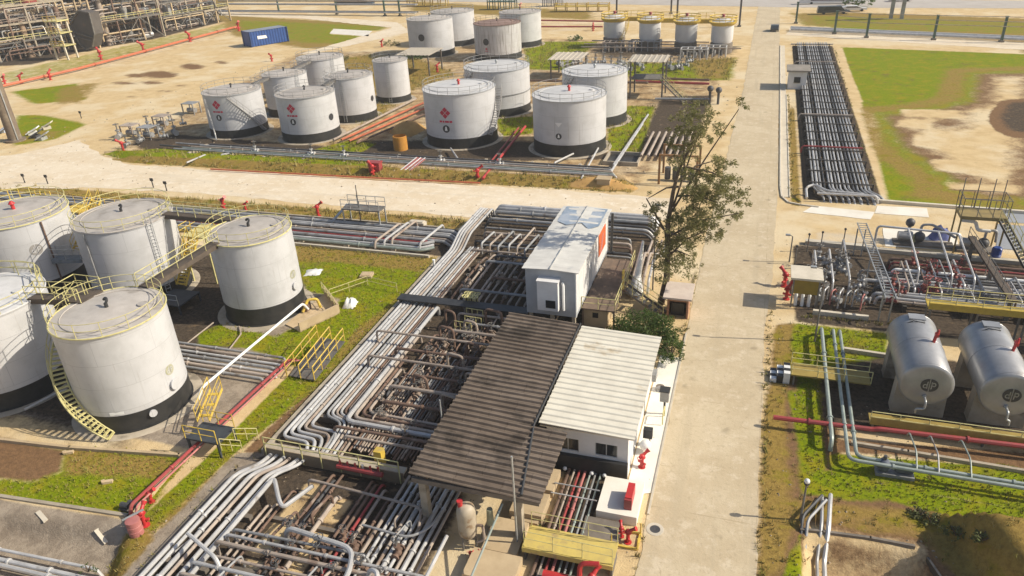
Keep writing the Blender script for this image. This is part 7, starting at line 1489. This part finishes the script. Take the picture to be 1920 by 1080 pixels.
for dx_ in (-1.2, 1.2): MB().bx(p.x+dx_-.4, p.y-.4, 0, p.x+dx_+.4, p.y+.4, 5).build('leg', GREYP, ft, smooth=False)
MB().bx(p.x-2.2, p.y-.6, 5, p.x+2.0, p.y+.6, 11).build('board', M('brown board', (.2, .14, .12), (.16, .1, .09)), ft, smooth=False); MB().bx(p.x-2.5, p.y-.7, 4.6, p.x+2.3, p.y+.7, 5.0).build('ledge', STEEL, ft, smooth=False)
# far yellow rack and small gear on the top edge
for i, (px_, py_, wd_, h_, m_, lb) in enumerate(((800, 12, 14, 3.5, YELF, 'yellow railed gantry at the top edge behind the badge tank'), (1090, 22, 16, 2.4, YELF, 'yellow railed gantry at the top edge behind the raised tanks'), (1035, 12, 6, 3.5, GREYP, 'grey pump frame at the far road behind the streaked tanks'), (940, 18, 9, 4, GRNST, 'green pipe frame behind the rust streaked tank'))):
    p = g(px_, py_); t = thing('gantry', lb, 'gantry', p); fb = MB()
    for u in np.linspace(-wd_/2, wd_/2, 6): fb.bx(p.x+u-.12, p.y-.12, 0, p.x+u+.12, p.y+.12, h_).bx(p.x+u-.12, p.y+2-.12, 0, p.x+u+.12, p.y+2.12, h_)
    fb.build('frame', m_, t, smooth=False); MB().bx(p.x-wd_/2, p.y-.3, h_*.55, p.x+wd_/2, p.y+2.3, h_*.55+.15).build('deck', m_, t, smooth=False)
    for zz in (h_*.8, h_): MB().tube([(p.x-wd_/2, p.y-.2, zz), (p.x+wd_/2, p.y-.2, zz)], .1, 5).build('rail', m_, t)
# ------------------------------------------------------------------ process plant at the far corner
def process_unit(label, x0, y0, nx_, ny_, sx, sy, levels, lh, seed, roofed=False, red=False, rot=0):
    r0 = random.Random(seed); t = thing('process_unit', label, 'process plant', (x0, y0, 0)); cs, sn = math.cos(rot), math.sin(rot)
    T = lambda u, v, z: (x0+u*cs-v*sn, y0+u*sn+v*cs, z)
    W, D_, HT_ = nx_*sx, ny_*sy, levels*lh
    for i in range(nx_+1):
        for j in range(ny_+1): MB().beam(T(i*sx, j*sy, 0), T(i*sx, j*sy, HT_), .4, .4).build('column', r0.choice([CONC, TANC, CONC, BRNP]), t, smooth=False)
    for l in range(1, levels+1):
        bm_ = MB()
        for j in range(ny_+1): bm_.beam(T(-.2, j*sy, l*lh), T(W+.2, j*sy, l*lh), .35, .45)
        for i in range(nx_+1): bm_.beam(T(i*sx, -.2, l*lh-.005), T(i*sx, D_+.2, l*lh-.005), .33, .42)
        bm_.build('floor_beams', r0.choice([CONC, STEEL, CONC]), t, smooth=False)
        if l < levels or roofed:
            i0 = r0.randint(0, max(0, nx_-2)); MB().add([T(i0*sx, 0, l*lh+.24), T(W if roofed and l == levels else (i0+2)*sx, 0, l*lh+.24), T(W if roofed and l == levels else (i0+2)*sx, D_, l*lh+.24), T(i0*sx, D_, l*lh+.24)], [(0, 1, 2, 3)]).build('deck', (M('olive roof sheet', (.42, .38, .2), (.34, .3, .16)) if l == levels else STEEL), t, smooth=False)
        rail_mb([T(0, -.2, l*lh+.25), T(W, -.2, l*lh+.25)], 1.1, 2.0, .07).build('railing', YELP if l % 2 else PALEP, t)
    for k in range(nx_*levels*2+6):
        u, v = r0.uniform(.5, W-.5), r0.uniform(.3, D_-.3); z = r0.choice([0, lh, lh*(levels-1)]); 
        if r0.random() < .5: MB().cone(T(u, v, z+.2), T(u, v, z+r0.uniform(1.8, 3.2)), r0.uniform(.5, 1.1), r0.uniform(.4, 1.0), 12).build('vessel', r0.choice([GREYP, SILV, BRNP, DARKP]), t)
        else: MB().cone(T(u-1.5, v, z+1), T(u+1.5, v, z+1), r0.uniform(.5, .9), .7, 12).build('exchanger', r0.choice([GREYP, SILV, BRNP, DARKP]), t)
    for k in range(110):
        z = r0.uniform(.5, HT_-.3); v = r0.uniform(-.6, D_); a = r0.uniform(0, W*.5); b = a+r0.uniform(3, W*.6)
        pts = [T(a, v, max(.1, z-r0.uniform(1, 3))), T(a, v, z), T(min(b, W+1), v, z), T(min(b, W+1), v+r0.uniform(-1, 1), max(.1, z-r0.uniform(.5, 3)))]
        MB().tube(pts, r0.choice([.1, .14, .18, .22]), 6, .5).build('process_pipe', r0.choice([SILV, PALEP, BRNP, PALEP, BRNP, TANC, DARKP, STEEL]), t)
    for k in range(3):
        u, v = (k+.6)*W/3, r0.uniform(.5, D_-.5); hh_ = HT_*r0.uniform(.7, 1.25); MB().lathe(T(u, v, 0), [(.9, 0), (.9, 1.2), (.7, 1.4), (.7, hh_-.4), (.3, hh_), (.02, hh_+.05)], 14).build('column_vessel', r0.choice([TANC, CONC, M('rusty tan vessel', (.36, .25, .17), (.26, .18, .12), .8, .7), PALEP]), t)
    for k in range(nx_): MB().beam(T(k*sx, -.25, 0 if k % 2 else lh), T((k+1)*sx, -.25, lh if k % 2 else 0), .16, .16).build('brace', STEEL, t, smooth=False)
    if red: MB().cone(T(W*.72, D_*.4, HT_), T(W*.72, D_*.4, HT_+7), 2.0, 2.0, 20).build('red_vessel', M('brick red paint', (.36, .06, .05), (.28, .06, .05), .6, .6), t)
    return t
pa = g(8, 122); pb2 = g(140, 100); rot1 = math.atan2(pb2.y-pa.y, pb2.x-pa.x)
process_unit('tall process frame crowded with pipes and a red vessel at the far corner', pa.x-6, pa.y-1.5, 5, 2, 4.6, 5, 3, 4.2, 21, red=True, rot=rot1)
process_unit('third row of the process frames at the top photo corner, mostly pipes', pa.x-14, pa.y+28, 8, 2, 4.8, 5, 4, 4.4, 29, rot=rot1)
process_unit('second row of the pipe crowded process frame behind the red vessel', pa.x-9, pa.y+13, 6, 2, 4.6, 5, 4, 4.2, 25, rot=rot1)
pa = g(188, 90); pb2 = g(290, 72); rot2 = math.atan2(pb2.y-pa.y, pb2.x-pa.x)
process_unit('roofed open process building with yellow floors beside the dark conical hopper', pa.x, pa.y, 3, 2, 6.4, 7, 2, 6.2, 33, roofed=True, rot=rot2)
pa = g(305, 62); pb2 = g(425, 40); rot3 = math.atan2(pb2.y-pa.y, pb2.x-pa.x)
process_unit('low process frame with dark vessels behind the last fire monitor', pa.x, pa.y, 5, 2, 5.0, 6, 2, 4.0, 41, rot=rot3)
p = g(162, 96); hp = thing('hopper', 'dark angular hopper building between the two big process frames', 'hopper', p)
hq = [gy(a, b, p.y) for a, b in ((152, 84), (131, 48), (147, 20), (168, 24), (178, 64), (174, 88), (163, 93))]; kq = len(hq)
MB().add([(q.x, q.y, max(.2, q.z)) for q in hq]+[(q.x, q.y+3, max(.2, q.z)) for q in hq], [tuple(range(kq-1, -1, -1)), tuple(range(kq, 2*kq))]+[(i_, (i_+1) % kq, kq+(i_+1) % kq, kq+i_) for i_ in range(kq)]).build('cladding', M('dark slate hopper', (.085, .075, .07), (.12, .105, .095), .5, .8, stain=(.19, .14, .1), st_scale=.4, st_thr=.56), hp, smooth=False)
tb2 = MB()
for i_ in range(kq): tb2.beam(hq[i_]-Vector((0, .2, 0)), hq[(i_+1) % kq]-Vector((0, .2, 0)), .35, .35)
for zf in (.3, .55): tb2.beam(hq[1].lerp(hq[0], zf)-Vector((0, .25, 0)), hq[4].lerp(hq[5], zf)-Vector((0, .25, 0)), .25, .25)
tb2.build('steel_frame', STEEL, hp, smooth=False)
p = g(108, 112); ld = thing('stair_tower', 'yellow stair tower on pale legs beside the dark hopper', 'tower', p)
for (dx_, dy_) in ((0, 0), (3.6, 0), (0, 3), (3.6, 3)): MB().beam((p.x+dx_, p.y+dy_, 0), (p.x+dx_*.9, p.y+dy_, 9), .35, .35).build('leg', CONCP, ld, smooth=False)
for zz in (3.2, 6.2, 9): MB().bx(p.x-.3, p.y-.3, zz, p.x+3.9, p.y+3.3, zz+.2).build('deck', YELP, ld, smooth=False); rail_mb([(p.x-.3, p.y-.3, zz+.2), (p.x+3.9, p.y-.3, zz+.2)], 1.1, 1.2, .08).build('railing', YELF, ld)
# leaning column and scrap by it
p = g(30, 264); ch = thing('tall_stack', 'tall brown stack rising out of the photo beside the scrap pile', 'stack', p); MB().cone(p, (p.x, p.y, 15), 1.0, .85, 20).cone((p.x, p.y, 0), (p.x, p.y, .3), 1.5, 1.5, 20).build('shaft', M('brown stack', (.22, .17, .12), (.16, .12, .09), .7, .8, stain=(.3, .25, .18)), ch); MB().tube([(p.x+1.0, p.y-.4, .3), (p.x+.92, p.y-.35, 14)], .09, 6).build('ladder', STEELG, ch)
sc = random.Random(3)
for i, (px_, py_, m_, lb) in enumerate(((62, 252, LOGOW, 'white bent scrap panel nearest the tall stack'), (80, 262, STEELG, 'large grey scrap panel leaning near the dry grass wedge'), (88, 242, CONCP, 'small pale scrap block on the dry grass wedge'), (68, 258, DARKP, 'dark scrap frame between the pale scrap panels'), (8, 248, M('pale blue sheet', (.5, .55, .66), (.44, .5, .6)), 'pale blue sheet lying behind the tall stack at the photo edge'))):
    p = g(px_, py_); mb = MB(); mb.beam((p.x-.8, p.y-.4, .2), (p.x+.8, p.y+.6, 1.1), 1.5 if i != 4 else 3.5, .15); mb.box((p.x, p.y, .25), (1.2, .9, .5), sc.uniform(0, 3)); tag(mb.build('scrap_metal', m_, origin=p, smooth=False), lb, 'scrap')
for i, (px_, py_) in enumerate(((230, 258), (262, 262), (290, 240), (345, 215))):
    p = g(px_, py_); t = thing('pump_set', f'{ORD[i]} small grey pump frame at the yard corner of the far block', 'pump frame', p, 'pump frames at the yard corner'); fb = MB()
    for (dx_, dy_) in ((0, 0), (2.2, 0), (0, 1.8), (2.2, 1.8)): fb.bx(p.x+dx_-.08, p.y+dy_-.08, 0, p.x+dx_+.08, p.y+dy_+.08, 1.8)
    fb.bx(p.x-.1, p.y-.1, 1.8, p.x+2.3, p.y+1.9, 1.9); fb.build('frame', GREYP if i % 2 else PALEP, t, smooth=False); MB().cone((p.x+.3, p.y+.9, .6), (p.x+1.9, p.y+.9, .6), .4, .4, 12).build('motor', GREYP, t)
for i, (px_, py_, n_) in enumerate(((1130, 98, 5), (1180, 96, 5), (1275, 112, 4), (1310, 108, 4))):
    p = g(px_, py_); t = thing('pump_set', f'{ORD[i]} tubular frame of gear before the raised tanks, from the green strip', 'pump frame', p, 'tubular frames before the raised tanks')
    fb = MB()
    for k in range(n_+1): fb.tube([(p.x+k*1.3, p.y, 0), (p.x+k*1.3, p.y, 2.0), (p.x+k*1.3, p.y+2.5, 2.0), (p.x+k*1.3, p.y+2.5, 0)], .11, 5)
    fb.tube([(p.x, p.y, 2.0), (p.x+n_*1.3, p.y, 2.0)], .12, 5); fb.tube([(p.x, p.y+2.5, 2.0), (p.x+n_*1.3, p.y+2.5, 2.0)], .12, 5); fb.build('frame', [PALEP, GREYP, SILV, SILV][i], t)
    for k in range(n_): MB().cone((p.x+.3+k*1.3, p.y+1.2, .2), (p.x+.3+k*1.3, p.y+1.2, 1.3), .35, .3, 10).build('pot', DARKP if k % 2 else GREYP, t)
# ------------------------------------------------------------------ trees
def leaf_mesh(mb, clumps, per, size, rnd):
    for (c, rad) in clumps:
        for _ in range(int(per*rad*rad)+6):
            u = Vector((rnd.gauss(0, 1), rnd.gauss(0, 1), rnd.gauss(0, .8))); 
            if u.length < 1e-3: continue
            p_ = c+u.normalized()*rad*(rnd.random()**.45)
            a = Vector((rnd.uniform(-1, 1), rnd.uniform(-1, 1), rnd.uniform(-.9, .5))).normalized(); b = a.orthogonal().normalized(); b = (b*math.cos(rnd.uniform(0, 6))+a.cross(b)*math.sin(rnd.uniform(0, 6))).normalized()
            l = size*rnd.uniform(.6, 1.4); w_ = l*.34
            mb.add([p_-a*l*.5, p_+b*w_*.5, p_+a*l*.5, p_-b*w_*.5], [(0, 1, 2, 3)])
def tree_main():
    rnd = random.Random(5); YT = 54.5
    base = Vector((-5.9, 54.3, 0)); t = thing('tree', 'tall sparse olive tree leaning over the road behind the brick hut', 'tree', base)
    P = lambda a, b, dy=0: gy(a, b, YT+dy)
    tr = MB(); fork = P(1252, 420); top = P(1300, 265)
    def limb(pts, r0, r1):
        n_ = len(pts)
        for i in range(n_-1): tr.cone(pts[i], pts[i+1], r0+(r1-r0)*i/(n_-1), r0+(r1-r0)*(i+1)/(n_-1), 9)
    limb([base, P(1250, 520), P(1252, 470), fork, P(1262, 360), P(1272, 320), top], .30, .08)
    ends = [(1215, 372), (1345, 300), (1375, 345), (1345, 380), (1330, 430), (1300, 460), (1385, 400), (1225, 410), (1320, 225), (1385, 205), (1285, 240), (1295, 480), (1260, 500)]
    for (a, b) in ends:
        st = fork.lerp(top, rnd.uniform(0, .75)) if b < 400 else P(1251, 500).lerp(fork, rnd.uniform(.2, 1))
        e = P(a, b, rnd.uniform(-1.3, 1.3)); m_ = st.lerp(e, .5)+Vector((rnd.uniform(-.3, .3), rnd.uniform(-.3, .3), .3)); limb([st, m_, e], .09, .03)
    tr.cone(P(1212, 372), P(1245, 430), .05, .1, 8)
    tr.build('trunk', BARK, t)
    cl = []
    spec = [(1255, 440, 1.0, 10), (1275, 465, 1.15, 14), (1290, 430, 1.1, 12), (1310, 400, 1.1, 12), (1335, 375, 1.0, 11), (1360, 350, 1.0, 10), (1350, 320, .9, 9), (1320, 345, .9, 8), (1380, 395, .6, 6), (1385, 365, .6, 5), (1330, 420, .8, 8), (1345, 440, .5, 4), (1300, 375, .9, 7), (1290, 330, .8, 6), (1285, 265, .95, 10), (1310, 240, .9, 9), (1290, 225, .8, 7), (1330, 215, .6, 4), (1385, 200, .45, 3), (1360, 245, .5, 3), (1225, 385, .5, 5), (1235, 410, .5, 4), (1215, 400, .4, 3), (1268, 400, .6, 4), (1250, 475, 1.0, 10), (1280, 495, .8, 8), (1262, 300, .7, 5), (1325, 260, .6, 4), (1300, 200, .5, 3)]
    for (a, b, r_, k) in spec:
        c = P(a, b)
        for _ in range(int(k*2.2)):
            o = Vector((rnd.gauss(0, .55), rnd.gauss(0, .8), rnd.gauss(0, .5)))*r_; cl.append((c+o*1.35, rnd.uniform(.2, .5)*r_**.5))
    lb = MB(); leaf_mesh(lb, cl, 380, .22, rnd); lb.build('crown', LEAF, t, smooth=False)
    return t
tree_main()
def bush(label, cx, cy, rx, ry, h, mat, seed, n_=40, size=.24, name='bush', per=260):
    rnd = random.Random(seed); t = thing(name, label, 'bush', (cx, cy, 0)); cl = []
    for _ in range(n_):
        a = rnd.uniform(0, 2*PI); q = rnd.random()**.5; z = h*rnd.uniform(.15, .9)*(1-.5*q); cl.append((Vector((cx+rx*q*math.cos(a), cy+ry*q*math.sin(a), z)), rnd.uniform(.25, .45)*min(1.6, max(rx, ry)*.6)))
    lb = MB(); leaf_mesh(lb, cl, per, size, rnd); lb.build('foliage', mat, t, smooth=False)
    sb = MB()
    for k in range(5): sb.cone((cx, cy, -.05), (cx+rx*.5*math.cos(k*1.3), cy+ry*.5*math.sin(k*1.3), h*.6), .06, .02, 6)
    sb.build('stem', BARK, t); return t
bush('leafy green bush between cabin stairs and cream roofed building', -6.3, 48.4, 2.6, 2.0, 2.6, LEAFD, 4, 70)
bush('green bush hanging over the rear corner of the cream roofed building', -4.2, 46.4, .9, 1.5, 2.0, LEAFD, 6, 26)
for i, (px_, py_) in enumerate(((795, 985), (1020, 990))):
    p = g(1018, 985) if i else None
    if p: bush('small dark weed beside the tan block and yellow catwalk', p.x, p.y, .6, .5, .6, LEAFD, 9, 8, .14)
p = g(60+100, 1068); bush('small green weed by the silver pipes at the photo corner', g(165, 1070).x, g(165, 1070).y, .5, .4, .4, LEAFD, 12, 8, .14)
p = g(1790, 1000); 
for i, (px_, py_, r_) in enumerate(((1722, 965, .5), (1748, 980, .6), (1790, 1015, .7), (1830, 1050, .6))):
    p = g(px_, py_); z = zg(p.x, p.y); b_ = bush(f'{ORD[i]} dark low shrub on the shaded bank of the earth pit, from the green lawn', p.x, p.y, r_, r_*.8, .7, M('bank shrub', (.07, .09, .02), (.11, .11, .035), 1.2, .8), 30+i, 26, .2); b_.location.z = z-.1; b_['group'] = 'dark shrubs on the pit bank'
p = g(1608, 12); bush('dark green tree crown at the top edge beside the white van', p.x, p.y, 4.5, 4, 6, LEAFD, 15, 40, 1.0, 'bush', 12)
for i, (px_, py_, rx_, h_) in enumerate(((775, 110, 2.6, 1.6), (735, 85, 2.2, 1.4), (640, 112, 2.2, 1.2), (1080, 76, 2.0, 1.6), (1310, 195, 1.5, 1.5))):
    p = g(px_, py_); bush(['dark shrub in front of the badge tank', 'yellowish shrub beside the far sandy path', 'shrub behind the rearmost tank of the left rows', 'round green shrub before the yellow stair raised tank', 'shrub behind the dark pit near the tree top'][i], p.x, p.y, rx_, 1.5, h_, LEAFD if i in (0, 3) else LEAF, 50+i, 20, .5, per=25)
# silhouette gear behind the tree top
p = g(1330, 195); t = thing('valve_stand', 'dark valve stand behind the tree top at the road side', 'valve', p); MB().cone(p, (p.x, p.y, 2.2), .2, .2, 10).cone((p.x+1.3, p.y, 0), (p.x+1.3, p.y, 2.0), .2, .2, 10).build('stem', DARKP, t); MB().sph((p.x, p.y, 2.4), .5, 10, 6).sph((p.x+1.3, p.y, 2.2), .5, 10, 6).build('head', DARKP, t)
hz = MB().bx(-1600, -500, -3.5, 1600, 1900, 33.5).build('haze', None, smooth=False); tag(hz, 'thin pale haze in the air over the whole plant', 'haze', kind='stuff')
hm_ = bpy.data.materials.new('haze air'); hm_.use_nodes = True; hn = hm_.node_tree; [hn.nodes.remove(x) for x in list(hn.nodes) if x.type == 'BSDF_PRINCIPLED']
pv = hn.nodes.new('ShaderNodeVolumePrincipled'); pv.inputs['Color'].default_value = (.95, .93, .88, 1); pv.inputs['Density'].default_value = .00045; pv.inputs['Anisotropy'].default_value = .2
hn.links.new(pv.outputs[0], [x for x in hn.nodes if x.type == 'OUTPUT_MATERIAL'][0].inputs['Volume']); hz.data.materials.append(hm_)
# ------------------------------------------------------------------ label report
for k, v in LABELS.items():
    if len(v) > 1 and len({x[1] for x in v}) > 1: print('SHARED LABEL', k, v[:4])
